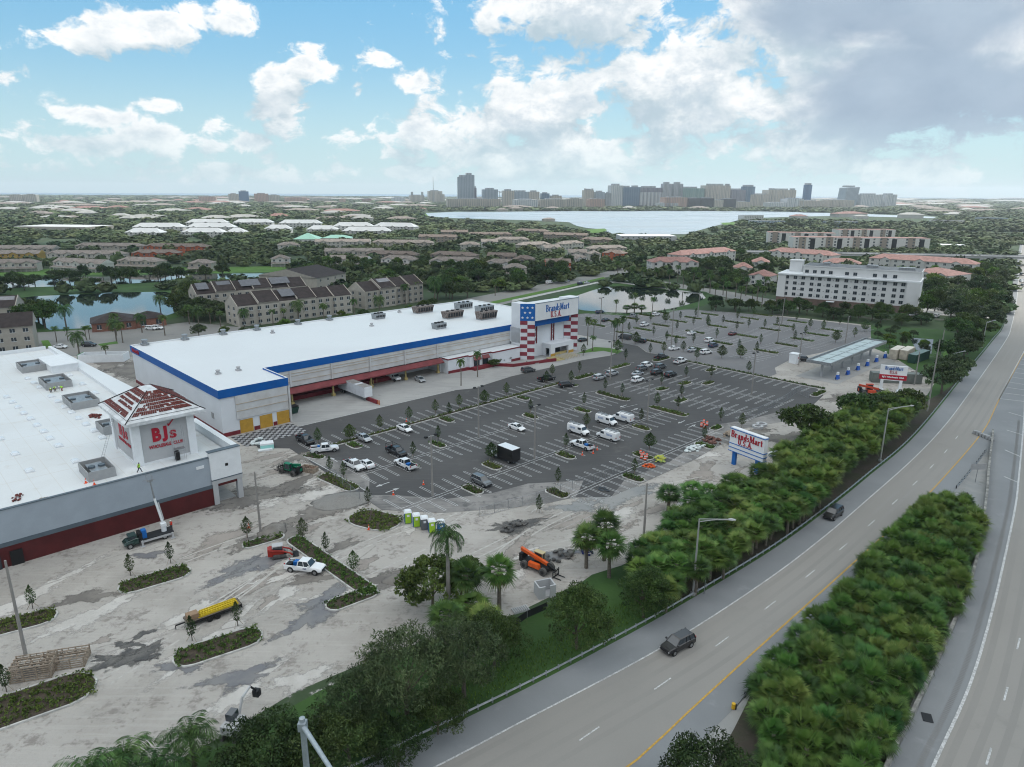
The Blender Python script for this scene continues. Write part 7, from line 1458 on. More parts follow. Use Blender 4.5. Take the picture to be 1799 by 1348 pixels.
def block(name, label, cat, x0, y0, x1, y1, z, depth, wall, roofm, group=None, st=5, wins=(1.6, 1.6), pitch=4.2):
    A_, B_ = at(x0, y0, z), at(x1, y1, z); A_.z = B_.z = 0; d = B_ - A_; L_ = d.length; t = thing(name, label, cat, A_, atan2(d.y, d.x), group); foot(t, 0, 0, L_, depth)
    m = MB().box(0, 0, 0, L_, depth, z, 0); n = max(2, int(L_ / 22))
    if st > 3:
        for i in range(n): m.box((i + .2) * L_ / n, -.8, 0, (i + .45) * L_ / n, 0, z + .6, 1)
    m.build('wall', [wall, M['tanwall']], t); MB().box(.4, .4, z + .003, L_ - .4, depth - .4, z + .3).build('roof', roofm, t)
    if st > 3:
        for i in range(n): MB().box((i + .62) * L_ / n, -.1, 0, (i + .8) * L_ / n, .0, z - .8).build('balcony_bay', M['dark'], t)
    wm_ = winmesh(*wins)
    for s_ in range(st):
        for i in range(int(L_ / pitch)):
            if st > 3 and .6 < (i * pitch / L_ * n) % 1 < .82: continue
            link('window', wm_, t, ((i + .5) * pitch, -.04 if st < 4 or not .18 < ((i + .5) * pitch / L_ * n) % 1 < .47 else -.85, z / st * (s_ + .55)))
    return t
block('midrise_block', 'long tan and white five storey block in front, beyond the pink roofs', 'apartments', 1395, 417, 1635, 419.5, 14, 16, M['white_w'], M['pink_roof'], 'tan five storey blocks on the right', 5, pitch=6.); block('midrise_block', 'tan five storey block behind the long one, left part', 'apartments', 1350, 408.5, 1469, 410.5, 14, 16, M['white_w'], M['pink_roof'], 'tan five storey blocks on the right', 5, pitch=7.); block('midrise_block', 'tan five storey block behind the long one, right part', 'apartments', 1475, 404, 1574, 404, 14, 16, M['white_w'], M['pink_roof'], 'tan five storey blocks on the right', 5, pitch=7.)
block('warehouse_store', 'wide low white-roofed shop beyond the townhouses at the left', 'store', 24, 398, 150, 399.5, 7, 55, M['beige'], M['pale_roof2'], None, 1, pitch=30); block('office_building', 'long flat white-roofed building before the big lake', 'office', 1090, 415, 1189, 415.5, 7, 34, M['panel_grey'], M['roof_white'], None, 2, pitch=6)
for q in [(1446, 389, 1511, 390.5, 'pale blue block by the lake, right one', 'bluewall'), (1316, 388, 1380, 389, 'pale blue block by the lake, left one', 'bluewall'), (1308, 379, 1342, 378.5, 'cream block at the lake edge', 'white_w'), (1713, 382, 1765, 383.5, 'white and blue block among the trees at the far right', 'bluewall'), (1636, 387, 1696, 388, 'pale block among the trees at the far right', 'white_w'), (1620, 430, 1700, 432, 'low white-roofed sheds right of the tan blocks', 'white_w')]:
    block('lakeside_block', q[4], 'apartments', *q[:4], 9 if 'sheds' not in q[4] else 4, 18, M[q[5]], M['grey_roof'] if 'sheds' not in q[4] else M['roof_white'], 'apartment blocks near the lake', 3 if 'sheds' not in q[4] else 1, pitch=5.)
# ---- skyline ----
def facade(name, c, g, fx, fz, wr=.55, hr=.5):
    m, b, p = nodes_mat(name); t = b.n('ShaderNodeTexCoord'); s_ = b.n('ShaderNodeSeparateXYZ'); b.put(s_.inputs[0], t.outputs['Object'])
    h_ = b.m('FRACT', b.m('MULTIPLY', b.m('ADD', s_.outputs[0], s_.outputs[1]), 1 / fx)); v = b.m('FRACT', b.m('MULTIPLY', s_.outputs[2], 1 / fz))
    k = b.m('MULTIPLY', b.m('LESS_THAN', h_, wr), b.m('LESS_THAN', v, hr)); nz = b.noise(objco(b), .06, 3)
    b.put(p.inputs['Base Color'], b.mix(k, b.mix(nz, (*c, 1), (*[x * .8 for x in c], 1)), (*g, 1))); b.put(p.inputs['Roughness'], b.m('SUBTRACT', .7, b.m('MULTIPLY', k, .5))); return m
FC = {'cream': facade('facade_cream', (.50, .46, .40), (.15, .17, .19), 6, 3.4), 'grey': facade('facade_grey', (.40, .43, .46), (.12, .15, .18), 5, 3.4), 'glass': facade('facade_glass', (.15, .22, .31), (.08, .14, .22), 9, 4, .85, .8), 'blue': facade('facade_blue', (.07, .16, .30), (.05, .12, .24), 4, 3.6, .8, .7), 'green': facade('facade_green', (.26, .38, .34), (.12, .22, .22), 8, 3.6, .8, .6),
      'black': facade('facade_black', (.06, .065, .08), (.02, .025, .035), 5, 3.6, .8, .6), 'white': facade('facade_white', (.58, .60, .61), (.20, .26, .32), 7, 3.4, .5, .6), 'brick': facade('facade_brick', (.33, .20, .16), (.14, .12, .12), 6, 3.4), 'pink': facade('facade_pink', (.50, .33, .27), (.2, .18, .18), 6, 3.4), 'steel': facade('facade_steel', (.34, .40, .46), (.14, .19, .25), 5, 3.4, .6, .6), 'violet': facade('facade_violet', (.24, .24, .29), (.1, .11, .15), 5, 3.4)}
SK = [(805.5, 819, 311, 'steel'), (817, 834, 307.5, 'steel'), (834, 837, 330, 'violet'), (850, 875, 333, 'steel'), (884.5, 903, 335, 'cream'), (900, 932, 337, 'steel'), (930, 947, 337, 'cream'), (951.5, 965, 340, 'glass'), (969, 986, 344, 'cream'), (1026, 1042, 334.5, 'cream'), (1045.6, 1061.7, 337.5, 'steel'), (1064, 1072, 339.5, 'grey'), (1072.4, 1093, 326, 'white'), (1092, 1110, 329.5, 'glass'), (1108, 1124, 329, 'glass'),
      (1123, 1161, 330, 'violet'), (1124, 1163, 338, 'white'), (1163.7, 1178, 323, 'grey'), (1182, 1197, 323, 'grey'), (1191, 1235, 331, 'green'), (1238, 1280, 326, 'cream'), (1246, 1260, 341, 'blue'), (1209, 1229, 348.5, 'black'), (1232, 1253, 348.5, 'black'), (1270, 1292, 350, 'black'), (1284, 1307, 334, 'violet'), (1305, 1328, 328, 'glass'), (1317, 1355, 342, 'cream'), (1348, 1395, 334, 'cream'), (1376, 1394, 346, 'violet'), (1412, 1425.5, 325, 'blue'), (1481, 1506, 329, 'steel'),
      (1510.5, 1547, 342, 'white'), (1554, 1572.5, 342, 'white'), (1402, 1445, 352.8, 'cream'), (1455, 1499, 352, 'cream'), (1382, 1410, 349.5, 'white'), (403, 420, 341, 'cream'), (421, 438, 336.4, 'blue'), (448, 472.6, 340.5, 'pink'), (472.6, 492, 343, 'cream'), (597, 608, 349.5, 'pink'), (637.5, 653, 349.5, 'brick'), (721.5, 745.5, 343.5, 'cream'), (754.5, 777, 336, 'cream'), (769, 781, 341.5, 'cream'), (787, 879, 349.8, 'cream'), (19, 42, 342.5, 'cream'), (44, 65.6, 342, 'cream'), (690, 712, 347.5, 'white'),
      (1000, 1024, 349, 'cream'), (1036, 1062, 350, 'pink'), (950, 1000, 350.5, 'cream'), (905, 945, 351, 'white'), (1168, 1206, 347, 'pink'), (1160, 1192, 357, 'white'), (1292, 1318, 355, 'cream'), (1352, 1380, 356, 'white'), (1254, 1272, 352, 'cream'), (350, 380, 345.5, 'pink'), (500, 540, 347, 'pink'), (545, 580, 349, 'cream')]
dsc = {'cream': 'cream', 'grey': 'grey slender', 'glass': 'dark blue glass', 'blue': 'deep blue', 'green': 'green glass', 'black': 'black cube-like', 'white': 'white', 'brick': 'brick red', 'pink': 'salmon pink', 'steel': 'steel grey', 'violet': 'violet grey'}; cnt = {}
for (x0, x1, yt, c_) in sorted(SK):
    left = x1 < 800; yb = 357.5 if left else 366.; yb += 2 if c_ == 'black' else 0; z_ = 0
    if yt > 346 and not left: yb = 367.5
    A_, B_ = at(x0, yb), at(x1, yb); d = B_ - A_; h_ = hfor((A_ + B_) / 2, yt); W_ = d.length; dep = min(W_ * .8, 45); key = (c_, left, h_ > 60); cnt[key] = cnt.get(key, 0) + 1
    t = thing('tower_block' if h_ > 60 else 'city_building', f"{dsc[c_]} {'high-rise' if h_ > 60 else 'mid-rise building'} {'left of the tallest tower' if left else 'across the lake'}, {ORD[cnt[key] - 1]} of its colour from left", 'high-rise' if h_ > 60 else 'building', A_, atan2(d.y, d.x), 'city skyline'); foot(t, 0, 0, W_, dep, 10)
    m = MB()
    if abs(x0 - 1305) < 1 or abs(x0 - 1412) < 1: m.prism([(W_ / 2 + W_ / 2 * cos(a), dep / 2 + dep / 2 * sin(a)) for a in np.linspace(0, 2 * pi, 16, endpoint=False)], 0, h_)
    elif abs(x0 - 1481) < 1: m.loft([[(0, 0, 0), (W_ * .85, 0, 0), (W_ * .85, dep, 0), (0, dep, 0)], [(W_ * .12, 0, h_ * .97), (W_, 0, h_), (W_, dep, h_), (W_ * .12, dep, h_ * .97)]])
    else: m.box(0, 0, 0, W_, dep, h_)
    m.build('facade', FC[c_], t)
    m = MB().box(W_ * .2, dep * .2, h_, W_ * .75, dep * .8, h_ + min(6, h_ * .08))
    if c_ == 'cream' and h_ > 60: m.box(W_ * .02, 1, h_, W_ * .2, 8, h_ + 6).box(W_ * .8, 1, h_, W_ * .97, 8, h_ + 6)
    if abs(x0 - 721.5) < 1: m.box(W_ * .05, 1, h_, W_ * .2, 8, h_ + 16).box(W_ * .8, 1, h_, W_ * .95, 8, h_ + 16)
    m.build('roof_structure', FC['grey'], t)
    if h_ > 30:
        m = MB(); n = max(2, int(W_ / 14)); 
        for i in range(n + 1): m.box(i * W_ / n - .8, -1.2, 0, i * W_ / n + .8, 0, h_ * .985)
        if c_ not in ('glass', 'blue', 'black', 'steel') and abs(x0 - 1481) > 1: m.build('facade_rib', FC[c_], t)
mp = at(762, 360); meta(MB().tube((0, 0, 0), (0, 0, hfor(mp, 311)), 1.6, .7, n=6).build('radio_mast', M['galv'], None, loc=mp), 'thin radio mast left of the tallest tower', 'mast')
for i, (x, yt) in enumerate([(878, 336), (882, 337.5)]):
    p = at(x, 364); h_ = hfor(p, yt); t = thing('tower_crane', ['distant tower crane just right of the tallest tower', 'second distant tower crane right of the tallest tower'][i], 'crane', p, .3); MB().tube((0, 0, 0), (0, 0, h_), 1., n=5).build('mast', M['galv'], t); MB().tube((-12, 0, h_ - 2), (30, 0, h_ - 2), .8, n=5).build('jib', M['galv'], t)
# low houses scattered in the green distance
M['pale_roof'] = mat('pale_grey_roof', (.36, .36, .345), .8, .2, .1)
hm = MB(); hm.box(-9, -6, 0, 9, 6, 4, 0); roof_mb(hm, -9, -6, 9, 6, 4, 2.4, 'hip', .6, 1, 1)
DH = {}
for nm, wl, rf_ in (('pale', 'white_w', 'pale_roof'), ('tan', 'beige', 'tan_roof'), ('pink', 'white_w', 'pink_roof')): DH[nm] = hm.mesh('distant_house', [M[wl], M[rf_]])
rr = random.Random(11); k = 0
def inpoly(x, y, P):
    c_ = False; n = len(P)
    for i in range(n):
        x0, y0 = P[i][0], P[i][1]; x1, y1 = P[i - 1][0], P[i - 1][1]
        if (y0 > y) != (y1 > y) and x < (x1 - x0) * (y - y0) / (y1 - y0) + x0: c_ = not c_
    return c_
while k < 260:
    x = rr.uniform(-20, 1820); y = rr.choice([rr.uniform(349, 362), rr.uniform(356, 392), rr.uniform(349, 372)]); p = at(x, y); q = at(x, y, 0)
    if (p.length < 700) or any(inpoly(p.x, p.y, W_) for W_ in WATERS) or any(inpoly(p.x, p.y, W_) for W_ in FOOT): continue
    if 1420 < x and y > 385: continue
    c_ = rr.choice(['pale', 'pale', 'tan', 'tan', 'pink']); s_ = max(1., p.length / 1500) * rr.uniform(.8, 1.8); o = link('distant_house', DH[c_], None, p, rr.uniform(-.6, .6)); o.scale = (s_ * rr.uniform(1, 2.6), s_, min(s_, 1.6) * 1.3)
    meta(o, f'{c_} roofed low building among the distant trees', 'house', f'distant {c_} roofed buildings'); k += 1
# ================= PLANTS =================
def quads(C, A_, B_):
    """quads centred at C spanned by half-vectors A_, B_ (leaf shape: rhombus)"""
    n = len(C); V = np.empty((n, 4, 3)); V[:, 0] = C - A_; V[:, 1] = C - B_; V[:, 2] = C + A_; V[:, 3] = C + B_
    return V.reshape(-1, 3), np.arange(4 * n).reshape(n, 4)
def rv(n, g): v = g.normal(size=(n, 3)); return v / np.linalg.norm(v, axis=1)[:, None]
def crown(seed, ncl, nl, rx, rz, zc, cr, ls, flat=.0, droop=0., up=0.):
    g = np.random.default_rng(seed); d = rv(ncl, g); d[:, 2] = np.where(d[:, 2] < -.35, -d[:, 2], d[:, 2]); r_ = g.uniform(.45, 1.0, ncl) ** .6
    cc = d * r_[:, None] * np.array([rx, rx, rz]); cc[:, 2] += zc; cc[:, 0] *= 1 + .15 * np.sin(seed); C = []; A_ = []; B_ = []; T_ = []
    crs = cr * g.uniform(.55, 1.35, ncl)
    for c_, q in zip(cc, crs):
        m_ = max(6, int(nl * (q / cr) ** 2)); T_.append(np.clip(g.uniform(.1, .9) + g.uniform(-.3, .3, m_), 0, 1)); o = rv(m_, g) * (g.uniform(.35, 1., m_) ** .5)[:, None] * q; o[:, 2] *= .62; C.append(c_ + o)
        out = rv(m_, g) + o / q * .6; out[:, 2] += up
        a = np.cross(out, rv(m_, g)); a /= np.linalg.norm(a, axis=1)[:, None] + 1e-9; a[:, 2] -= droop; b_ = np.cross(out, a); b_ /= np.linalg.norm(b_, axis=1)[:, None] + 1e-9
        s_ = ls * g.uniform(.6, 1.3, m_)[:, None]; A_.append(a * s_); B_.append(b_ * s_ * (.5 - flat))
    CT[0] = np.repeat(np.concatenate(T_), 4); return quads(np.concatenate(C), np.concatenate(A_), np.concatenate(B_)), cc
CT = [None]
def trunk_mb(h, r, cc=None, n=7, seed=0):
    g = random.Random(seed); m = MB(); m.path([(0, 0, -.1), (.05 * h * g.uniform(-1, 1), .04 * h * g.uniform(-1, 1), h * .45)], [r * 1.25, r * .85], 8)
    p0 = m.v[-1]; c0 = Vector(np.mean(np.array(m.v[-8:]), axis=0))
    if cc is not None:
        for c_ in list(cc)[:n * 3:3]:
            e = Vector(c_); mid = c0.lerp(e, .5) + Vector((0, 0, .06 * h)); m.path([tuple(c0 - Vector((0, 0, .1 * h * g.random()))), tuple(mid), tuple(e)], [r * .6, r * .36, r * .12], 5)
    return m
M['leaf_oak'] = leafmat('leaf_oak', (.042, .085, .020), (.085, .135, .035), .9, .28); M['leaf_feather'] = leafmat('leaf_feathery', (.060, .098, .042), (.11, .15, .065), .8, .22); M['leaf_bright'] = leafmat('leaf_bright', (.075, .14, .02), (.11, .19, .03), .7, .25)
M['leaf_dark'] = leafmat('leaf_dark', (.032, .068, .020), (.062, .105, .030), .7, .28); M['palm'] = leafmat('palm_frond', (.050, .118, .020), (.105, .190, .042), .8, .25, .2); M['palm_dark'] = leafmat('palm_frond_dark', (.035, .090, .022), (.075, .150, .036), .8, .25, .2)
M['palm_olive'] = leafmat('palm_frond_olive', (.062, .122, .024), (.125, .185, .045), .9, .25, .15)
M['dry'] = mat('dry_frond', (.20, .15, .075), .9, .4, 3.); M['bark'] = mat('bark', (.13, .11, .09), .9, .35, 4., bump=.4); M['palmtrunk'] = mat('palm_trunk', (.17, .15, .125), .9, .35, 5., bump=.4); M['shrub'] = leafmat('shrub_leaf', (.06, .12, .02), (.13, .19, .04), 1.5, .25)
M['far_leaf'] = leafmat('far_canopy', (.045, .074, .030), (.095, .125, .050), .012, .40, 0, True); M['far_leaf'].node_tree.nodes['Principled BSDF'].inputs['Roughness'].default_value = .8
TP = {}
def plant(kind, name, label, cat, p, s=1., rz=None, group=None, sz=None):
    rz = random.uniform(0, 6.28) if rz is None else rz; sc_ = (s, s, sz or s)
    if kind in TP and TP[kind][0]: return copy_thing(TP[kind][0], p, rz, label, group, sc_, cat)
    parts = TP[kind][1]; t = thing(name, label, cat, p, rz, group); t.scale = sc_
    for nm, me in parts: link(nm, me, t)
    TP[kind][0] = t; return t
def reg(kind, *parts): TP[kind] = [None, parts]
def tree_kind(kind, seed, h, rx, rz, ncl, nl, cr, ls, m_, tr, **kw):
    (V, F), cc = crown(seed, ncl, nl, rx, rz, h - rz, cr, ls, **kw); reg(kind, ('crown', np_mesh('crown', V, F, m_, CT[0])), ('trunk', trunk_mb(h - rz * .6, tr, cc, 6, seed).mesh('trunk', M['bark'])))
tree_kind('near1', 3, 8.5, 4.6, 3.2, 75, 190, 1.15, .17, M['leaf_feather'], .22, droop=.5, flat=.22); tree_kind('near2', 4, 8.0, 4.2, 3.4, 60, 220, 1.2, .16, M['leaf_oak'], .2, flat=.1); tree_kind('near3', 9, 5.5, 3.6, 2.4, 60, 170, .95, .15, M['leaf_dark'], .15, flat=.12)
tree_kind('grape', 6, 7.0, 4.6, 2.8, 50, 110, 1.1, .26, leafmat('leaf_broad', (.05, .085, .02), (.10, .14, .03), 1., .2), .2)
tree_kind('oak1', 21, 9, 5.2, 3.6, 46, 60, 1.5, .42, M['leaf_oak'], .3); tree_kind('oak2', 22, 8, 4.4, 3.4, 40, 60, 1.4, .42, M['leaf_dark'], .28); tree_kind('oak3', 23, 8.5, 4.8, 3.4, 40, 60, 1.4, .42, M['leaf_bright'], .28); tree_kind('oak4', 24, 8, 4.5, 3.6, 44, 60, 1.4, .40, M['leaf_feather'], .28)
def sap(kind, seed, h, r_, m_, n=26, ls=.16):
    g = np.random.default_rng(seed); z = g.uniform(.25, 1, n * 14); k_ = np.sin(np.clip((z - .2) / .8, 0, 1) * 3.0 + .14) * (1.15 - .5 * z) * r_ * g.uniform(.3, 1., n * 14); a = g.uniform(0, 2 * pi, n * 14); C = np.stack([k_ * np.cos(a), k_ * np.sin(a), z * h], 1); A_ = rv(n * 14, g) * ls; B_ = rv(n * 14, g) * ls * .6
    V, F = quads(C, A_, B_); reg(kind, ('crown', np_mesh('crown', V, F, m_)), ('trunk', MB().path([(0, 0, 0), (0, 0, h * .9)], [.06, .02], 5).mesh('trunk', M['bark'])), ('stake', MB().tube((-.7, 0, 0), (0, 0, 1.2), .03, n=4).tube((.6, .4, 0), (0, 0, 1.2), .03, n=4).mesh('stake', M['wood'])))
sap('sap1', 31, 3.7, .85, M['leaf_dark'], 34, .12); sap('sap2', 32, 3.9, 1.2, M['leaf_oak'], 44, .13); sap('sap3', 33, 4.0, 1.9, M['leaf_oak'], 80, .15)
def fan_palm(seed, n=34, R_=1.9, dead=8):
    g = random.Random(seed); V = []; F = []; MI = []; TN = []
    def leaf(az_, el_, L_, mi, dr):
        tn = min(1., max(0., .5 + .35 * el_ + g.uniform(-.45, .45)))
        d = Vector((cos(az_) * cos(el_), sin(az_) * cos(el_), sin(el_))); sd_ = Vector((-sin(az_), cos(az_), 0)); up = d.cross(sd_) * -1; pet = L_ * .42; c0 = d * pet; c0.z -= dr * .25
        k = len(V); V.extend([tuple(Vector((0, 0, 0)) + sd_ * .03), tuple(Vector((0, 0, 0)) - sd_ * .03), tuple(c0 - sd_ * .03), tuple(c0 + sd_ * .03)]); F.append((k, k + 1, k + 2, k + 3)); MI.append(mi)
        ns = 15
        for i in range(ns):
            a = (i / (ns - 1) - .5) * 2.5; q = (d * cos(a) + sd_ * sin(a)); ll = L_ * (.66 - .10 * abs(a)) * g.uniform(.8, 1.15); w_ = (sd_ * cos(a) - d * sin(a)) * .06
            mid_ = c0 + q * ll * .55 + up * .05; tip = c0 + q * ll + Vector((0, 0, -dr * g.uniform(.4, 1.0) * ll)); k = len(V); V.extend([tuple(c0), tuple(mid_ + w_), tuple(tip), tuple(mid_ - w_)]); F.append((k, k + 1, k + 2, k + 3)); MI.append(mi)
        TN.extend([tn] * (len(V) - len(TN)))
    for i in range(n): f = (i + .5) / n; leaf(i * 2.4 + g.random() * .4, math.asin(max(-.5, min(1, 1.0 - 1.45 * f))), R_ * g.uniform(.8, 1.15), 0, .12 + .35 * f)
    for i in range(dead): leaf(i * 2 * pi / dead, -1.0 + g.random() * .2, R_ * .8, 1, .3)
    return np.array(V), np.array(F), MI, TN
for i in range(6):
    V, F, MI, TN = fan_palm(50 + i, 30 + 3 * (i % 3), 2.05, 6 if i < 3 else 3); ph = 4.2 if i < 3 else 1.7; V = V + np.array([0, 0, ph])
    reg(f'sabal{i}', ('crown', np_mesh('crown', V, F, [[M['palm'], M['palm_dark'], M['palm_olive']][i % 3], M['dry']], TN, MI)), ('trunk', MB().path([(0, 0, -.1), (.05, .03, ph * .5), (0, 0, ph + .05)], [.24, .2, .2], 8).mesh('trunk', M['palmtrunk'])))
def feather_palm(seed, n, L_, h, rt, shaft=False):
    g = random.Random(seed); V = []; F = []
    for i in range(n):
        az_ = i * 2.4 + g.random() * .3; e0 = 1.25 - 1.35 * (i / n); d = Vector((cos(az_), sin(az_), 0)); sd_ = Vector((-sin(az_), cos(az_), 0)); p = Vector((0, 0, h)); P = [p.copy()]; ns = 9; e = e0; LL = L_ * g.uniform(.85, 1.1)
        for s_ in range(ns): p = p + (d * cos(e) + Vector((0, 0, sin(e)))) * LL / ns; e -= .26; P.append(p.copy())
        for s_ in range(ns):
            k = len(V); V.extend([tuple(P[s_] + sd_ * .03), tuple(P[s_] - sd_ * .03), tuple(P[s_ + 1] - sd_ * .02), tuple(P[s_ + 1] + sd_ * .02)]); F.append((k, k + 1, k + 2, k + 3))
            for j in range(3):
                q = P[s_].lerp(P[s_ + 1], j / 3); f = (s_ + j / 3) / ns; t_ = (P[s_ + 1] - P[s_]).normalized(); ll = L_ * .27 * sin(pi * (.12 + .84 * f)) * g.uniform(.8, 1.1)
                for sg in (-1, 1):
                    tip = q + sd_ * sg * ll * .8 + t_ * ll * .35 + Vector((0, 0, -ll * g.uniform(.3, .6))); m_ = q.lerp(tip, .5) + Vector((0, 0, ll * .08)); w_ = t_ * .06; k = len(V); V.extend([tuple(q), tuple(m_ + w_), tuple(tip), tuple(m_ - w_)]); F.append((k, k + 1, k + 2, k + 3))
    return np.array(V), np.array(F)
for kd, sd_, n, L_, h, rt, m_ in (('royal', 61, 17, 3.4, 9.0, .26, M['palm_dark']), ('coco', 62, 22, 3.9, 5.0, .2, M['palm_dark']), ('royal2', 63, 14, 2.4, 6.2, .16, M['palm'])):
    V, F = feather_palm(sd_, n, L_, h, rt); reg(kd, ('crown', np_mesh('crown', V, F, m_)), ('trunk', MB().path([(0, 0, -.1), (.06, 0, h * .5), (0, 0, h * .84)], [rt * 1.3, rt * 1.1, rt * .8], 8).mesh('trunk', mat('smooth_trunk', (.26, .25, .23), .8, .2, 2.) if kd == 'royal' else M['palmtrunk'])), ('crownshaft', MB().path([(0, 0, h * .835), (0, 0, h + .05)], [rt * .78, rt * .5], 8).mesh('crownshaft', M['palm'])))
# ---- near trees ----
for kd, x, y, s_, lb in [('near1', 716, 1262, 1.12, 'large feathery grey-green tree in the middle of the foreground clump'), ('near1', 640, 1292, .85, 'feathery tree at the left of the foreground clump'), ('near1', 815, 1225, 1.02, 'feathery tree at the right of the foreground clump by the grass'), ('near2', 868, 1172, .85, 'darker tree at the upper right of the foreground clump'), ('near3', 560, 1372, 1.1, 'dark leafy tree behind the steel mast'), ('near3', 480, 1382, 1.2, 'dark leafy tree left of the steel mast'),
                         ('near3', 615, 1345, 1.0, 'dark low tree between the steel mast and the feathery tree'), ('near2', 1013, 1140, .98, 'rounded tree on the verge above the ramp, left of two'), ('near2', 1130, 1085, .82, 'darker rounded tree on the verge beside the palm belt'), ('near3', 1242, 1425, 1.15, 'round bush tree at the bottom edge beside the median palms'), ('near3', 700, 1345, .8, 'low dark tree at the foot of the foreground clump'), ('near3', 770, 1290, .8, 'low dark tree under the feathery trees'),
                         ('grape', 760, 1068, .95, 'broad-leaved tree left of the royal palm'), ('grape', 810, 1050, .8, 'broad-leaved tree behind the royal palm'), ('oak1', 1410, 782, 1.05, 'large round dark tree above the palm belt, right of the blue-legged sign'), ('oak2', 1502, 748, 1.0, 'dark round tree below the orange red telehandler'), ('oak2', 1545, 742, .9, 'dark tree right of the round one below the maroon sign'), ('oak1', 1590, 735, .8, 'tree at the right end of the palm belt')]:
    plant(kd, 'leafy_tree', lb, 'tree', at(x, y), s_)
for kd, x, y, yc, lb in [('royal', 789, 1085, 935, 'tall royal palm with pale trunk in the foreground'), ('sabal0', 877, 1072, 1000, 'single cabbage palm right of the royal palm'), ('sabal1', 1173, 900, 866, 'cabbage palm alone on the sand, left of two'), ('sabal0', 1214, 888, 858, 'cabbage palm alone on the sand, right of two'), ('sabal2', 1030, 998, 943, 'cabbage palm with clean trunk, left of the trio'), ('sabal1', 1061, 985, 921, 'cabbage palm at the back of the trio'), ('sabal0', 1070, 1015, 955, 'cabbage palm at the right of the trio'),
                         ('sabal0', 830, 1100, 1060, 'low cabbage palm in the clump under the royal palm, right one'), ('sabal1', 785, 1130, 1080, 'low cabbage palm in the clump under the royal palm, lower one'), ('sabal2', 850, 1130, 1085, 'low cabbage palm in the clump above the feathery trees'), ('sabal1', 820, 1075, 1010, 'cabbage palm half hidden behind the royal palm'),
                         ('coco', 345, 1372, 1288, 'coconut palm at the bottom left, right one, by the white excavator'), ('coco', 235, 1410, 1325, 'coconut palm at the bottom left, left one'), ('coco', 175, 1440, 1350, 'coconut fronds at the bottom edge, far left'), ('coco', 285, 1425, 1345, 'low coconut palm between the two at the bottom left'), ('royal2', 810, 678, 634, 'small palm on the concrete left of the awnings, left one'), ('royal2', 839, 663, 620, 'small palm on the concrete in front of the awnings, right one'),
                         ('royal2', 1032, 607, 560, 'tall palm right of the flag tower, first'), ('royal2', 1043, 596, 563, 'tall palm right of the flag tower, second'), ('royal2', 1041, 617, 592, 'short palm on the lawn right of the flag tower'), ('royal2', 1078, 608, 566, 'slender palm at the far lot entrance, left of three'), ('royal2', 1083, 606, 562, 'slender palm at the far lot entrance, middle of three'), ('royal2', 1093, 602, 558, 'slender palm at the far lot entrance, right of three'),
                         ('royal2', 1082, 551, 528, 'palm at the near edge of the pond, left one'), ('royal2', 1146, 549, 524, 'palm at the near edge of the pond, right one'), ('royal2', 1114, 550, 517, 'tall palm above the bushy trio at the pond edge'), ('sabal1', 1101, 551, 540, 'bushy palm at the pond edge, left of trio'), ('sabal1', 1114, 552, 538, 'bushy palm at the pond edge, middle of trio'), ('sabal1', 1127, 551, 540, 'bushy palm at the pond edge, right of trio')]:
    p = at(x, y); h_ = hfor(p, yc); base = {'royal': 9.4, 'coco': 5.3, 'royal2': 6.4}.get(kd, 4.3); s_ = 1.3 if kd.startswith('sabal') else (1. if kd in ('royal', 'coco') else .85)
    plant(kd, 'cabbage_palm' if kd.startswith('sabal') else {'royal': 'royal_palm', 'coco': 'coconut_palm', 'royal2': 'palm_tree'}[kd], lb, 'palm', p, s_, None, None, sz=min(max(h_ / base, .45), 1.7))
for i, (x, y) in enumerate([(395, 590), (430, 596), (455, 590), (500, 583), (540, 580), (575, 577), (610, 571), (640, 566), (690, 558), (720, 552), (745, 546), (350, 592), (600, 560), (760, 540)]): plant(['oak3', 'oak1', 'oak4'][i % 3], 'leafy_tree', 'bushy tree in front of the brown-roofed apartments behind the store', 'tree', at(x, y), .42 + .06 * (i % 4), None, 'bushy trees before the apartments')
# ---- dense palm belts ----
def fill(poly, sp, seed, maxn=9999, avoid=(), z=0.):
    P = [at(x, y, z) for x, y in poly] if not isinstance(poly[0], Vector) else poly; xs_ = [p.x for p in P]; ys_ = [p.y for p in P]; g = random.Random(seed); out = []; cell = {}; tries = 0; Q = [(p.x, p.y) for p in P]
    while len(out) < maxn and tries < 60 * maxn and tries < 60000:
        tries += 1; x = g.uniform(min(xs_), max(xs_)); y = g.uniform(min(ys_), max(ys_))
        if not inpoly(x, y, Q): continue
        k = (int(x // sp), int(y // sp))
        if any((x - a) ** 2 + (y - b_) ** 2 < sp * sp for i in (-1, 0, 1) for j in (-1, 0, 1) for a, b_ in cell.get((k[0] + i, k[1] + j), ())): continue
        if any(inpoly(x, y, A_) for A_ in avoid): continue
        cell.setdefault(k, []).append((x, y)); out.append(Vector((x, y, 0)))
    return out
g = random.Random(5)
BELT = fill([(1100, 975), (1130, 1015), (1175, 1040), (1225, 1000), (1290, 965), (1345, 930), (1400, 890), (1460, 845), (1520, 795), (1570, 755), (1612, 712), (1560, 700), (1500, 722), (1450, 745), (1400, 785), (1340, 812), (1290, 838), (1225, 875), (1165, 918)], 1.75, 1, 235, z=4.2)
MED = fill([(1335, 1195), (1375, 1135), (1455, 1065), (1530, 985), (1600, 905), (1640, 868), (1700, 870), (1722, 915), (1695, 1000), (1632, 1140), (1572, 1255), (1520, 1370), (1470, 1400), (1330, 1400), (1340, 1290)], 1.75, 2, 230, z=2.3)
ALLP = [(p, 0) for p in BELT if (p - at(1320, 845)).length > 5.5] + [(p, 1) for p in MED]; ALLP.sort(key=lambda q: q[0].length); rest = ([], [], [], [])
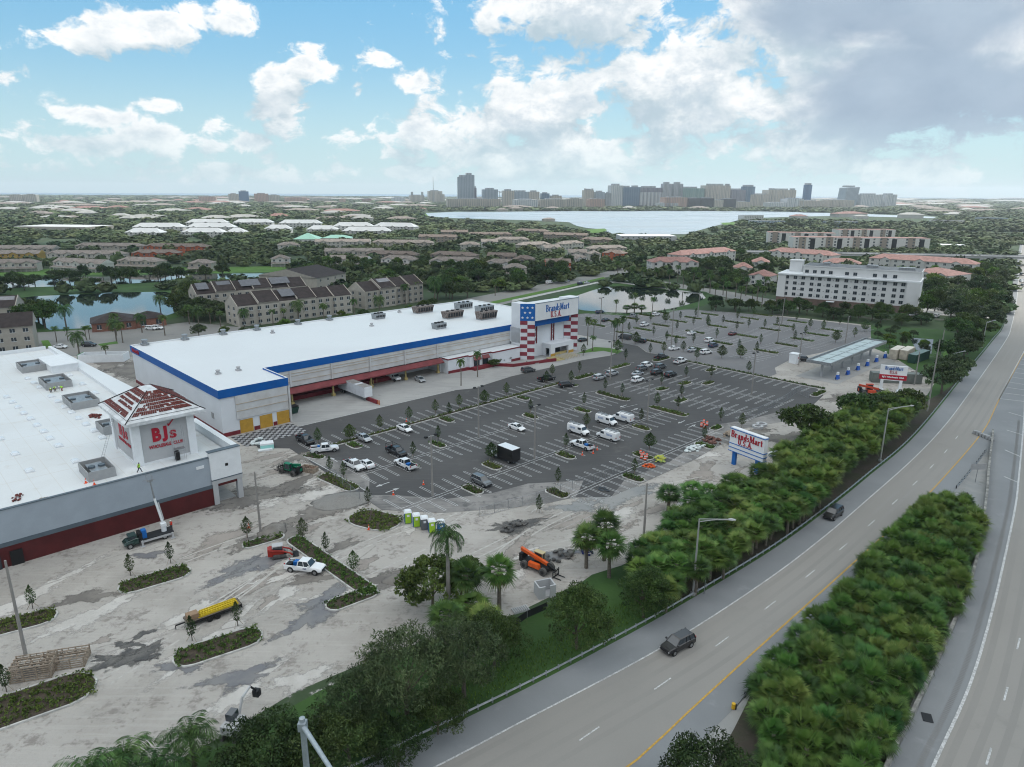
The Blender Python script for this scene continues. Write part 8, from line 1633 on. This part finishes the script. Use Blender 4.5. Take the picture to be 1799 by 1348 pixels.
for n_, (p, k_) in enumerate(ALLP):
    s_ = g.uniform(1.0, 1.22) if k_ == 0 else g.uniform(.85, 1.12); kd = f'sabal{g.randint(0, 2) + 3 * k_}'
    if n_ < 272: plant(kd, 'cabbage_palm', ['cabbage palm in the dense belt along the left side of the ramp', 'low cabbage palm in the dense median planting between ramp and highway'][k_], 'palm', p, s_, None, ['cabbage palms of the belt left of the ramp', 'cabbage palms of the median'][k_], sz=s_ * (g.uniform(.75, 1.3) if k_ else g.uniform(.72, .95)))
    else:
        me = TP[kd][1][0][1]; V = np.empty(len(me.vertices) * 3); me.vertices.foreach_get('co', V); V = V.reshape(-1, 3) * s_; a = g.uniform(0, 6.28); V = V @ np.array([[cos(a), sin(a), 0], [-sin(a), cos(a), 0], [0, 0, 1]]) + np.array(p); F = np.empty(len(me.loops), int); me.loops.foreach_get('vertex_index', F)
        rest[0].append(V); rest[1].append(F.reshape(-1, 4) + sum(len(v) for v in rest[0][:-1])); rest[2].append(np.full(len(F) // 4, int(kd[-1]) % 3)); T_ = np.empty(len(V)); me.attributes['tint'].data.foreach_get('value', T_); rest[3].append(T_)
if rest[0]: meta(link('palm_thicket', np_mesh('palm_thicket', np.concatenate(rest[0]), np.concatenate(rest[1]), [M['palm'], M['palm_dark'], M['palm_olive']], np.concatenate(rest[3]), np.concatenate(rest[2]))), 'farther cabbage palms of the belt growing as one thicket', 'palms', kind='stuff')
# ---- planted islands ----
def tuft_mesh(L_, W_, seed, h=.55, dens=9):
    gg = np.random.default_rng(seed); n = int(L_ * W_ * dens) * 9; cx_ = np.repeat(gg.uniform(-L_ / 2 + .2, L_ / 2 - .2, n // 9), 9); cy_ = np.repeat(gg.uniform(-W_ / 2 + .2, W_ / 2 - .2, n // 9), 9); n = len(cx_)
    C = np.stack([cx_ + gg.normal(0, .12, n), cy_ + gg.normal(0, .12, n), .15 + gg.uniform(.05, h, n)], 1); return quads(C, rv(n, gg) * .15, rv(n, gg) * .09)
def island(u, v, su, sv, label, rz=0., h=.5, px_=None, dens=6, grp='planted islands'):
    c_ = S(u, v) if px_ is None else px_; t = thing('planting_island', label, 'planting island', c_, SITE + rz, grp); r_ = min(su, sv) * .48; ring = []
    for cx_, cy_, a0 in ((su / 2 - r_, sv / 2 - r_, 0), (-su / 2 + r_, sv / 2 - r_, 90), (-su / 2 + r_, -sv / 2 + r_, 180), (su / 2 - r_, -sv / 2 + r_, 270)):
        for a in (0, 30, 60, 90): ring.append((cx_ + r_ * cos(R(a0 + a)), cy_ + r_ * sin(R(a0 + a))))
    def sc2(k): return [(x * (1 - k / (su / 2)), y * (1 - k / (sv / 2))) for x, y in ring]
    MB().loft([[(*q, 0) for q in ring], [(*q, .2) for q in sc2(.02)], [(*q, .2) for q in sc2(.24)], [(*q, .1) for q in sc2(.26)]], cap=False).build('kerb', M['kerb'], t)
    MB().poly([(*q, .14) for q in sc2(.25)]).build('soil', M['mulch'], t); V, F = tuft_mesh(su - .3, sv - .3, int(u * 7 + v), h, dens); link('ground_cover', np_mesh('ground_cover', V, F, M['shrub']), t)
IS = [(88.3, 115.4, 2.5, 5.2), (117.8, 115.2, 2.5, 5.2), (131.2, 109.3, 2.5, 5.2), (147.3, 112, 3.0, 11.5), (76.8, 110, 2.6, 5.2), (88.8, 97.9, 2.6, 5.2), (104.3, 91.2, 2.6, 5.2), (131.3, 90.7, 2.6, 5.2), (147.2, 93.7, 3.0, 11.5), (78.2, 91.7, 2.6, 5.4), (88.8, 79.5, 2.8, 5.4), (105.2, 73.9, 2.7, 5.2), (116.4, 79.5, 2.7, 5.2), (131.8, 73.8, 2.7, 5.2), (144.5, 78.2, 4.5, 2.4),
      (106.5, 131.1, 81, 1.7), (74.3, 127.8, 2.6, 4.9), (100.6, 127.6, 2.6, 4.9), (127.5, 127.7, 2.6, 4.7), (147.6, 128, 2.8, 5.5), (158.0, 131.2, 10, 3.0), (173.8, 105.4, 5.2, 2.6), (179, 101, 5.2, 2.6), (163.6, 106.6, 5.2, 2.6), (157.8, 96.7, 5.2, 2.6), (198.4, 99, 2.0, 50), (192.3, 73.6, 8, 2.4), (193.5, 108.5, 5, 2.6), (176, 131.5, 10, 2.6), (194.5, 128, 9, 3)]
nms = ['by the upper left bays', 'left of the centre pole', 'left of the white vans', 'at the cross aisle, upper long one', 'beside the white sedan in the dusty bays', 'in front of the black box truck', 'behind the silver pickup with cones', 'right of the four vans', 'at the cross aisle, lower long one', 'beside the dark silver SUV', 'at the lower dusty edge', 'left of the fenced corner', 'by the orange tarpaulin', 'behind the white bags', 'at the end of the yellow line',
       'running as a long median under the drive', 'below the median at its left end', 'below the middle of the median', 'below the right part of the median', 'at the right end of the median', 'beside the drive in front of the entrance', 'in the right rows, upper one', 'in the right rows, second one', 'in the right rows, third one', 'in the right rows, lowest one', 'forming the long hedge before the far lot', 'at the lower right corner of the lot', 'joined to the right hedge', 'beside the zebra bays in front of the store', 'at the head of the top row of parked cars']
for q, nm in zip(IS, nms): island(*q, 'kerbed planting island ' + nm, h=.4, dens=5 if q[2] * q[3] < 60 else 4)
for (x0, y0, x1, y1, wd, lb) in [(206, 1038, 336, 1000, 4.3, 'planted kerbed island in the rock yard with two saplings'), (-60, 1120, 103, 1078, 4.2, 'planted kerbed island at the left edge behind the bare pole'), (302, 1164, 462, 1112, 4.4, 'planted kerbed island below the flatbed trailer'), (-90, 1285, 172, 1195, 6.2, 'planted kerbed island beside the timber frames'), (512, 945, 655, 1045, 3.0, 'long planted island running diagonally past the white pickup'),
                                   (572, 1070, 664, 1036, 3.2, 'planted foot of the diagonal island beside the puddle'), (425, 962, 500, 940, 2.6, 'bare dirt island around the concrete pole'), (564, 835, 626, 862, 3.4, 'planted island left of the near lot beside the gravel heap'), (618, 905, 700, 925, 6.5, 'wide planted island between the gravel heap and the portable toilets'), (535, 800, 570, 806, 2.6, 'rough planted strip behind the white service truck')]:
    a, b_ = at(x0, y0), at(x1, y1); d_ = b_ - a; island(0, 0, d_.length, wd, lb, atan2(d_.y, d_.x) - SITE, .34, (a + b_) / 2 + Vector((0, 0, .005)), 4.2)
rr = random.Random(8)
for j, v in enumerate((109, 127, 145.5, 163.5, 182)):
    us = {109: (232, 248, 262, 276, 290), 127: (217, 233, 252, 272, 284, 298), 145.5: (216, 230, 244, 262, 276, 290, 303), 163.5: (221, 233, 246, 260, 272, 286), 182: (226, 238, 250, 262, 274)}[v]
    for i, u in enumerate(us): island(u, v, 2.8, 9.5, f'far lot planted island, {ORD[i]} from left in the {ORD[j]} row from the front', dens=5, grp='planted islands of the far lot')
# saplings
SP = [(559, 780, 2), (615, 774, 3), (668, 756, 2), (719, 740, 2), (765, 727, 2), (807, 717, 2), (851, 710, 3), (890, 695, 2), (580, 831, 1), (604, 841, 1), (647, 888, 1), (726, 804, 1), (770, 774, 1), (863, 808, 3), (789, 731, 1), (932, 725, 1), (970, 661, 2), (960, 673, 2), (1003, 673, 2), (1026, 713, 1), (1063, 687, 1), (1093, 695, 1), (1099, 633, 1), (1142, 623, 1), (1018, 655, 1), (1166, 621, 2), (1162, 676, 1), (1154, 714, 2), (1191, 719, 1), (1197, 697, 1), (1205, 663, 1), (1249, 664, 1), (1266, 740, 1), (1126, 742, 1), (1030, 752, 2), (994, 788, 1), (1141, 790, 3), (1114, 834, 1), (980, 852, 1), (947, 902, 1), (1237, 774, 1), (1303, 752, 2), (1315, 655, 2), (1224, 633, 2),
      (58, 1070, 1), (230, 1012, 1), (300, 990, 1), (12, 1216, 1), (338, 1126, 1), (418, 1100, 1), (435, 945, 2), (532, 948, 2), (573, 972, 1), (622, 1008, 2),
      (1118, 570, 1), (1143, 565, 1), (1169, 567, 3), (1167, 557, 1), (1195, 562, 1), (1222, 557, 1), (1218, 572, 1), (1243, 570, 2), (1244, 575, 2), (1189, 580, 1), (1187, 608, 1), (1270, 570, 1), (1251, 548, 2), (1105, 583, 1), (1148, 590, 1), (1171, 599, 1), (1218, 603, 1), (1259, 594, 1), (1294, 581, 1), (1315, 576, 1), (1295, 562, 1), (1298, 555, 1), (1324, 555, 2), (1343, 577, 1), (1336, 605, 1), (1329, 619, 1), (1298, 615, 1), (1200, 619, 2), (1268, 630, 3), (1301, 630, 3), (1117, 605, 3), (1365, 572, 1), (1399, 565, 1), (1393, 585, 1), (1423, 577, 2), (1446, 580, 2), (1415, 589, 1), (1396, 598, 1), (1468, 602, 3), (1501, 593, 2), (1453, 567, 1), (1475, 571, 1), (1519, 583, 3), (1025, 625, 2), (1085, 620, 3)]
for i, (x, y, k_) in enumerate(SP):
    p = at(x, y); far_ = y < 640 and x > 1010; yard = y > 900; grp = 'young trees in the far lot' if far_ else ('saplings in the rock yard' if yard else 'young trees in the near lot')
    q = [s_ for s_ in SP if ((s_[1] < 640 and s_[0] > 1010) == far_ and (s_[1] > 900) == yard)]; band = 'upper' if y < (sum(s_[1] for s_ in q) / len(q)) else 'lower'; qq = sorted([s_ for s_ in q if (s_[1] < (sum(t_[1] for t_ in q) / len(q))) == (band == 'upper')]); n_ = qq.index((x, y, k_))
    plant(f'sap{k_}', 'young_tree', f"{['slim dark', 'leafy', 'bushy'][k_ - 1]} {'sapling' if yard else 'young tree'} in {band} half of {'far lot' if far_ else ('rock yard' if yard else 'near lot')}, {ORD[n_] if n_ < 30 else ORD[n_ - 30] + ' after the thirtieth'} from left", 'tree', p, 1. if y > 640 else (1.1 if k_ < 3 else 1.2), None, grp)
# shrubs by the entrance annex
for x, y, s_, lb in [(868, 645, .34, 'clipped round green shrub at the entrance ramp'), (872, 640, .3, 'round shrub behind the clipped one at the ramp'), (893, 634, .36, 'large clipped shrub beside the flag tower'), (880, 637, .3, 'spiky shrub by the awnings, right one'), (862, 642, .3, 'spiky shrub by the awnings, left one')]: plant('oak1', 'shrub', lb, 'shrub', at(x, y), s_, sz=s_ * .8)
# ---- background trees one by one: ponds, hotel, townhouses ----
SITEP = [(p.x, p.y) for p in sitepoly]; WP = [[(p.x, p.y) for p in W_] for W_ in WATERS]
STR = [px([(820, 530), (1060, 484), (1120, 467), (1130, 476), (960, 518), (830, 552)]), px([(1085, 479), (1430, 534), (1430, 548), (1075, 492)]), px([(60, 620), (60, 594), (140, 590), (330, 566), (700, 556), (820, 524), (830, 550), (350, 625)]), px([(60, 583), (340, 565), (340, 582), (200, 598), (62, 602)])]
STRP = [[(p.x, p.y) for p in q] for q in STR]; lotP = [(p.x, p.y) for p in [S(198, 90), S(198, 205), S(245, 210), S(300, 185), S(314, 90)]]
HOTP = [(p.x, p.y) for p in [ho + Vector((cos(ha) * a - sin(ha) * c_, sin(ha) * a + cos(ha) * c_, 0)) for a, c_ in ((-3, -2), (HLn + 3, -2), (HLn + 3, 22), (-3, 22))]]
AV = FOOT + WP + STRP + [lotP, HOTP, SITEP]
def grove(poly, sp, seed, n, kinds, label, grp, s0=.8, s1=1.15, nm='leafy_tree', cat='tree', av=None):
    gg = random.Random(seed)
    for p in fill(poly, sp, seed, n, AV if av is None else av): plant(gg.choice(kinds), nm, label, cat, p, gg.uniform(s0, s1), None, grp, sz=gg.uniform(s0, s1))
K = ['oak1', 'oak2', 'oak4', 'oak2', 'oak1']
grove([(-60, 492), (60, 489), (230, 486), (350, 483), (420, 488), (400, 494), (240, 500), (100, 509), (-60, 516)], 7, 3, 42, ['oak2', 'oak1', 'oak2'], 'dark tree in the row on the grassy strip between the two left ponds', 'trees between the left ponds', .6, 1.05, av=[])
grove([(20, 560), (68, 562), (84, 578), (30, 584)], 6, 4, 6, ['oak1'], 'spreading tree beside the left-edge apartments', 'trees by the left-edge apartments', .9, 1.2, av=FOOT)
grove([(290, 540), (335, 520), (350, 548), (395, 560), (410, 575), (330, 565)], 7, 5, 12, ['oak1', 'oak3', 'oak4'], 'green tree left of the solar-roofed apartments', 'trees left of the solar-roofed apartments', .7, 1.2)
grove([(500, 480), (560, 470), (760, 468), (900, 480), (1000, 470), (990, 495), (880, 515), (760, 535), (748, 505), (660, 500), (620, 492), (540, 500)], 7.5, 6, 75, K + ['oak3'], 'tree in the dark green thicket behind the brown-roofed apartments', 'trees of the thicket behind the apartments')
grove([(1120, 470), (1330, 455), (1420, 490), (1360, 520), (1250, 500), (1130, 478)], 8, 7, 40, ['oak1', 'oak2', 'oak1', 'oak4'], 'tree among the pink roofs beyond the pond', 'trees beyond the pond')
grove([(1620, 490), (1690, 470), (1765, 485), (1762, 540), (1750, 580), (1715, 610), (1690, 660), (1650, 720), (1640, 690), (1665, 620), (1680, 575), (1660, 552), (1625, 556)], 6.5, 8, 75, ['oak4', 'oak1', 'oak3', 'oak4', 'oak2'], 'tree in the green strip between the hotel and the ramp', 'trees between the hotel and the ramp', .75, 1.2, av=FOOT + [HOTP])
grove([(1245, 540), (1340, 546), (1620, 560), (1640, 574), (1560, 571), (1380, 554), (1248, 546)], 6, 9, 34, ['oak2', 'oak1', 'near2'], 'dark tree in the hedge row at the foot of the hotel', 'trees at the foot of the hotel', .5, .85, av=[HOTP])
grove([(1530, 575), (1600, 585), (1650, 620), (1600, 625), (1530, 607)], 6, 10, 12, ['oak3', 'oak4'], 'low green scrub tree in the wet meadow behind the containers', 'scrub behind the containers', .3, .5, av=[])
for i, p in enumerate([at(x, y) for x, y in [(1110, 497), (1130, 499), (1152, 501), (1175, 504), (1200, 507), (1225, 511), (1247, 515), (1270, 519), (1292, 522), (1245, 505), (1265, 500), (1290, 503), (1310, 520), (1330, 527), (1345, 520), (1275, 530), (1300, 540), (1320, 543), (1085, 486), (1338, 540), (1255, 534), (1218, 500), (1190, 495)]]): plant('royal2', 'palm_tree', 'tall palm in the row around the far side of the pond', 'palm', p, 1.25, None, 'palms around the pond', sz=1.55)
for i, (x, y, s_) in enumerate([(117, 577, 1.25), (100, 602, .9), (152, 598, .8), (205, 600, 1.1), (216, 603, 1.1), (158, 597, .8), (283, 552, 1.1), (290, 590, 1.2), (333, 570, 1.2), (350, 575, 1.1), (370, 570, 1.), (388, 575, 1.), (430, 574, 1.), (480, 572, 1.), (500, 570, 1.), (525, 566, 1.2), (570, 570, 1.3), (623, 560, 1.3), (667, 556, 1.2), (712, 535, 1.5), (730, 530, 1.5), (764, 532, 1.7), (818, 515, 1.3), (790, 525, 1.2), (140, 626, 1.1), (188, 635, .8), (870, 520, 1.3), (250, 585, 1.), (205, 590, 1.3), (120, 600, .8)]):
    plant('royal2' if i % 3 else 'coco', 'palm_tree', f'palm along the street behind the stores, {ORD[i]} in planting order from the left pond', 'palm', at(x, y), s_ * .95, None, 'palms behind the stores', sz=s_ * (1. if i % 3 else 1.3))
# ---- far woods: one mass ----
def far_mass():
    gg = np.random.default_rng(77); PTS = []
    pr = [(-.62, .62)]; r_ = 395.
    while r_ < 9000:
        sp = max(8.6, r_ / 62.); n = int(r_ * 1.62 / sp); a = np.linspace(-.83, .81, n) + gg.uniform(-.4, .4, n) * 1.62 / n; q = r_ + gg.uniform(-.5, .5, n) * sp * 1.2; PTS.append(np.stack([q * np.sin(a), q * np.cos(a), np.full(n, sp)], 1)); r_ += sp * (.92 if r_ < 1500 else 1.15)
    P = np.concatenate(PTS); keep = np.ones(len(P), bool)
    def ins(poly):
        c_ = np.zeros(len(P), bool); n = len(poly)
        for i in range(n):
            x0, y0 = poly[i][0], poly[i][1]; x1, y1 = poly[i - 1][0], poly[i - 1][1]
            if y0 == y1: continue
            c_ ^= ((y0 > P[:, 1]) != (y1 > P[:, 1])) & (P[:, 0] < (x1 - x0) * (P[:, 1] - y0) / (y1 - y0) + x0)
        return c_
    seap = sea
    ex_ = [(p.x, p.y) for p in offs(GR, 9)] + [(900, 400), (900, -100)]
    hw = [(p.x, p.y) for p in px([(1740, 620), (1776, 520), (1781, 474), (1786, 440), (1792, 408), (1900, 408), (2300, 640)])]
    nb = [(p.x, p.y) for p in px([(735, 372), (735, 386), (790, 391), (870, 393), (950, 396), (1000, 401), (1012, 407), (1040, 411), (1075, 419), (1205, 420), (1252, 408), (1290, 399), (1315, 393), (1400, 391), (1480, 393), (1650, 398), (1660, 380), (1500, 375), (1200, 371), (860, 372)])]
    for poly in AV + [seap, hw, nb]: keep &= ~ins(poly)
    big_hole = b = None
    lawnp = [(p.x, p.y) for p in px([(-140, 476), (0, 474), (500, 468), (510, 492), (380, 494), (180, 512), (-140, 520)])]; keep &= ~ins(lawnp)
    nz = np.sin(P[:, 0] * .013 + 1.3) * np.sin(P[:, 1] * .011) + np.sin(P[:, 0] * .041) * np.sin(P[:, 1] * .037 + 2)
    inner = (np.hypot(P[:, 0], P[:, 1]) < 1300) & (gg.random(len(P)) < .48 + .3 * (nz > .4)); keep &= ~inner
    P = P[keep]; print('far trees', len(P)); VV = []; FF = []; TT = []; off = 0; protos = []
    ico = MB().ball((0, 0, .35), .42, .42, .32, 8); iv = np.array(ico.v); ifc = [f for f in ico.f if len(f) == 4]; ifc = np.array(ifc)
    for s_ in range(6):
        g2 = np.random.default_rng(s_); n = 64; d = rv(n, g2); d[:, 2] = np.abs(d[:, 2]) * 1.0 - .15; C = d * g2.uniform(.36, .60, n)[:, None] * np.array([1, 1, .85]); C[:, 2] += .36; o = d + rv(n, g2) * .7; a = np.cross(o, rv(n, g2)); a /= np.linalg.norm(a, axis=1)[:, None]; b_ = np.cross(o, a); b_ /= np.linalg.norm(b_, axis=1)[:, None]
        V, F = quads(C, a * .15, b_ * .12); protos.append((np.concatenate([iv, V]), np.concatenate([ifc, F + len(iv)])))
    for i, (x, y, sp) in enumerate(P):
        V, F = protos[i % 6]; r_ = sp * 1.15 * gg.uniform(.75, 1.25); h_ = gg.uniform(4.5, 9.5) if sp < 20 else gg.uniform(8, 13)
        if y > 430 and gg.random() < .05: h_ *= 1.35
        W_ = V * np.array([r_ * gg.uniform(.8, 1.2), r_, h_]); W_[:, 0] += x; W_[:, 1] += y; VV.append(W_); FF.append(F + off); off += len(V); TT.append(np.full(len(V), gg.beta(2, 2)))
    me = np_mesh('distant_woods', np.concatenate(VV), np.concatenate(FF), M['far_leaf'], np.concatenate(TT)); o = link('distant_woods', me); meta(o, 'dark green tree canopy stretching to the horizon', 'woods', kind='stuff')
far_mass()
# rough grass on the verge
gp_ = fill([at(x, y) for x, y in [(460, 1330), (640, 1330), (900, 1205), (1066, 1120), (1180, 1052), (1160, 1035), (1000, 1100), (900, 1150), (700, 1240)]], .42, 12, 2600); gg = np.random.default_rng(5); C = np.repeat(np.array([[p.x, p.y, .18] for p in gp_]), 6, 0); n = len(C); C[:, :2] += gg.normal(0, .2, (n, 2)); A_ = rv(n, gg) * .10; A_[:, 2] = np.abs(A_[:, 2]) + .14; V, F = quads(C, A_, rv(n, gg) * .05); meta(link('verge_grass', np_mesh('verge_grass', V, F, M['leaf_bright'])), 'rough grass on the verge above the guardrail', 'grass', kind='stuff')
# ================= AIR =================
hz = bpy.data.materials.new('haze'); hz.use_nodes = True; hn = hz.node_tree; hn.nodes.remove(hn.nodes['Principled BSDF'])
pv = hn.nodes.new('ShaderNodeVolumePrincipled'); pv.inputs['Color'].default_value = (.86, .94, 1, 1); pv.inputs['Density'].default_value = .000085; pv.inputs['Anisotropy'].default_value = .35
hn.links.new(pv.outputs[0], hn.nodes['Material Output'].inputs['Volume'])
meta(MB().box(-13800, -13800, -1., 13800, 13800, 175).build('haze', hz), 'thin pale haze in the air over the whole place', 'haze', kind='stuff')
for o in bpy.data.objects:
    if len(o.get('label', '').split()) > 16: print('LONG', o.name, o['label'])
ck = bpy.data.materials.new('shade_cloud_white'); ck.use_nodes = True; ck.node_tree.nodes['Principled BSDF'].inputs['Base Color'].default_value = (.9, .9, .9, 1)  # unseen cloud body added out of view to keep sun off the foreground
fp_ = [(-1500, -600), (420, -600), (330, 60), (235, 230), (190, 330), (150, 450), (20, 620), (-300, 690), (-800, 760), (-1500, 700)]; off_ = Vector((sin(SUN_AZ), cos(SUN_AZ))) * (1500 / tan(SUN_EL)); m = MB(); rr = random.Random(2)
m.prism([(x + off_.x, y + off_.y) for x, y in fp_], 1500, 1640)
for i in range(60):
    x, y = rr.uniform(-1450, 380), rr.uniform(-560, 680)
    if inpoly(x, y, fp_): m.ball((x + off_.x, y + off_.y, 1600), rr.uniform(60, 170), rr.uniform(60, 150), rr.uniform(60, 200), 10)
meta(m.build('shade_cloud', ck, None, True), kind='structure')
print('OBJECTS', len(bpy.data.objects))
